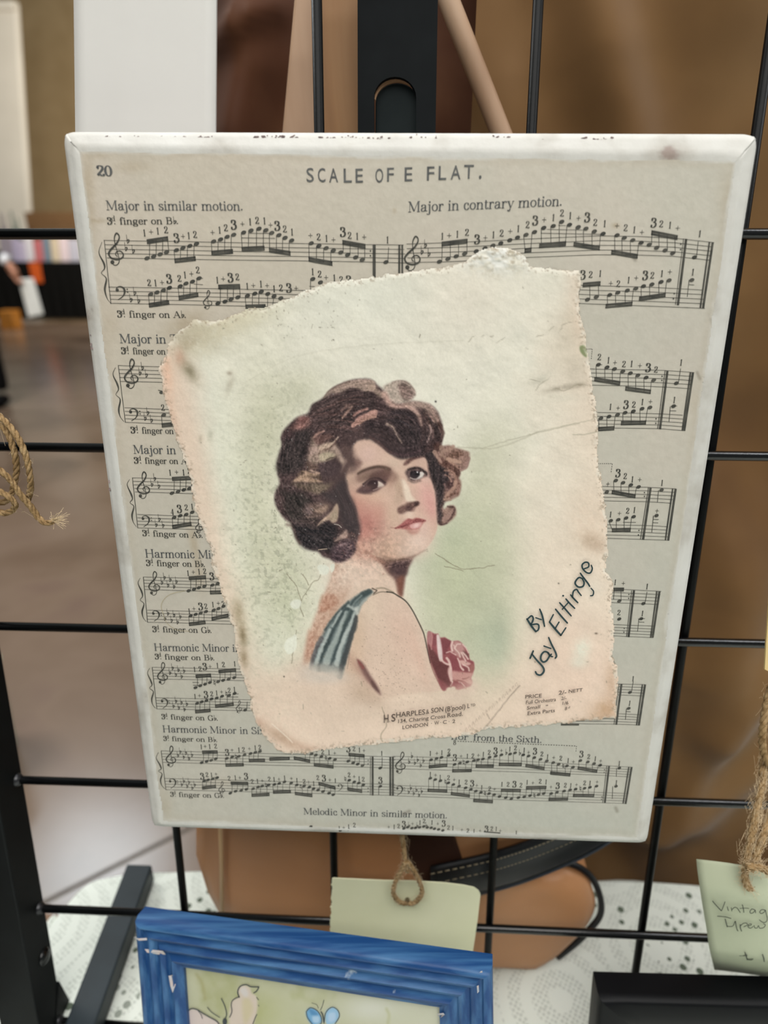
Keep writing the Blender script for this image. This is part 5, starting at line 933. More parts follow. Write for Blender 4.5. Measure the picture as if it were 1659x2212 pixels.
COV_H = FACE+.00125
proj_c = lambda p: Bm(p, COV_H)
sg = Ink()      # pen lettering along the right hand side
for q, w in (('510,690 545,745 580,790', 17), ('515,690 545,665 560,685 552,715 540,730', 14), ('545,735 590,730 605,745 600,775 580,790', 14), ('580,680 625,695', 13), ('612,612 632,665 650,748', 15),
             ('535,1003 560,945', 17), ('550,970 590,1020 635,1070 645,1105 620,1135 590,1130 578,1110', 16), ('690,985 680,960 650,950 625,975 620,1010 640,1032 668,1020 690,985 705,970', 15), ('675,960 700,985 715,990', 13), ('645,905 700,925', 14), ('683,838 705,890 735,950 745,985 735,1002', 15),
             ('690,715 735,770 780,820', 17), ('690,712 720,655', 14), ('735,765 765,715', 14), ('780,820 820,760', 14), ('738,612 785,670 832,722', 15), ('770,560 810,605 862,665', 14), ('792,612 838,560', 13), ('820,530 850,565 890,605', 14), ('858,498 885,530 915,560', 14), ('872,520 880,470 905,455 920,475 942,503', 13),
             ('955,370 925,360 900,385 895,410 920,435 955,430 965,400 950,368', 14), ('935,325 960,360 995,405 1010,430', 14), ('1020,445 1040,470 1035,500 1015,505', 11), ('965,290 1000,275 1000,245 975,238 950,258 955,290 985,320 1015,322 1030,290 1022,262', 13)):
    p = catmull(P('c6', q), False, 6); t = np.linspace(-1, 1, len(p)); sg.strip(p, (w/3.687)*(.72+.28*np.sqrt(1-t*t*.9)))
    for e_ in (p[0], p[-1]): sg.ell(e_[0], e_[1], w/3.687*.40, w/3.687*.40, 0, 10)
x, y = P('c6', '798,505')[0]; sg.ell(x, y, 2.2, 2.2, 0, 10)
tag(sg.build('pen_lettering', pen_ink, cover, proj_c), 'slanting dark teal handwritten name')
im = Ink(); c7 = lambda x, y: fr('c7', x, y)
def sl(s, a, b, h): # imprint lines slope gently upwards
    sans(im, s, c7(*a), c7(*b), h/2.9105, bold=.012)
sl('H', (143,295), (172,292), 50); sl('.', (178,291), (181,291), 46); sl('S', (190,288), (216,284), 46); sl('HARPLES', (220,262), (402,241), 31); sl('&', (408,240), (428,237), 27); sl('SON', (440,234), (517,223), 30); sl("(B'pool)", (528,225), (655,207), 30); sl('L', (668,203), (682,201), 28); sl('TD', (688,192), (718,189), 15)
sl('134,', (233,297), (288,290), 23); sl('Charing Cross', (300,290), (530,263), 23); sl('Road.', (542,261), (640,250), 26); sl('LONDON', (260,335), (420,315), 22); sl('·', (440,309), (446,309), 22); sl('W', (460,308), (490,304), 22); sl('·', (498,304), (503,303), 22); sl('C', (514,302), (538,300), 22); sl('·', (550,299), (555,298), 22); sl('2', (573,297), (592,295), 22)
im.build('imprint_lettering', fine_ink, cover, proj_c)
im = Ink()
sl('PRICE', (1032,142), (1135,134), 22); sl('2/-', (1241,119), (1290,114), 25); sl('NETT', (1304,107), (1392,97), 20); sl('Full Orchestra', (1036,178), (1225,158), 22); sl('2/-', (1258,152), (1290,148), 20); sl('Small', (1042,212), (1125,203), 21); sl('"', (1160,203), (1173,202), 20); sl('1/6', (1266,182), (1303,178), 20); sl('Extra Parts', (1046,247), (1218,227), 22); sl('8', (1280,216), (1294,214), 20); sl('d', (1301,205), (1312,203), 13)
im.build('price_lettering', fine_ink, cover, proj_c)
# ================================================================ setting: floor, walls
floor_mat = noisy('polished_stained_concrete', [(.28, (80,64,52)), (.45, (112,92,76)), (.6, (124,104,88)), (.78, (108,86,78))], 1.6, 7, .22, .5, bump=.05, bump_scale=9, distort=.6)
wall_tan = noisy('tan_wall_paint', [(.3, (146,124,90)), (.7, (156,134,100))], 3, 3, .7, .2)
wall_pale = noisy('pale_column_paint', [(.3, (214,206,192)), (.7, (222,214,200))], 2, 3, .7, .2)
fm = MB(); fm.add([(-10, -5, 0), (7, -5, 0), (7, 13.4, 0), (-10, 13.4, 0)], [(0, 1, 2, 3)])
tag(fm.build('floor', floor_mat), kind='structure')
j0, j1 = at_z(90, 1952, 0), at_z(412, 1788, 0); dj = (j1-j0)/np.linalg.norm(j1-j0); nj = np.array([-dj[1], dj[0], 0])*.005
jm = MB(); a, b = j0-dj*2.2, j1+dj*2.5; jm.add([a-nj+[0, 0, .0006], b-nj+[0, 0, .0006], b+nj+[0, 0, .0006], a+nj+[0, 0, .0006]], [(0, 1, 2, 3)])
tag(jm.build('trim_1', noisy('sawn_floor_joint', [(.3, (74,66,58)), (.7, (94,84,74))], 30, 3, .7, .3)), kind='structure')
wm = MB(); wm.box((-10, 13.2, 0), (7, 13.4, 8)); tag(wm.build('wall_back', wall_tan), kind='structure')
YC = 11.4; cb = at_y(66, 480, YC); ct = at_y(37, 20, YC)
cm = MB(); sl_ = (ct[0]-cb[0])/(ct[2]-cb[2]); xe = lambda z: cb[0]+sl_*(z-cb[2]); cm.hexa([(cb[0]-1.6, YC, 0), (xe(0), YC, 0), (xe(0), YC+.12, 0), (cb[0]-1.6, YC+.12, 0)], [(cb[0]-1.6, YC, 4.4), (xe(4.4), YC, 4.4), (xe(4.4), YC+.12, 4.4), (cb[0]-1.6, YC+.12, 4.4)]); tag(cm.build('wall_left', wall_pale, bevel=.05), kind='structure')
wm = MB(); wm.box((cb[0]-1.7, YC-.06, at_y(20, 24, YC)[2]), (at_y(36, 20, YC)[0], YC+.12, 4.4)); tag(wm.build('trim_2', wall_pale, bevel=.04), kind='structure')

# ================================================================ stall in the distance
def stall():
    d = 9.4
    tl, br = at_y(-90, 566, d), at_y(420, 566, d); zt = tl[2]; x0, x1 = tl[0], br[0]
    t = empty('display_table', ((x0+x1)/2, d+.4, 0), 'far display table under a floor length black cloth', 'table')
    m = MB(); m.box((x0, d, zt-.03), (x1, d+.8, zt)); m.build('tabletop', principled('dark_table_wood', (60,48,38), .5), t)
    for x in (x0+.06, x1-.06):
        for y in (d+.08, d+.72):
            m = MB(); m.tube([(x, y, 0), (x, y, zt-.03)], .02, 10); m.build('leg', principled('table_leg_steel', (70,70,70), .4), t)
    # gathered skirt
    zb = .03; P_ = []
    xs = np.linspace(x0-.02, x1+.02, 90)
    for z in np.linspace(zt+.004, max(zb, .02), 8):
        P_.append([(x, d-.025-.02*math.sin(x*38)*(zt-z), z) for x in xs])
    c = link('table_skirt', grid_mesh('table_skirt', np.array(P_)), noisy('black_tablecloth', [(.3, (14,13,12)), (.7, (22,21,19))], 20, 3, .8, .1), t, smooth=True)
    m = MB(); m.box((x0-.02, d-.02, zt), (x1+.02, d+.82, zt+.004)); m.build('table_cover', bpy.data.materials['black_tablecloth'], t)
    return d, zt+.004
d_, zt_ = stall()
cards = [((0,26),(150,140,150),506),((26,42),(176,166,190),514),((42,54),(196,184,206),520),((54,72),(224,218,222),508),((73,92),(196,110,112),518),((92,108),(120,136,150),512),((109,128),(214,196,168),514),((128,148),(226,206,208),512),((148,172),(190,186,196),516),((172,200),(220,214,200),508)]
cn = ['grey mauve','lilac','pale violet','white','rose red','slate blue','cream','pale pink','silver grey','ivory']
ca_, sa_ = math.cos(-.15), math.sin(-.15)
for (px, col, ytop), nm in zip(cards, cn):
    a, b = at_y(px[0]+.8, 540, d_+.12), at_y(px[1]-.8, 540, d_+.12); b[2] = at_y(px[0], ytop, d_+.12)[2]
    m = MB(); h = b[2]-zt_; th = .02
    m.hexa([(a[0], d_+.10, zt_), (b[0], d_+.10, zt_), (b[0], d_+.10+th, zt_), (a[0], d_+.10+th, zt_)], [(a[0], d_+.10+.05, zt_+h), (b[0], d_+.15, zt_+h), (b[0], d_+.15+th, zt_+h), (a[0], d_+.15+th, zt_+h)])
    o = m.build('greeting_card', principled('card_'+nm.replace(' ', '_'), col, .5), bevel=.003)
    tag(o, nm+' card standing in the row on the far black draped table', 'card', 'cards on the far table')
a, b = at_y(62, 505, d_+.5), at_y(230, 458, d_+.5)
cr = empty('wooden_crate', ((a[0]+b[0])/2, d_+.62, zt_), 'brown slatted wooden crate at the back of the far table', 'crate')
cw = noisy('crate_wood', [(.3, (92,66,40)), (.7, (122,92,62))], 14, 5, .7, .2, stretch=(1, 1, 8))
m = MB(); m.box((a[0], d_+.5, zt_), (b[0], d_+.76, zt_+.01)); m.build('base', cw, cr)
H_ = b[2]-zt_
for k in range(3):
    m = MB(); z = zt_+.01+H_*k/3; m.box((a[0], d_+.49, z+.004), (b[0], d_+.5, z+H_/3-.008)); m.build('slat', cw, cr)
    m = MB(); m.box((a[0], d_+.76, z+.004), (b[0], d_+.77, z+H_/3-.008)); m.build('slat', cw, cr)
for x in (a[0], b[0]-.012):
    m = MB(); m.box((x, d_+.5, zt_+.01), (x+.012, d_+.76, zt_+H_)); m.build('end_panel', cw, cr)
for (px, ytop, col, nm) in ((4,458,(98,88,98),'smoky purple'),(14,462,(150,140,140),'frosted grey'),(30,456,(60,84,76),'dark green'),(40,470,(96,110,100),'sage green')):
    a = at_y(px, 490, d_+.46); zt1 = at_y(px, ytop, d_+.46)[2]; r = .026; h = zt1-zt_
    prof = [(0, 0), (r, 0), (r, h*.62), (r*.45, h*.78), (r*.4, h*.96), (r*.5, h), (0, h)]
    V = [(a[0]+p*math.cos(q), d_+.46+p*math.sin(q), zt_+z) for p, z in prof for q in np.arange(12)*math.pi/6]; F = [(i*12+k, i*12+(k+1) % 12, (i+1)*12+(k+1) % 12, (i+1)*12+k) for i in range(len(prof)-1) for k in range(12)]
    m = MB(); m.add(V, F); o = m.build('glass_bottle', principled('glaze_'+nm.replace(' ', '_'), col, .25), smooth=True); tag(o, nm+' bottle standing on the far table beside the crate', 'bottle', 'bottles on the far table')
# orange bag hung from the front edge of that table, ochre box on the floor beneath
a, b = at_y(60, 566, d_-.08), at_y(93, 611, d_-.08)
og = empty('hanging_bag', ((a[0]+b[0])/2, d_-.08, b[2]), 'bright orange bag hanging against the black cloth of the far table', 'bag')
m = MB(); xs = np.linspace(a[0], b[0], 6); n = 6
m.hexa([(a[0]+.01, d_-.09, b[2]), (b[0]-.01, d_-.09, b[2]), (b[0]-.01, d_-.05, b[2]), (a[0]+.01, d_-.05, b[2])], [(a[0], d_-.075, a[2]-.01), (b[0], d_-.075, a[2]-.01), (b[0], d_-.055, a[2]-.01), (a[0], d_-.055, a[2]-.01)])
m.build('bag_body', noisy('orange_cloth', [(.3, (206,84,28)), (.7, (224,104,44))], 30, 3, .7, .2), og, bevel=.006)
m = MB(); xc = (a[0]+b[0])/2; m.tube([(xc+.05*math.cos(t), d_-.065, a[2]-.012+.05*math.sin(t)) for t in np.linspace(0, math.pi, 9)], .004, 6); m.build('handle', bpy.data.materials['orange_cloth'], og, smooth=True)
a, b = at_z(2, 712, 0), at_z(34, 712, 0)
m = MB(); m.box((a[0], a[1], 0), (b[0], a[1]+.2, at_y(20, 672, a[1])[2])); tag(m.build('storage_box', noisy('ochre_board', [(.3, (176,112,40)), (.7, (192,128,58))], 12, 3, .6, .2), bevel=.01), 'ochre box on the floor in front of the far black cloth', 'box')

# ================================================================ passer-by at the left edge, seen from the sleeve down
def person():
    foot = at_z(-34, 876, 0); y = foot[1]; 
    hand = at_y(33, 592, y-.03); grip = at_y(44, 608, y-.03)
    bx = at_y(-62, 700, y)[0]
    root = empty('person', (bx, y, 0), 'person in dark clothes and white cuff standing at the left edge holding a white booklet', 'person')
    sk = principled('skin', (190,132,104), .5); dark = noisy('dark_clothing', [(.3, (14,13,13)), (.7, (24,22,22))], 40, 3, .85, .1)
    def skin(name, pts, edges, rad, mat, parent, sub=2):
        me = bpy.data.meshes.new(name); me.from_pydata([tuple(map(float, p)) for p in pts], edges, []); o = bpy.data.objects.new(name, me); COL.objects.link(o)
        bpy.context.view_layer.objects.active = o
        md = o.modifiers.new('skin', 'SKIN'); md.use_smooth_shade = True
        if not me.skin_vertices: me.attributes
        for v, r in zip(me.skin_vertices[0].data, rad): v.radius = (r, r) if np.isscalar(r) else r
        me.skin_vertices[0].data[0].use_root = True
        s = o.modifiers.new('sub', 'SUBSURF'); s.levels = s.render_levels = sub
        bpy.context.view_layer.update(); dg = bpy.context.evaluated_depsgraph_get(); m2 = bpy.data.meshes.new_from_object(o.evaluated_get(dg)); bpy.data.objects.remove(o)
        return link(name, m2, mat, parent, smooth=True)
    X = bx; sh = 1.36
    el = np.array([X+.20, y-.02, 1.04]); wr = hand+np.array([-.035, 0, .075])
    # clothed figure: pelvis, spine, shoulders, sleeves, trousers
    pts = [(X, y, .92), (X, y, 1.1), (X, y, 1.28), (X, y, 1.40), (X+.17, y, sh), el, wr+np.array([-.02, 0, .03]), (X-.17, y, sh), (X-.22, y+.03, 1.08), (X-.22, y-.06, .86), (X+.09, y, .86), (X+.10, y-.02, .48), (X+.10, y+.02, .1), (X-.09, y, .86), (X-.1, y-.01, .48), (X-.1, y+.02, .1)]
    ed = [(0, 1), (1, 2), (2, 3), (2, 4), (4, 5), (5, 6), (2, 7), (7, 8), (8, 9), (0, 10), (10, 11), (11, 12), (0, 13), (13, 14), (14, 15)]
    skin('clothing', pts, ed, [.15, .14, .15, .06, .065, .05, .04, .065, .05, .04, .09, .068, .05, .09, .068, .05], dark, root)
    for sgn in (1, -1):
        m = MB(); m.ball((X+.1*sgn, y-.05, .045), .05, 14, 8, (.9, 2.5, .9)); m.build('shoe', dark, root, smooth=True)
    # head, face and hair (above the frame)
    hd_ = []
    body = [(X, y, 1.38), (X, y, 1.46), (X, y-.01, 1.53), (X, y-.012, 1.60), (X, y-.01, 1.66), (X, y-.09, 1.565), (X, y-.10, 1.55)]
    skin('head', body, [(0, 1), (1, 2), (2, 3), (3, 4), (2, 5), (5, 6)], [.055, .05, .068, .085, .07, .016, .012], sk, root)
    m = MB(); m.ball((X, y+.015, 1.62), .108, 16, 10, (.92, 1.02, 1.08)); m.build('hair', principled('brown_hair', (52,38,28), .6), root, smooth=True)
    # hand closed on the booklet: palm, four fingers, thumb
    u = (grip-hand)/np.linalg.norm(grip-hand); p0 = wr; k0 = hand+np.array([0, 0, .0])
    pts = [tuple(wr), tuple(wr+(k0-wr)*.5), tuple(k0)]; ed = [(0, 1), (1, 2)]; rad = [.026, (.022, .036), (.02, .036)]
    for f in range(4):
        oy = -.027+.018*f; L_ = (.030, .034, .032, .026)[f]
        b0 = k0+np.array([.004, oy, -.012]); b1 = b0+np.array([.012, 0, -L_]); b2 = b1+np.array([.02, 0, -.012]); b3 = b2+np.array([.012, 0, .016]); n = len(pts)
        pts += [tuple(b0), tuple(b1), tuple(b2), tuple(b3)]; ed += [(2, n), (n, n+1), (n+1, n+2), (n+2, n+3)]; rad += [.0095, .009, .0085, .0075]
    n = len(pts); t0 = wr+(k0-wr)*.45+np.array([.014, -.03, 0]); pts += [tuple(t0), tuple(t0+np.array([.022, -.012, -.03])), tuple(t0+np.array([.034, .0, -.055]))]; ed += [(1, n), (n, n+1), (n+1, n+2)]; rad += [.0125, .0105, .009]
    skin('hand', pts, ed, rad, sk, root)
    m = MB(); c = wr+np.array([-.008, 0, .012]); ax = (wr-el)/np.linalg.norm(wr-el); m.tube([c-ax*.022, c, c+ax*.02], [.038, .036, .037], 16); m.build('cuff', principled('white_cuff', (226,222,222), .7), root, smooth=True)
    # the booklet in the hand
    q = [at_y(x_, y_, y-.03) for x_, y_ in ((39,603),(71,601),(93,679),(61,686))]
    m = MB(); m.prism(q, [p+np.array([0, .012, 0]) for p in q]); tag(m.build('booklet', noisy('white_booklet_cover', [(.3, (226,224,216)), (.7, (236,233,226))], 20, 3, .5), bevel=.006, seg=3), 'white booklet hanging from the hand at the left edge', 'booklet')
person()
# pale green bucket on the floor, peeping out beside the rack's post
g = at_z(6, 1650, 0); r_ = np.linalg.norm(at_z(36, 1650, 0)-at_z(-60, 1650, 0))*.5
r_ = .072; gc = at_z(-24, 1628, 0); bh = at_y(0, 1468, gc[1]-r_*.5)[2]; prof = [(0, .004), (r_*.8, .004), (r_*.84, .01), (r_, bh-.01), (r_*1.05, bh), (r_*.98, bh), (r_*.8, .02), (0, .02)]
m = MB(); n = 28; m.add([(gc[0]+p*math.cos(q), gc[1]+p*math.sin(q), z) for p, z in prof for q in np.arange(n)*2*math.pi/n], [(i*n+k, i*n+(k+1) % n, (i+1)*n+(k+1) % n, (i+1)*n+k) for i in range(len(prof)-1) for k in range(n)])
tag(m.build('bucket', noisy('mint_plastic', [(.3, (128,156,132)), (.7, (140,166,142))], 10, 2, .45), smooth=True), 'mint green bucket on the floor, half hidden by the black post', 'bucket')

# ================================================================ table and lace cloth
TB = .034                                    # back edge of the table
TX0, TX1, TY0 = -.118, 1.0, -.9
E_ = [at_z(x, y, Z_TABLE+.0015)[:2] for x, y in ((60,2060),(105,2008),(150,1950),(196,1908),(262,1892),(330,1887),(400,1885),(470,1883))]
edge = [np.array([TX0, TY0]), np.array([TX0, -.3])]+[np.array(p) for p in E_]
bk = E_[-1][1]
edge += [np.array([x, max(bk, TB-.004)+.002*math.sin(x*30)]) for x in np.linspace(E_[-1][0]+.05, TX1, 24)]
edge = np.array(edge); edge = catmull(edge, False, 4)
tb = empty('table', ((TX0+TX1)/2, (TY0+TB)/2, 0), 'table under the white lace cloth carrying the wire rack', 'table')
tin = np.gradient(edge, axis=0); tin = np.stack([tin[:, 1], -tin[:, 0]], 1); tin /= np.linalg.norm(tin, axis=1)[:, None]+1e-9
tpl = [np.array([p[0]+q[0]*.004, p[1]+q[1]*.004]) for p, q in zip(edge, tin)]+[np.array([TX1, TY0])]
m = MB(); m.prism([np.array([*p, Z_TABLE]) for p in tpl], [np.array([*p, Z_TABLE-.03]) for p in tpl]); m.build('tabletop', noisy('table_wood', [(.3, (96,66,42)), (.7, (124,90,60))], 10, 4, .5), tb, bevel=.003)
for x in (TX0+.09, TX1-.05):
    for y in (TY0+.05, TB-.09):
        m = MB(); m.box((x-.02, y-.02, 0), (x+.02, y+.02, Z_TABLE-.03)); m.build('leg', bpy.data.materials['table_wood'], tb, bevel=.003)
def lace_material():
    m = principled('white_lace', (214,218,208), .85, .15); N, L, b = nodes(m)
    tc = N.new('ShaderNodeTexCoord'); mp = N.new('ShaderNodeMapping'); L.new(tc.outputs['Object'], mp.inputs[0]); mp.inputs['Rotation'].default_value = (0, 0, .55)
    def vor(scale, feat='F1', rnd=1., dist='EUCLIDEAN'):
        v = N.new('ShaderNodeTexVoronoi'); v.inputs['Scale'].default_value = scale; v.feature = feat; v.inputs['Randomness'].default_value = rnd; v.distance = dist; L.new(mp.outputs[0], v.inputs['Vector']); return v
    def math_(op, a, b_=None, c=None):
        n = N.new('ShaderNodeMath'); n.operation = op
        for k, q in enumerate((a, b_, c)):
            if q is None: continue
            if isinstance(q, (int, float)): n.inputs[k].default_value = q
            else: L.new(q, n.inputs[k])
        return n.outputs[0]
    net = vor(430, 'F1', .25); hole = math_('LESS_THAN', net.outputs['Distance'], .40)               # fine net
    flo = vor(15, 'F1', .8)                                                                           # big motifs as concentric rings
    ring = math_('SINE', math_('MULTIPLY', flo.outputs['Distance'], 40.)); ringm = math_('GREATER_THAN', ring, .15)
    eye = vor(150, 'F1', .7); eyes = math_('LESS_THAN', eye.outputs['Distance'], .30)                  # larger eyelets inside the rings
    core = math_('LESS_THAN', flo.outputs['Distance'], .16)
    holes = math_('MAXIMUM', math_('MULTIPLY', math_('MULTIPLY', hole, .28), math_('SUBTRACT', 1., ringm)), math_('MULTIPLY', eyes, math_('MULTIPLY', core, .7)))
    lines = vor(7, 'DISTANCE_TO_EDGE', .4); edge = math_('LESS_THAN', lines.outputs['Distance'], .05)
    holes = math_('MAXIMUM', holes, math_('MULTIPLY', edge, eyes))
    mx = N.new('ShaderNodeMix'); mx.data_type = 'RGBA'; L.new(holes, mx.inputs[0]); mx.inputs[6].default_value = (*lin((222,227,218)), 1); mx.inputs[7].default_value = (*lin((96,106,92)), 1)
    L.new(mx.outputs[2], b.inputs['Base Color'])
    bp = N.new('ShaderNodeBump'); bp.inputs['Strength'].default_value = .3; bp.inputs['Distance'].default_value = .0006; bp.invert = True; L.new(holes, bp.inputs['Height']); L.new(bp.outputs[0], b.inputs['Normal'])
    return m
lace = lace_material()
# cloth lies on the table and falls over the left and back edges in soft folds, the corner rounded
m = MB(); ne = len(edge); cx_, cy_ = TX1, TY0
zt = Z_TABLE+.0016
top = [np.array([p[0], p[1], zt]) for p in edge]
nrm = np.gradient(edge, axis=0); nrm = np.stack([-nrm[:, 1], nrm[:, 0]], 1); nrm /= np.linalg.norm(nrm, axis=1)[:, None]+1e-9
rows = [top]
for k, (o_, dz) in enumerate(((.002, .002), (.0032, .008), (.004, .03), (.005, .06), (.006, .10))):
    rows.append([np.array([p[0]+n_2[0]*(o_+.004*k*(.5+.5*math.sin(i*.55))), p[1]+n_2[1]*(o_+.004*k*(.5+.5*math.sin(i*.55))), zt-dz*(1+.12*math.sin(i*.9))]) for i, (p, n_2) in enumerate(zip(edge, nrm))])
rows = np.array(rows)
V_ = [p for r in rows for p in r]; ne = len(edge); F_ = [(r*ne+i, r*ne+i+1, (r+1)*ne+i+1, (r+1)*ne+i) for r in range(len(rows)-1) for i in range(ne-1)]
far = [np.array([TX1, TY0, zt])]; poly = list(rows[0])+far; n0 = len(V_); V_ += far; ids = list(range(ne))+[n0]
F_ += [tuple(ids[k] for k in t) for t in geometry.tessellate_polygon([[Vector(p) for p in poly]])]
m = MB(); m.add(V_, F_); cloth = m.build('lace_tablecloth', lace); tag(cloth, 'white patterned lace cloth covering the table below the rack', 'tablecloth')

# ================================================================ black wire rack on its foot
steel = noisy('black_enamel', [(.3, (9,10,10)), (.7, (14,15,16))], 60, 3, .22, .5, bump=.04, bump_scale=900); steel2 = noisy('black_powder_coat', [(.3, (9,12,13)), (.7, (14,18,19))], 80, 3, .6, .2)
steel_v = noisy('matte_black_enamel', [(.3, (9,10,10)), (.7, (14,15,16))], 60, 3, .4, .1, bump=.04, bump_scale=900)
rack = empty('wire_grid_rack', g2w([.14, -.45, 0]), 'black wire grid display rack standing on the lace cloth behind the plaque', 'rack')
RW = .0017
VW = [((205,100),(385,1830)), ((684,0),(721,1850)), ((1163,0),(1060,1940)), ((1640,250),(1367,2140))]
HW = [((0,508),(1659,508)), ((0,962),(1659,983)), ((0,1346),(1659,1384)), ((0,1674),(1659,1729)), ((66,1950),(1400,2009)), ((100,2191),(295,2204))]
for a, b in VW:
    A_, B_ = w2g(at_grid(*a)), w2g(at_grid(*b)); d = (B_-A_)/(B_-A_)[1]
    m = MB(); m.tube([g2w(A_+d*(.17-A_[1])), g2w(A_+d*(-.455-A_[1]))], RW*1.06, 12); m.build('vertical_wire', steel_v, rack, smooth=True)
POST_X = w2g(at_grid(90, 1936))[0]
for k, (a, b) in enumerate(HW):
    A_, B_ = w2g(at_grid(*a)), w2g(at_grid(*b)); d = (B_-A_)/(B_-A_)[0]; z_ = RW*1.7
    p0 = A_+d*(POST_X-.0015-A_[0]); p1 = A_+d*(.42-A_[0]); p0[2] = p1[2] = z_
    m = MB(); m.tube([g2w(p0), g2w(p1)], RW*1.1, 12); w = m.build('horizontal_wire', steel, rack, smooth=True)
    m = MB(); m.ball(g2w(p0+np.array([.001, 0, 0])), .0032, 10, 6, (1, 1, 1)); m.build('weld', principled('bare_weld', (60,60,62), .3, .5, .6), w, smooth=True)
for j in (1, ):
    p0 = np.array([POST_X, .026, RW*1.7]); m = MB(); m.tube([g2w(p0), g2w(p0+np.array([.42-POST_X, 0, 0]))], RW*1.1, 12); m.build('horizontal_wire', steel, rack, smooth=True)
yb = w2g(np.array([0, 0, 0]))[1]
foot_y = -.4525
m = MB(); xa, xb, z0, z1 = POST_X-.020, POST_X, -.001, .0175
m.hexa([g2w(p) for p in ((xa, foot_y, z0), (xb, foot_y, z0), (xb, foot_y, z1), (xa, foot_y, z1))], [g2w(p) for p in ((xa, .2, z0), (xb, .2, z0), (xb, .2, z1), (xa, .2, z1))]); m.build('post', steel2, rack, bevel=.0008)
sp = w2g(at_plane(95, 2066, g2w([POST_X, 0, 0]), M_GW@np.array([1., 0, 0])))
m = MB(); m.ball(g2w(sp), .0042, 14, 8, (.55, 1, 1)); m.build('bolt_head', steel, rack, smooth=True)
# gusset plate and flat foot bar on the cloth
zf = Z_TABLE+.0158
fq = [at_z(x, y, zf) for x, y in ((146,2196),(205,2212),(328,1868),(274,1866))]
fd = (fq[3]-fq[0]); fd /= np.linalg.norm(fd); fq[0] = fq[0]-fd*.02; fq[1] = fq[1]-fd*.02
lowr = [np.array([p[0], p[1], Z_TABLE+.0028]) for p in fq]
m = MB(); m.hexa(lowr, fq); m.build('foot', noisy('grey_black_foot_enamel', [(.3, (30,38,42)), (.7, (38,47,52))], 60, 3, .5, .3), rack, bevel=.001)
gq = [w2g(at_plane(x, y, g2w([POST_X+.0004, 0, 0]), M_GW@np.array([1., 0, 0]))) for x, y in ((128,2120),(150,2160),(176,2196),(170,2226),(118,2226))]
m = MB(); m.prism([g2w(p) for p in gq], [g2w(p-np.array([.003, 0, 0])) for p in gq]); m.build('gusset', steel2, rack)

# ================================================================ easel mast with a slot, brown drape, tan bag behind the rack
pale_wood = noisy('pale_worn_wood', [(.30, (150,118,92)), (.5, (172,142,116)), (.7, (186,160,136))], 12, 5, .5, .3, stretch=(1.6, 1, .3), distort=1.2)
def easel_parts(e):
    f = [at_grid(x, y, -.052) for x, y in ((648,-150),(700,-150),(720,760),(566,760))]
    m = MB(); m.prism(f, [p-N_GRID*.012 for p in f]); tag(m.build('leg', pale_wood, e, bevel=.0012), 'pale flat wooden leg')
    a, b = at_grid(909, -150, -.052), at_grid(1269, 760, -.052)
    m = MB(); m.tube([a+(b-a)*t for t in np.linspace(0, 1, 8)], .0042, 16); tag(m.build('leg', pale_wood, e, smooth=True), 'pale round wooden leg slanting to the right')
    f = [at_grid(x, y, -.037) for x, y in ((688,-120),(800,-120),(800,900),(694,900))]
    m = MB(); m.prism(f, [p-N_GRID*.012 for p in f]); tag(m.build('back_batten', noisy('tan_grained_wood', [(.30, (118,82,48)), (.5, (138,100,62)), (.7, (152,116,78))], 16, 5, .5, .35, stretch=(1.6, 1, .35), distort=1.6), e, bevel=.001), 'tan wooden batten with swirling grain')
def mast():
    off = -.022
    e = empty('display_easel', at_grid(858, 620, off), 'easel with slotted black mast and pale wooden legs rising behind the plaque', 'easel'); easel_parts(e)
    blk = noisy('matte_black_board', [(.3, (11,15,17)), (.7, (16,20,22))], 90, 3, .6, .1)
    outer = [(772,-120),(948,-120),(940,330),(925,900),(790,900),(773,330)]
    x0, x1, yt = 808, 899, 166; r = (x1-x0)/2; hole = [(x0+r-r*math.cos(t), yt+r*.98-r*.98*math.sin(t)) for t in np.linspace(0, math.pi, 15)]+[(x1-2, 640), (x0+3, 640)]
    lo = [Vector((*p, 0)) for p in outer]; li = [Vector((*p, 0)) for p in hole]
    tri = geometry.tessellate_polygon([lo, li]); allp = outer+hole; n = len(allp); no = len(outer)
    fr_ = [at_grid(x, y, off) for x, y in allp]; bk_ = [p-N_GRID*.003 for p in fr_]
    m = MB(); F = [t for t in tri]+[tuple(i+n for i in t[::-1]) for t in tri]
    F += [(i, (i+1) % no, n+(i+1) % no, n+i) for i in range(no)]; nh = len(hole); F += [(no+i, n+no+i, n+no+(i+1) % nh, no+(i+1) % nh) for i in range(nh)]
    m.add(fr_+bk_, F); m.build('slotted_board', blk, e)
    tongue = [(812+46-47*math.cos(t), 222-44*math.sin(t)) for t in np.linspace(0, math.pi, 15)]+[(904, 700), (806, 700)]
    f2 = [at_grid(x, y, off-.0034) for x, y in tongue]
    m = MB(); m.prism(f2, [p-N_GRID*.004 for p in f2]); m.build('sliding_tongue', noisy('worn_black_board', [(.3, (19,26,27)), (.7, (25,32,33))], 90, 3, .6, .1), e, bevel=.0006)
    # pale wooden batten the tongue rides on, its edge just showing above it
    ba = [(854-46*math.cos(t), 214-50*math.sin(t)) for t in np.linspace(.05, math.pi-.9, 12)]+[(858+47*math.cos(t), 221-44*math.sin(t)) for t in np.linspace(.9, math.pi-.1, 12)]
    f3 = [at_grid(x, y, off-.0022) for x, y in ba]
    m = MB(); m.prism(f3, [p-N_GRID*.001 for p in f3]); m.build('batten_end', noisy('raw_wood_edge', [(.3, (166,124,88)), (.7, (186,146,110))], 60, 4, .6), e)
mast()
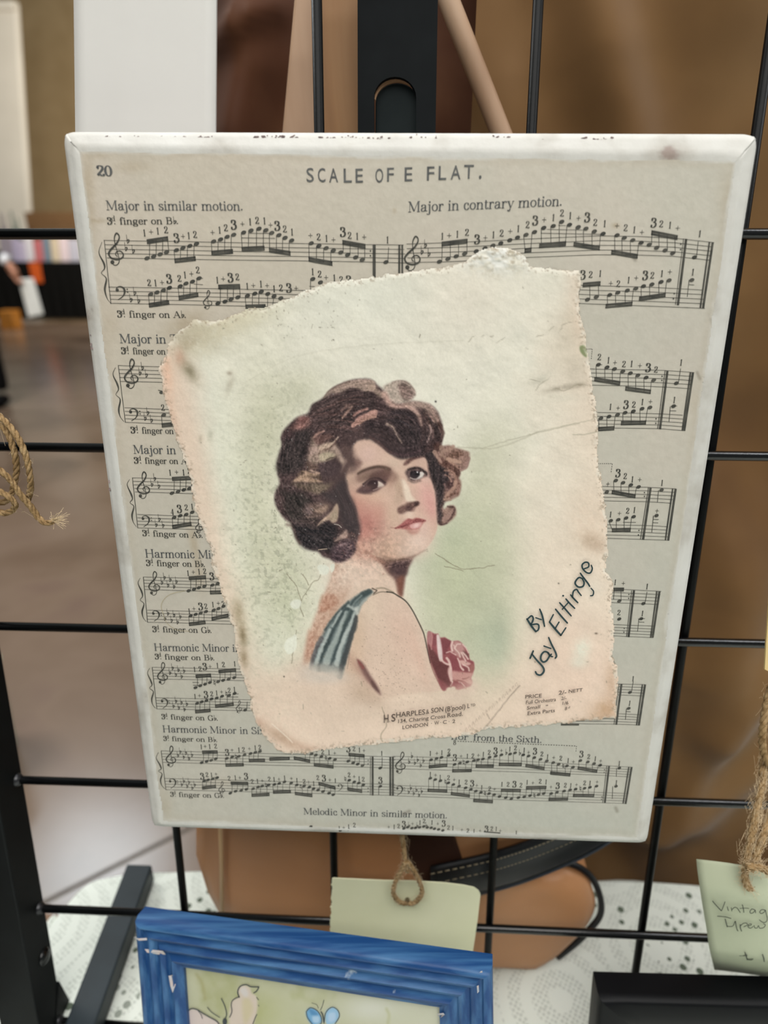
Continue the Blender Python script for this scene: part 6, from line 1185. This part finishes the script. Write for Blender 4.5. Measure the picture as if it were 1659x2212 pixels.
satin = noisy('brown_satin_cloth', [(.28, (92,64,36)), (.5, (116,85,50)), (.75, (138,106,68))], 7, 4, .62, .2, sheen=.15, bump=.05, bump_scale=60)
shade_cloth = noisy('shade_toned_cloth', [(.28, (58,32,18)), (.5, (80,46,26)), (.8, (122,84,56))], 9, 5, .6, .2, sheen=.1, bump=.05, bump_scale=60)  # darker drape colour, carrying the shade of its hollows
def drape(name, label, mat, Y0, x_left, x_right, folds, seed, amp):
    """heavy cloth hung behind the rack; folds given as ridge lines traced on its plane"""
    na, nb = 260, 300
    xs = np.linspace(at_y(x_left, 1000, Y0)[0], x_right, na); zs = np.linspace(1.42, Z_TABLE-.30, nb)
    Xg, Zg = np.meshgrid(xs, zs)
    D = amp*(.020*(fbm(Xg*10, Zg*7, seed, 3)-.5)+.007*(1-2*np.abs(fbm(Xg*9+Zg*4, Zg*6, seed+4, 3)-.5))-.004+.0025*(fbm(Xg*40, Zg*30, seed+8, 2)-.5))
    for pts, w, h in folds:
        p = [at_y(x, y, Y0) for x, y in pts]; p = np.array([(q[0], q[2]) for q in p]); best = np.full(Xg.shape, 9.)
        for a, b in zip(p[:-1], p[1:]):
            d = b-a; t = np.clip(((Xg-a[0])*d[0]+(Zg-a[1])*d[1])/(d@d), 0, 1); best = np.minimum(best, np.hypot(Xg-a[0]-t*d[0], Zg-a[1]-t*d[1]))
        D = D+h*np.exp(-(best/w)**2)
    D = np.clip(D, -.03, .022)*np.clip((xs-xs[0])/.02, .25, 1)[None, :]
    Yg = Y0-D
    P3 = np.stack([Xg, np.where(Zg < Z_TABLE+.012, np.maximum(Yg, TB+.016), Yg), Zg], -1)
    o = link(name, grid_mesh(name, P3), mat, smooth=True); tag(o, label, 'drape')
    if o.data.polygons[0].normal.y > 0: o.data.flip_normals()
drape('shade_dark_drape', 'dark red-brown drape behind the easel legs and black mast, shade put into its colour', shade_cloth, .098, 455, .30, [([(520,-60),(545,150),(520,300)], .014, .016), ([(480,100),(600,30)], .006, .006)], 231, .8)
drape('brown_drape', 'olive brown satin cloth hanging in folds behind the right half of the rack', satin, .062, 985, .62, [([(1255,-60),(1280,60),(1310,180),(1350,280),(1380,420)], .016, .016), ([(1560,-60),(1600,250)], .03, .016), ([(1650,300),(1610,700),(1590,1000)], .05, -.03), ([(1560,1080),(1600,1300),(1530,1560)], .02, .014), ([(1420,1790),(1560,1560),(1659,1450)], .014, .012), ([(1659,1640),(1500,1760)], .016, .010), ([(1330,1850),(1400,1960)], .02, -.012)], 201, 1.)
leather = noisy('tan_leather', [(.3, (176,124,82)), (.7, (196,144,102))], 9, 5, .42, .3, bump=.06, bump_scale=160)
def bag():
    yf = -.024                                    # front face of the bag near the rack
    root = empty('leather_bag', at_y(860, 2010, yf+.02)*np.array([1, 1, 0])+np.array([0, 0, Z_TABLE+.003]), 'tan leather bag with black zip strap and rounded end standing behind the plaque', 'bag')
    # soft body: outline in the photo, front bulging
    zb = Z_TABLE+.003
    out = [(474,1700),(480,1985),(700,2060),(900,2110),(1080,2112),(1180,2078),(1240,2030),(1272,1992),(1286,1950),(1270,1906),(1225,1880),(1160,1862),(1150,1700)]
    q = catmull(np.array([(p[0], p[2]) for p in [at_y(x, y, yf) for x, y in out]]), True, 4); q[:, 1] = np.maximum(q[:, 1], zb)
    c = q.mean(0); rings = []
    for s, y in ((.0, yf-.009), (.35, yf-.0085), (.7, yf-.007), (.88, yf-.005), (.96, yf-.0025), (1., yf), (1., yf+.026), (.95, yf+.034), (.5, yf+.036), (0, yf+.036)):
        r_ = c+(q-c)*s; r_[:, 1] = np.maximum(r_[:, 1], zb); rings.append(np.stack([r_[:, 0], np.full(len(r_), y)+0.0018*np.sin(r_[:, 0]*55+r_[:, 1]*30)*(s < .9), r_[:, 1]], 1))
    R_ = np.array(rings); R_ = np.concatenate([R_, R_[:, :1]], 1)
    b = link('bag_body', grid_mesh('bag_body', R_), leather, root, smooth=True)
    # left gusset flares behind the front panel
    gq = [at_y(x, y, yf+.012) for x, y in ((420,1760),(476,1760),(484,1925),(470,1905))]
    m = MB(); m.prism(gq, [p+np.array([0, .014, 0]) for p in gq]); m.build('gusset', leather, root, bevel=.002)
    pp = [at_y(x, y, yf-.007) for x, y in ((475,1750),(478,1850),(480,1985))]; m = MB(); m.tube(pp, .0011, 8); tag(m.build('edge_binding', principled('pale_edge', (206,170,126), .5), root, smooth=True), 'pale stitched edge')
    # black piping round the rounded end
    bl = noisy('black_leather', [(.3, (16,17,20)), (.7, (26,28,32))], 50, 4, .4, .4)
    pp = catmull([at_y(x, y, yf+.002) for x, y in ((1190,1858),(1240,1868),(1276,1893),(1296,1935),(1297,1975),(1275,2006),(1245,2036),(1205,2068))], False, 5); m = MB(); m.tube(pp, .0017, 10); m.build('piping', bl, root, smooth=True)
    # zip strap sweeping across the front
    ct = catmull(np.array([(930,1912),(1050,1886),(1120,1866),(1190,1840),(1270,1804),(1340,1762)], float), False, 8); n = len(ct); rows = []
    for v in np.linspace(-1, 1, 7):
        rows.append([at_y(x, y+v*(43-6*abs(i/n-.4)), yf-.0105-.002*(1-v*v)) for i, (x, y) in enumerate(ct)])
    st_ = link('zip_strap', grid_mesh('zip_strap', np.array(rows)), bl, root, smooth=True)
    md = st_.modifiers.new('solid', 'SOLIDIFY'); md.thickness = .0015; md.offset = 0
    for v in (-.55, -.05):
        ti = MB()
        for k in range(0, n-1): 
            a, b_ = np.array(ct[k])+[0, v*43], np.array(ct[k+1])+[0, v*43]; ti.tube([at_y(*a, yf-.0131), at_y(*(a+(b_-a)*.62), yf-.0131)], .00028, 5)
        o = ti.build('stitching', principled('tan_thread', (150,136,110), .7), st_, smooth=True)
    zt_m = MB(); cz = catmull(ct, False, 3)
    for k in range(0, len(cz)-1, 1):
        x, y = cz[k]; zt_m.ball(at_y(x, y+41, yf-.0112), .0010, 6, 4, (.5, 1, 1.3))
    zt_m.build('zip_teeth', principled('dark_zip_teeth', (58,64,74), .35, .5, .3), st_, smooth=True)
    # dark panel painted as the shade in the bag's mouth above the strap
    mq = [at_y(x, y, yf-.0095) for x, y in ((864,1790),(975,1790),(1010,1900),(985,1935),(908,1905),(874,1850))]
    m = MB(); m.prism(mq, [p+np.array([0, .004, 0]) for p in mq]); m.build('mouth_shade', noisy('dark_brown_mouth_shade', [(.3, (46,24,16)), (.7, (62,36,24))], 30, 3, .8, .2), root, bevel=.001)
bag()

# ================================================================ blue picture frame with butterflies
Rf = M_GW@rod([-.15079603, -.16607766, .05518092]); FO = at_grid(285, 1990, .035); FWd, RL = .15185, .0209
def fpt(u, v, h=0.): return FO+Rf@np.array([u, -v, h])
FN = Rf@np.array([0, 0, 1.])
def on_frame(p, h):
    p = np.asarray(p, float).reshape(-1, 2); d = np.stack([(p[:, 0]-CX)/FPX, (p[:, 1]-CY)/FPX, np.ones(len(p))], 1)@R_CW.T
    return CAM+d*(np.dot(FO+FN*h-CAM, FN)/(d@FN))[:, None]
def streaky(name, c, c2, wear, axis):
    m = principled(name, c, .42, .3); N, L, b = nodes(m); tc = N.new('ShaderNodeTexCoord')
    mp = N.new('ShaderNodeMapping'); mp.inputs['Scale'].default_value = tuple(12 if k == axis else 260 for k in range(3)); L.new(tc.outputs['Object'], mp.inputs[0])
    nz = N.new('ShaderNodeTexNoise'); nz.inputs['Scale'].default_value = 1; nz.inputs['Detail'].default_value = 5; L.new(mp.outputs[0], nz.inputs['Vector'])
    cr = N.new('ShaderNodeValToRGB'); e = cr.color_ramp.elements; e[0].position = .42; e[0].color = (*lin(c), 1); e[1].position = .78; e[1].color = (*lin(c2), 1); L.new(nz.outputs['Fac'], cr.inputs[0])
    n2 = N.new('ShaderNodeTexNoise'); n2.inputs['Scale'].default_value = 75; n2.inputs['Detail'].default_value = 8; L.new(tc.outputs['Object'], n2.inputs['Vector'])
    c3 = N.new('ShaderNodeValToRGB'); q = c3.color_ramp.elements; q[0].position = .69; q[0].color = (0, 0, 0, 1); q[1].position = .74; q[1].color = (1, 1, 1, 1); L.new(n2.outputs['Fac'], c3.inputs[0])
    mx = N.new('ShaderNodeMix'); mx.data_type = 'RGBA'; L.new(c3.outputs[0], mx.inputs[0]); L.new(cr.outputs[0], mx.inputs[6]); mx.inputs[7].default_value = (*lin(wear), 1); L.new(mx.outputs[2], b.inputs['Base Color'])
    bp = N.new('ShaderNodeBump'); bp.inputs['Strength'].default_value = .25; bp.inputs['Distance'].default_value = .0004; L.new(nz.outputs['Fac'], bp.inputs['Height']); L.new(bp.outputs[0], b.inputs['Normal'])
    return m
PROF = [(.0004,-.0095),(.0002,-.004),(.0008,-.001),(.002,0),(.0034,-.0002),(.0042,-.0017),(.0056,-.0015),(.0070,-.0003),(.0082,-.0006),(.0090,-.0021),(.0104,-.0019),(.0118,-.0005),(.0130,-.0009),(.0138,-.0024),(.0152,-.0022),(.0168,-.0009),(.0182,-.0013),(.0194,-.0026),(.0209,-.0030),(.0209,-.0055),(.0209,-.0095)]
def rails(root, W, Hh, prof, fp, mats, name='frame_rail'):
    for k in range(4):
        rows = []
        for ins, h in prof:
            c = [(ins, ins), (W-ins, ins), (W-ins, Hh-ins), (ins, Hh-ins)]; a, b = np.array(c[k]), np.array(c[(k+1) % 4])
            rows.append([fp(*(a+(b-a)*t), h) for t in np.linspace(0, 1, 13)])
        rows = np.array(rows); rows = np.concatenate([rows, rows[:1]], 0)
        me = grid_mesh(name, rows); bm = bmesh.new(); bm.from_mesh(me); bmesh.ops.remove_doubles(bm, verts=bm.verts, dist=1e-6); bmesh.ops.recalc_face_normals(bm, faces=bm.faces); bm.to_mesh(me); bm.free()
        o = link(name, me, mats[k % 2], root, smooth=True)
        md = o.modifiers.new('edges', 'EDGE_SPLIT'); md.split_angle = math.radians(50)
FH = .103
bf = empty('blue_picture_frame', fpt(FWd/2, FH), 'blue painted picture frame with worn corners around a butterfly picture, in front', 'picture frame')
blue = [streaky('blue_paint_across', (24,66,118), (74,120,164), (176,190,200), 0), streaky('blue_paint_down', (26,68,120), (76,122,166), (176,190,200), 2)]
rails(bf, FWd, FH, PROF, fpt, blue)
wk = Ink()       # rubbed corners
for q in ('px|287,2024 300,2027 317,2026 318,2031 300,2032', 'px|312,2050 330,2051 352,2054 358,2062 340,2062 318,2058', 'px|364,2108 372,2106 383,2110 379,2128 373,2145 368,2130', 'px|1038,2098 1042,2097 1042,2101 1036,2101', 'px|1030,2130 1034,2128 1035,2142 1031,2146', 'px|944,2190 958,2188 961,2192 953,2198 947,2196', 'px|836,2140 850,2141 857,2150 846,2148', 'px|930,2131 945,2132 952,2137 936,2138'):
    f, s_ = q.split('|'); wk.poly(P(f, s_))
def wk_h(p):
    out = []
    for x, y in p:
        best = on_frame([(x, y)], 0)[0]; q = Rf.T@(best-FO); ins = min(q[0], -q[1], FWd-q[0]); h = np.interp(ins, [a for a, _ in PROF[2:-1]], [b for _, b in PROF[2:-1]])
        out.append(on_frame([(x, y)], h+.0005)[0])
    return np.array(out)
tag(wk.build('rubbed_patch', noisy('bare_primer', [(.35, (176,186,196)), (.65, (206,190,184))], 300, 4, .6), bf, wk_h), 'rubbed pale patches at the corners')
PH = -.0048
pc = Canvas(np.arange(340, 1010, 3.), np.arange(2060, 2420, 3.), (178,178,146)); X, Y = pc.X, pc.Y; full = (slice(None), slice(None))
pc.mix(full, np.clip((fbm(X/60, Y/60, 301, 4)-.4)*3, 0, 1)*.6, (190,190,164)); pc.mix(full, np.clip((fbm(X/50, Y/50, 302, 4)-.52)*4, 0, 1)*.5, (154,156,104)); pc.mix(full, np.clip((X-640)/260, 0, 1)*.7, (198,198,182))
pc.blob(800, 2180, 60, 30, (206,206,196), .8); pc.blob(560, 2190, 50, 40, (168,170,116), .6); pc.blob(690, 2260, 200, 40, (190,190,150), .6)
fra = lambda s: P('fa', s); FR['fa'] = (250, 1930, 3.95); FR['fb'] = (660, 1880, 3.77)
pc.fill(fra('1050,880 1040,820 1080,785 1140,800 1160,850 1200,880 1210,960 1200,1030 1170,1130 1100,1250 980,1250 970,1050 990,920'), (206,190,178), 2.5, .95); pc.fill(fra('1060,830 1100,800 1130,850 1110,890'), (204,198,196), 3, .8); pc.fill(fra('1080,920 1140,900 1170,1000 1100,1120'), (196,184,146), 6, .7)
pc.fill(fra('590,1030 640,990 700,995 760,1040 850,1080 890,1120 880,1260 590,1260'), (206,190,186), 2.5, .95)
pc.fill(P('fb', '5,1150 40,1120 90,1140 125,1185 130,1240 60,1260 15,1210'), (104,160,204), 2, .95); pc.fill(P('fb', '165,1150 220,1115 262,1140 272,1190 240,1245 170,1250'), (140,182,216), 2, .95); pc.fill(P('fb', '60,1180 110,1190 110,1240 60,1235'), (180,204,226), 3, .8); pc.fill(P('fb', '30,1130 80,1150 100,1180 50,1180'), (70,128,176), 3, .8); pc.fill(P('fb', '190,1170 240,1160 240,1220 190,1230'), (180,200,224), 3, .7)
pc.stroke(P('fb', '660,1130 680,1180 670,1250'), 5, (168,168,120), blur=4, alpha=.6); pc.stroke(fra('690,690 740,780 760,900'), 6, (150,140,90), blur=5, alpha=.5)
P3 = on_frame(np.stack([X.ravel(), Y.ravel()], 1), PH).reshape(X.shape+(3,)); loc = (P3-FO)@Rf
keep = ((loc[..., 0] > RL*.88) & (loc[..., 0] < FWd-RL*.88) & (-loc[..., 1] > RL*.88) & (-loc[..., 1] < FH-RL*.88))[:-1, :-1]
pr = link('butterfly_print', grid_mesh('butterfly_print', P3, keep, pc.col), vcol_mat('watercolour_paper', .5, .4), bf, smooth=True); tag(pr, 'green watercolour print of pale and blue butterflies')
bi = Ink()
for q, w in (('1055,890 1040,840 1060,795 1110,778 1150,795 1200,798 1220,800 1200,835 1175,850', 2.4), ('1055,880 1000,910 985,950 990,1010 970,1060', 1.8), ('1200,885 1220,910', 1.4), ('1215,950 1222,965', 1.3), ('1205,1030 1190,1060 1175,1100 1160,1140', 1.6), ('595,1030 640,985 690,990 740,1020 800,1055 860,1090 890,1130', 2.4), ('900,895 930,960 945,1030 930,1080', 2), ('780,970 820,1015 890,1060', 1.6), ('700,1000 725,1030 740,1070', 1.2)):
    bi.strip(catmull(fra(q), False, 6), w)
bi.ell(*fra('930,1095')[0], 5, 8)
for q, w in (('5,1150 40,1120 90,1140 125,1190 130,1240 110,1260', 1.6), ('5,1150 15,1200 60,1260', 1.4), ('150,1250 165,1160 215,1115 262,1140 275,1190 240,1250', 1.6), ('50,1080 90,1095 105,1125', 1), ('120,1140 135,1110 150,1055', 1.2), ('125,1150 140,1180 150,1240', 2.6)):
    bi.strip(catmull(P('fb', q), False, 6), w)
bi.build('outline_drawing', principled('charcoal_line', (52,58,62), .6), pr, lambda p: on_frame(p, PH+.0003))

# ================================================================ black frame in the bottom right corner
def black_frame():
    A_ = w2g(at_grid(1296, 2162, .034)); B_ = w2g(at_grid(1640, 2172, .034)); u = (B_-A_)/np.linalg.norm(B_-A_); v = np.cross(u, [0, 0, 1.]); 
    if v[1] > 0: v = -v
    n = np.cross(v, u); n = n if n[2] > 0 else -n
    fp = lambda a, b, h=0.: g2w(A_+u*a+v*b+n*h)
    r = empty('black_picture_frame', fp(.065, .07), 'plain black frame at the lower right, lowest thing on the rack', 'picture frame')
    bm_ = noisy('black_gloss_paint', [(.3, (9,10,12)), (.7, (13,14,17))], 30, 4, .45, .15)
    prof = [(.0008,-.014),(0,-.004),(.0006,-.001),(.002,0),(.012,-.0004),(.0145,-.001),(.0155,-.004),(.0155,-.014)]
    rails(r, .13, .07, prof, fp, [bm_, bm_])
    m = MB(); q = [fp(a, b, -.008) for a, b in ((.015, .015), (.115, .015), (.115, .055), (.015, .055))]; m.prism(q, [p-N_GRID*.002 for p in q]); m.build('backing_card', principled('grey_card', (120,118,112), .7), r)
black_frame()

# ================================================================ cards, tags and twine hung on the rack
def sheet_of(name, px, off, mat, parent=None, th=.0006, bow=0., n=12, m_=12):
    """card from its four photo corners (tl, tr, br, bl); off may vary top -> bottom; slight bow"""
    tl, tr, br, bl = [np.array(p, float) for p in px]; rows = []
    for i in range(m_+1):
        t = i/m_; row = []
        for j in range(n+1):
            s = j/n; p = (tl*(1-s)+tr*s)*(1-t)+(bl*(1-s)+br*s)*t
            o = off[0]*(1-t)+off[1]*t+bow*math.sin(math.pi*s)+(off[2]*math.sin(math.pi*t) if len(off) > 2 else 0); row.append(at_grid(p[0], p[1], o))
        rows.append(row)
    o = link(name, grid_mesh(name, np.array(rows)), mat, parent, smooth=True); md = o.modifiers.new('solid', 'SOLIDIFY'); md.thickness = th; md.offset = -1; return o
wc = sheet_of('white_card', [(157,-160),(467,-160),(464,330),(163,330)], (.016, .012), noisy('white_card_stock', [(.3, (209,207,203)), (.7, (215,213,209))], 14, 4, .55, .3, bump=.05, bump_scale=60), th=.002)
tag(wc, 'blank white card hung on the rack above the left corner of the plaque', 'card')
def twine(name, paths, r, mat, parent=None, fuzz=60, seed=1, ends=()):
    """each path: three strands twisted together, with loose fibres"""
    m = MB(); rg = np.random.RandomState(seed); fz = MB()
    for p in paths:
        p = np.array([np.asarray(q, float) for q in p]); p = catmull(p, False, 10); L = np.concatenate([[0], np.cumsum(np.linalg.norm(np.diff(p, axis=0), axis=1))])
        n = max(12, int(L[-1]/(r*.8))); t = np.linspace(0, L[-1], n); c = np.stack([np.interp(t, L, p[:, k]) for k in range(3)], 1)
        T = np.gradient(c, axis=0); T /= np.linalg.norm(T, axis=1)[:, None]+1e-12; A_ = np.cross(T, np.array([.31, .9, .2])); A_ /= np.linalg.norm(A_, axis=1)[:, None]; B_ = np.cross(T, A_)
        for s in range(3):
            ph = t/(r*7.)*2*math.pi+s*2.094; m.tube(c+(A_*np.cos(ph)[:, None]+B_*np.sin(ph)[:, None])*r*.5, r*.56*(1+.12*np.sin(t/(r*3.1)+s)), 7)
        for k in range(int(fuzz*L[-1]/.02)):
            i = rg.randint(n); d = A_[i]*rg.normal()+B_[i]*rg.normal(); d /= np.linalg.norm(d); l = r*min(.5+rg.exponential(.7), 3.); a = c[i]+d*r*.7
            fz.tube([a, a+d*l*.5+T[i]*l*rg.normal(0, .5), a+d*l*.8+T[i]*l*rg.normal(0, .8)], r*.035, 3, False)
    o = m.build(name, mat, parent, smooth=True)
    for e, dirn in ends:      # frayed tip
        for k in range(46):
            d = np.asarray(dirn)+rg.normal(0, .45, 3); d /= np.linalg.norm(d); l = r*rg.uniform(1.5, 5.5); a = np.asarray(e)+rg.normal(0, r*.4, 3); fz.tube([a, a+d*l*.5, a+d*l+rg.normal(0, r*.5, 3)], r*.06, 3, False)
    if fz.v: tag(fz.build('loose_fibres', bpy.data.materials['jute_fibre'], o), kind='stuff')
    return o
jute = noisy('jute_twine', [(.3, (122,96,62)), (.55, (160,132,94)), (.75, (184,158,120))], 420, 5, .85, .15, bump=.4, bump_scale=1500); principled('jute_fibre', (206,184,150), .85, .1)
G = lambda x, y, o: at_grid(x, y, o)
# price tag of the plaque with its loop of twine
tagpaper = noisy('pale_olive_tag_paper', [(.3, (216,217,182)), (.7, (222,222,190))], 40, 4, .6, .3)
rt = random.Random(4); lefte = [(718-(y-1898)*.045+rt.uniform(-1.6, 1.6)+1.2*math.sin(y*.9), y) for y in np.arange(1899, 2120, 3.2)]
outl = [(721,1898),(765,1900),(830,1903),(890,1904),(960,1908),(1000,1913),(1024,1918),(1034,1925),(1038,1933),(1032,1985),(1024,2040),(1014,2112)]+lefte[::-1]
yo = lambda y: .0115+.004*max(0, (1935-y)/40)*0
m = MB(); fr1 = [at_grid(x, y, .0115) for x, y in outl]; m.prism(fr1, [p-N_GRID*.0007 for p in fr1])
pt = empty('price_tag', at_grid(880, 1945, .0115), 'blank pale olive price tag on twine under the plaque, foot behind the blue frame', 'tag'); m.build('tag_card', tagpaper, pt)
m = MB(); m.ball(at_grid(880, 1944, .0122), .0011, 10, 5, (1, .35, 1.6)); tag(m.build('hole_shade_dot', principled('hole_shadow', (92,84,58), .9), pt), 'small dark dot painted as the shade in the punched hole')  # dark bead stands for the shade inside the hole; none is cut
twine('tag_string', [[G(868,1800,.014), G(872,1830,.0165), G(876,1862,.018), G(880,1884,.018)], [G(876,1862,.019), G(866,1882,.0185), G(853,1908,.0175), G(850,1930,.0165), G(862,1948,.0145), G(878,1952,.0128)], [G(881,1862,.019), G(893,1880,.0185), G(906,1905,.0175), G(911,1930,.0165), G(898,1948,.0145), G(882,1952,.0128)]], .00105, jute, pt, 170, 3)
# tag on the right with handwriting
rc = noisy('pale_green_tag_paper', [(.3, (174,180,154)), (.7, (182,188,162))], 30, 4, .6, .3)
hg = empty('handwritten_tag', at_grid(1600, 1930, .02), 'pale green handwritten price tag on fuzzy twine at the right edge', 'tag')
Lft = catmull(np.array([(1504,1856),(1507,1885),(1512,1920),(1519,1965),(1526,2005),(1531,2042),(1537,2068),(1543,2095)], float), False, 4); offs = np.interp(np.linspace(0, 1, len(Lft)), [0, .3, .78, 1], [.026, .031, .029, .012])
rows = []
for (x, y), o_ in zip(Lft, offs):
    rows.append([at_grid(x+230*s, y+44*s-6*math.sin(math.pi*s), o_+.006*math.sin(math.pi*s)) for s in np.linspace(0, 1, 14)])
R_ = np.array(rows); o = link('tag_card', grid_mesh('tag_card', R_), rc, hg, smooth=True); md = o.modifiers.new('solid', 'SOLIDIFY'); md.thickness = .0006; md.offset = -1
hw = Ink(); FR['hw'] = (1480, 1820, 7.134)
for q, w in (('420,900 480,970 560,1055', 2.0), ('560,1055 590,980 615,910', 1.7), ('650,985 655,1015 670,1055', 1.7), ('710,1000 720,1060', 1.6), ('715,1040 760,1000 800,1010 830,1050 850,1080', 1.7), ('880,955 895,1010 905,1080', 1.9), ('840,1015 920,1010 985,1015', 1.3), ('1080,1040 1030,1025 1000,1060 1010,1090 1050,1080 1080,1045 1085,1090', 1.7), ('1230,1040 1180,1035 1150,1070 1175,1095 1220,1070 1235,1040 1250,1100 1265,1170 1250,1220 1200,1230 1140,1190', 1.7),
             ('495,1135 570,1140 640,1150 710,1172', 1.7), ('615,1175 630,1230 650,1305', 2.1), ('650,1290 700,1295 740,1280 770,1210', 1.6), ('775,1210 785,1280 800,1340 815,1365', 2.1), ('850,1260 850,1310 870,1370', 2.2), ('850,1290 890,1250 940,1240 960,1270 900,1300', 1.6), ('960,1290 1010,1275 1020,1255 985,1260 970,1300 1010,1320 1050,1290', 1.6), ('1060,1275 1075,1315 1110,1315 1130,1280 1150,1320 1210,1310 1235,1270 1205,1250', 1.6),
             ('920,1690 940,1750 960,1815', 2.2), ('835,1745 900,1745 960,1745', 1.5), ('960,1800 1010,1810 1050,1795', 1.7), ('1190,1720 1210,1780 1220,1840', 2.2)):
    hw.strip(catmull(P('hw', q), False, 5), w)
Rn = R_
def on_tag(p):
    out = []
    for x, y in p:
        t = np.clip((y-44*((x-1515)/230)-1856)/(2095-1856), 0, 1); o_ = np.interp(t, [0, .3, .78, 1], [.026, .031, .029, .012]); s = np.clip((x-(1504+39*t))/230, 0, 1); out.append(at_grid(x, y, o_+.006*math.sin(math.pi*s)+.0011))
    return np.array(out)
hw.build('handwriting', principled('pencil_grey', (44,52,40), .6), hg, on_tag)
twine('tag_string', [[G(1650,1640,.02), G(1645,1700,.026), G(1632,1760,.031), G(1622,1815,.035), G(1612,1860,.037), G(1609,1890,.037), G(1615,1915,.0355), G(1634,1925,.033)], [G(1690,1700,.022), G(1665,1760,.03), G(1645,1815,.036), G(1628,1862,.038), G(1620,1880,.038)], [G(1612,1872,.040), G(1640,1874,.040), G(1668,1888,.038)]], .0014, jute, hg, 300, 5)
# twine loops hanging in at both edges
twl = twine('twine_loop', [[G(-60,872,.026), G(-10,892,.028), G(24,925,.030), G(46,960,.031), G(60,1000,.031), G(66,1040,.030), G(64,1064,.028), G(58,1084,.026)], [G(-60,888,.024), G(0,918,.027), G(20,945,.028), G(33,985,.028), G(35,1020,.027), G(30,1050,.026), G(20,1075,.026), G(4,1085,.026), G(-30,1070,.026)], [G(-40,985,.030), G(-4,1012,.032), G(22,1036,.032), G(42,1066,.031), G(58,1084,.030), G(72,1102,.029), G(84,1120,.029), G(100,1130,.0295), G(114,1126,.030)], [G(-30,1052,.029), G(8,1066,.0315), G(32,1086,.031), G(28,1100,.029), G(8,1108,.028), G(-30,1098,.027)]], .00115, jute, None, 14, 7, ends=[(G(114,1126,.030), (.8, 0, .25))])
tag(twl, 'loops of jute twine with a frayed end hanging at the left edge', 'twine')
twr = twine('twine_loop', [[G(1700,1440,.02), G(1668,1480,.024), G(1652,1540,.026), G(1647,1600,.026), G(1654,1640,.024), G(1690,1680,.02)]], .0014, jute, None, 20, 9)
tag(twr, 'loop of jute twine at the right edge above the green tag', 'twine')
m = MB(); q = [(1662,1290),(1760,1290),(1760,1470),(1664,1452),(1652,1446),(1655,1392)]; f = [at_grid(x, y, .03) for x, y in q]; m.prism(f, [p-N_GRID*.0008 for p in f]); tag(m.build('cream_tag', noisy('cream_tag_paper', [(.3, (212,184,124)), (.7, (220,194,138))], 20, 3, .6)), 'cream paper tag just showing at the right edge', 'tag')
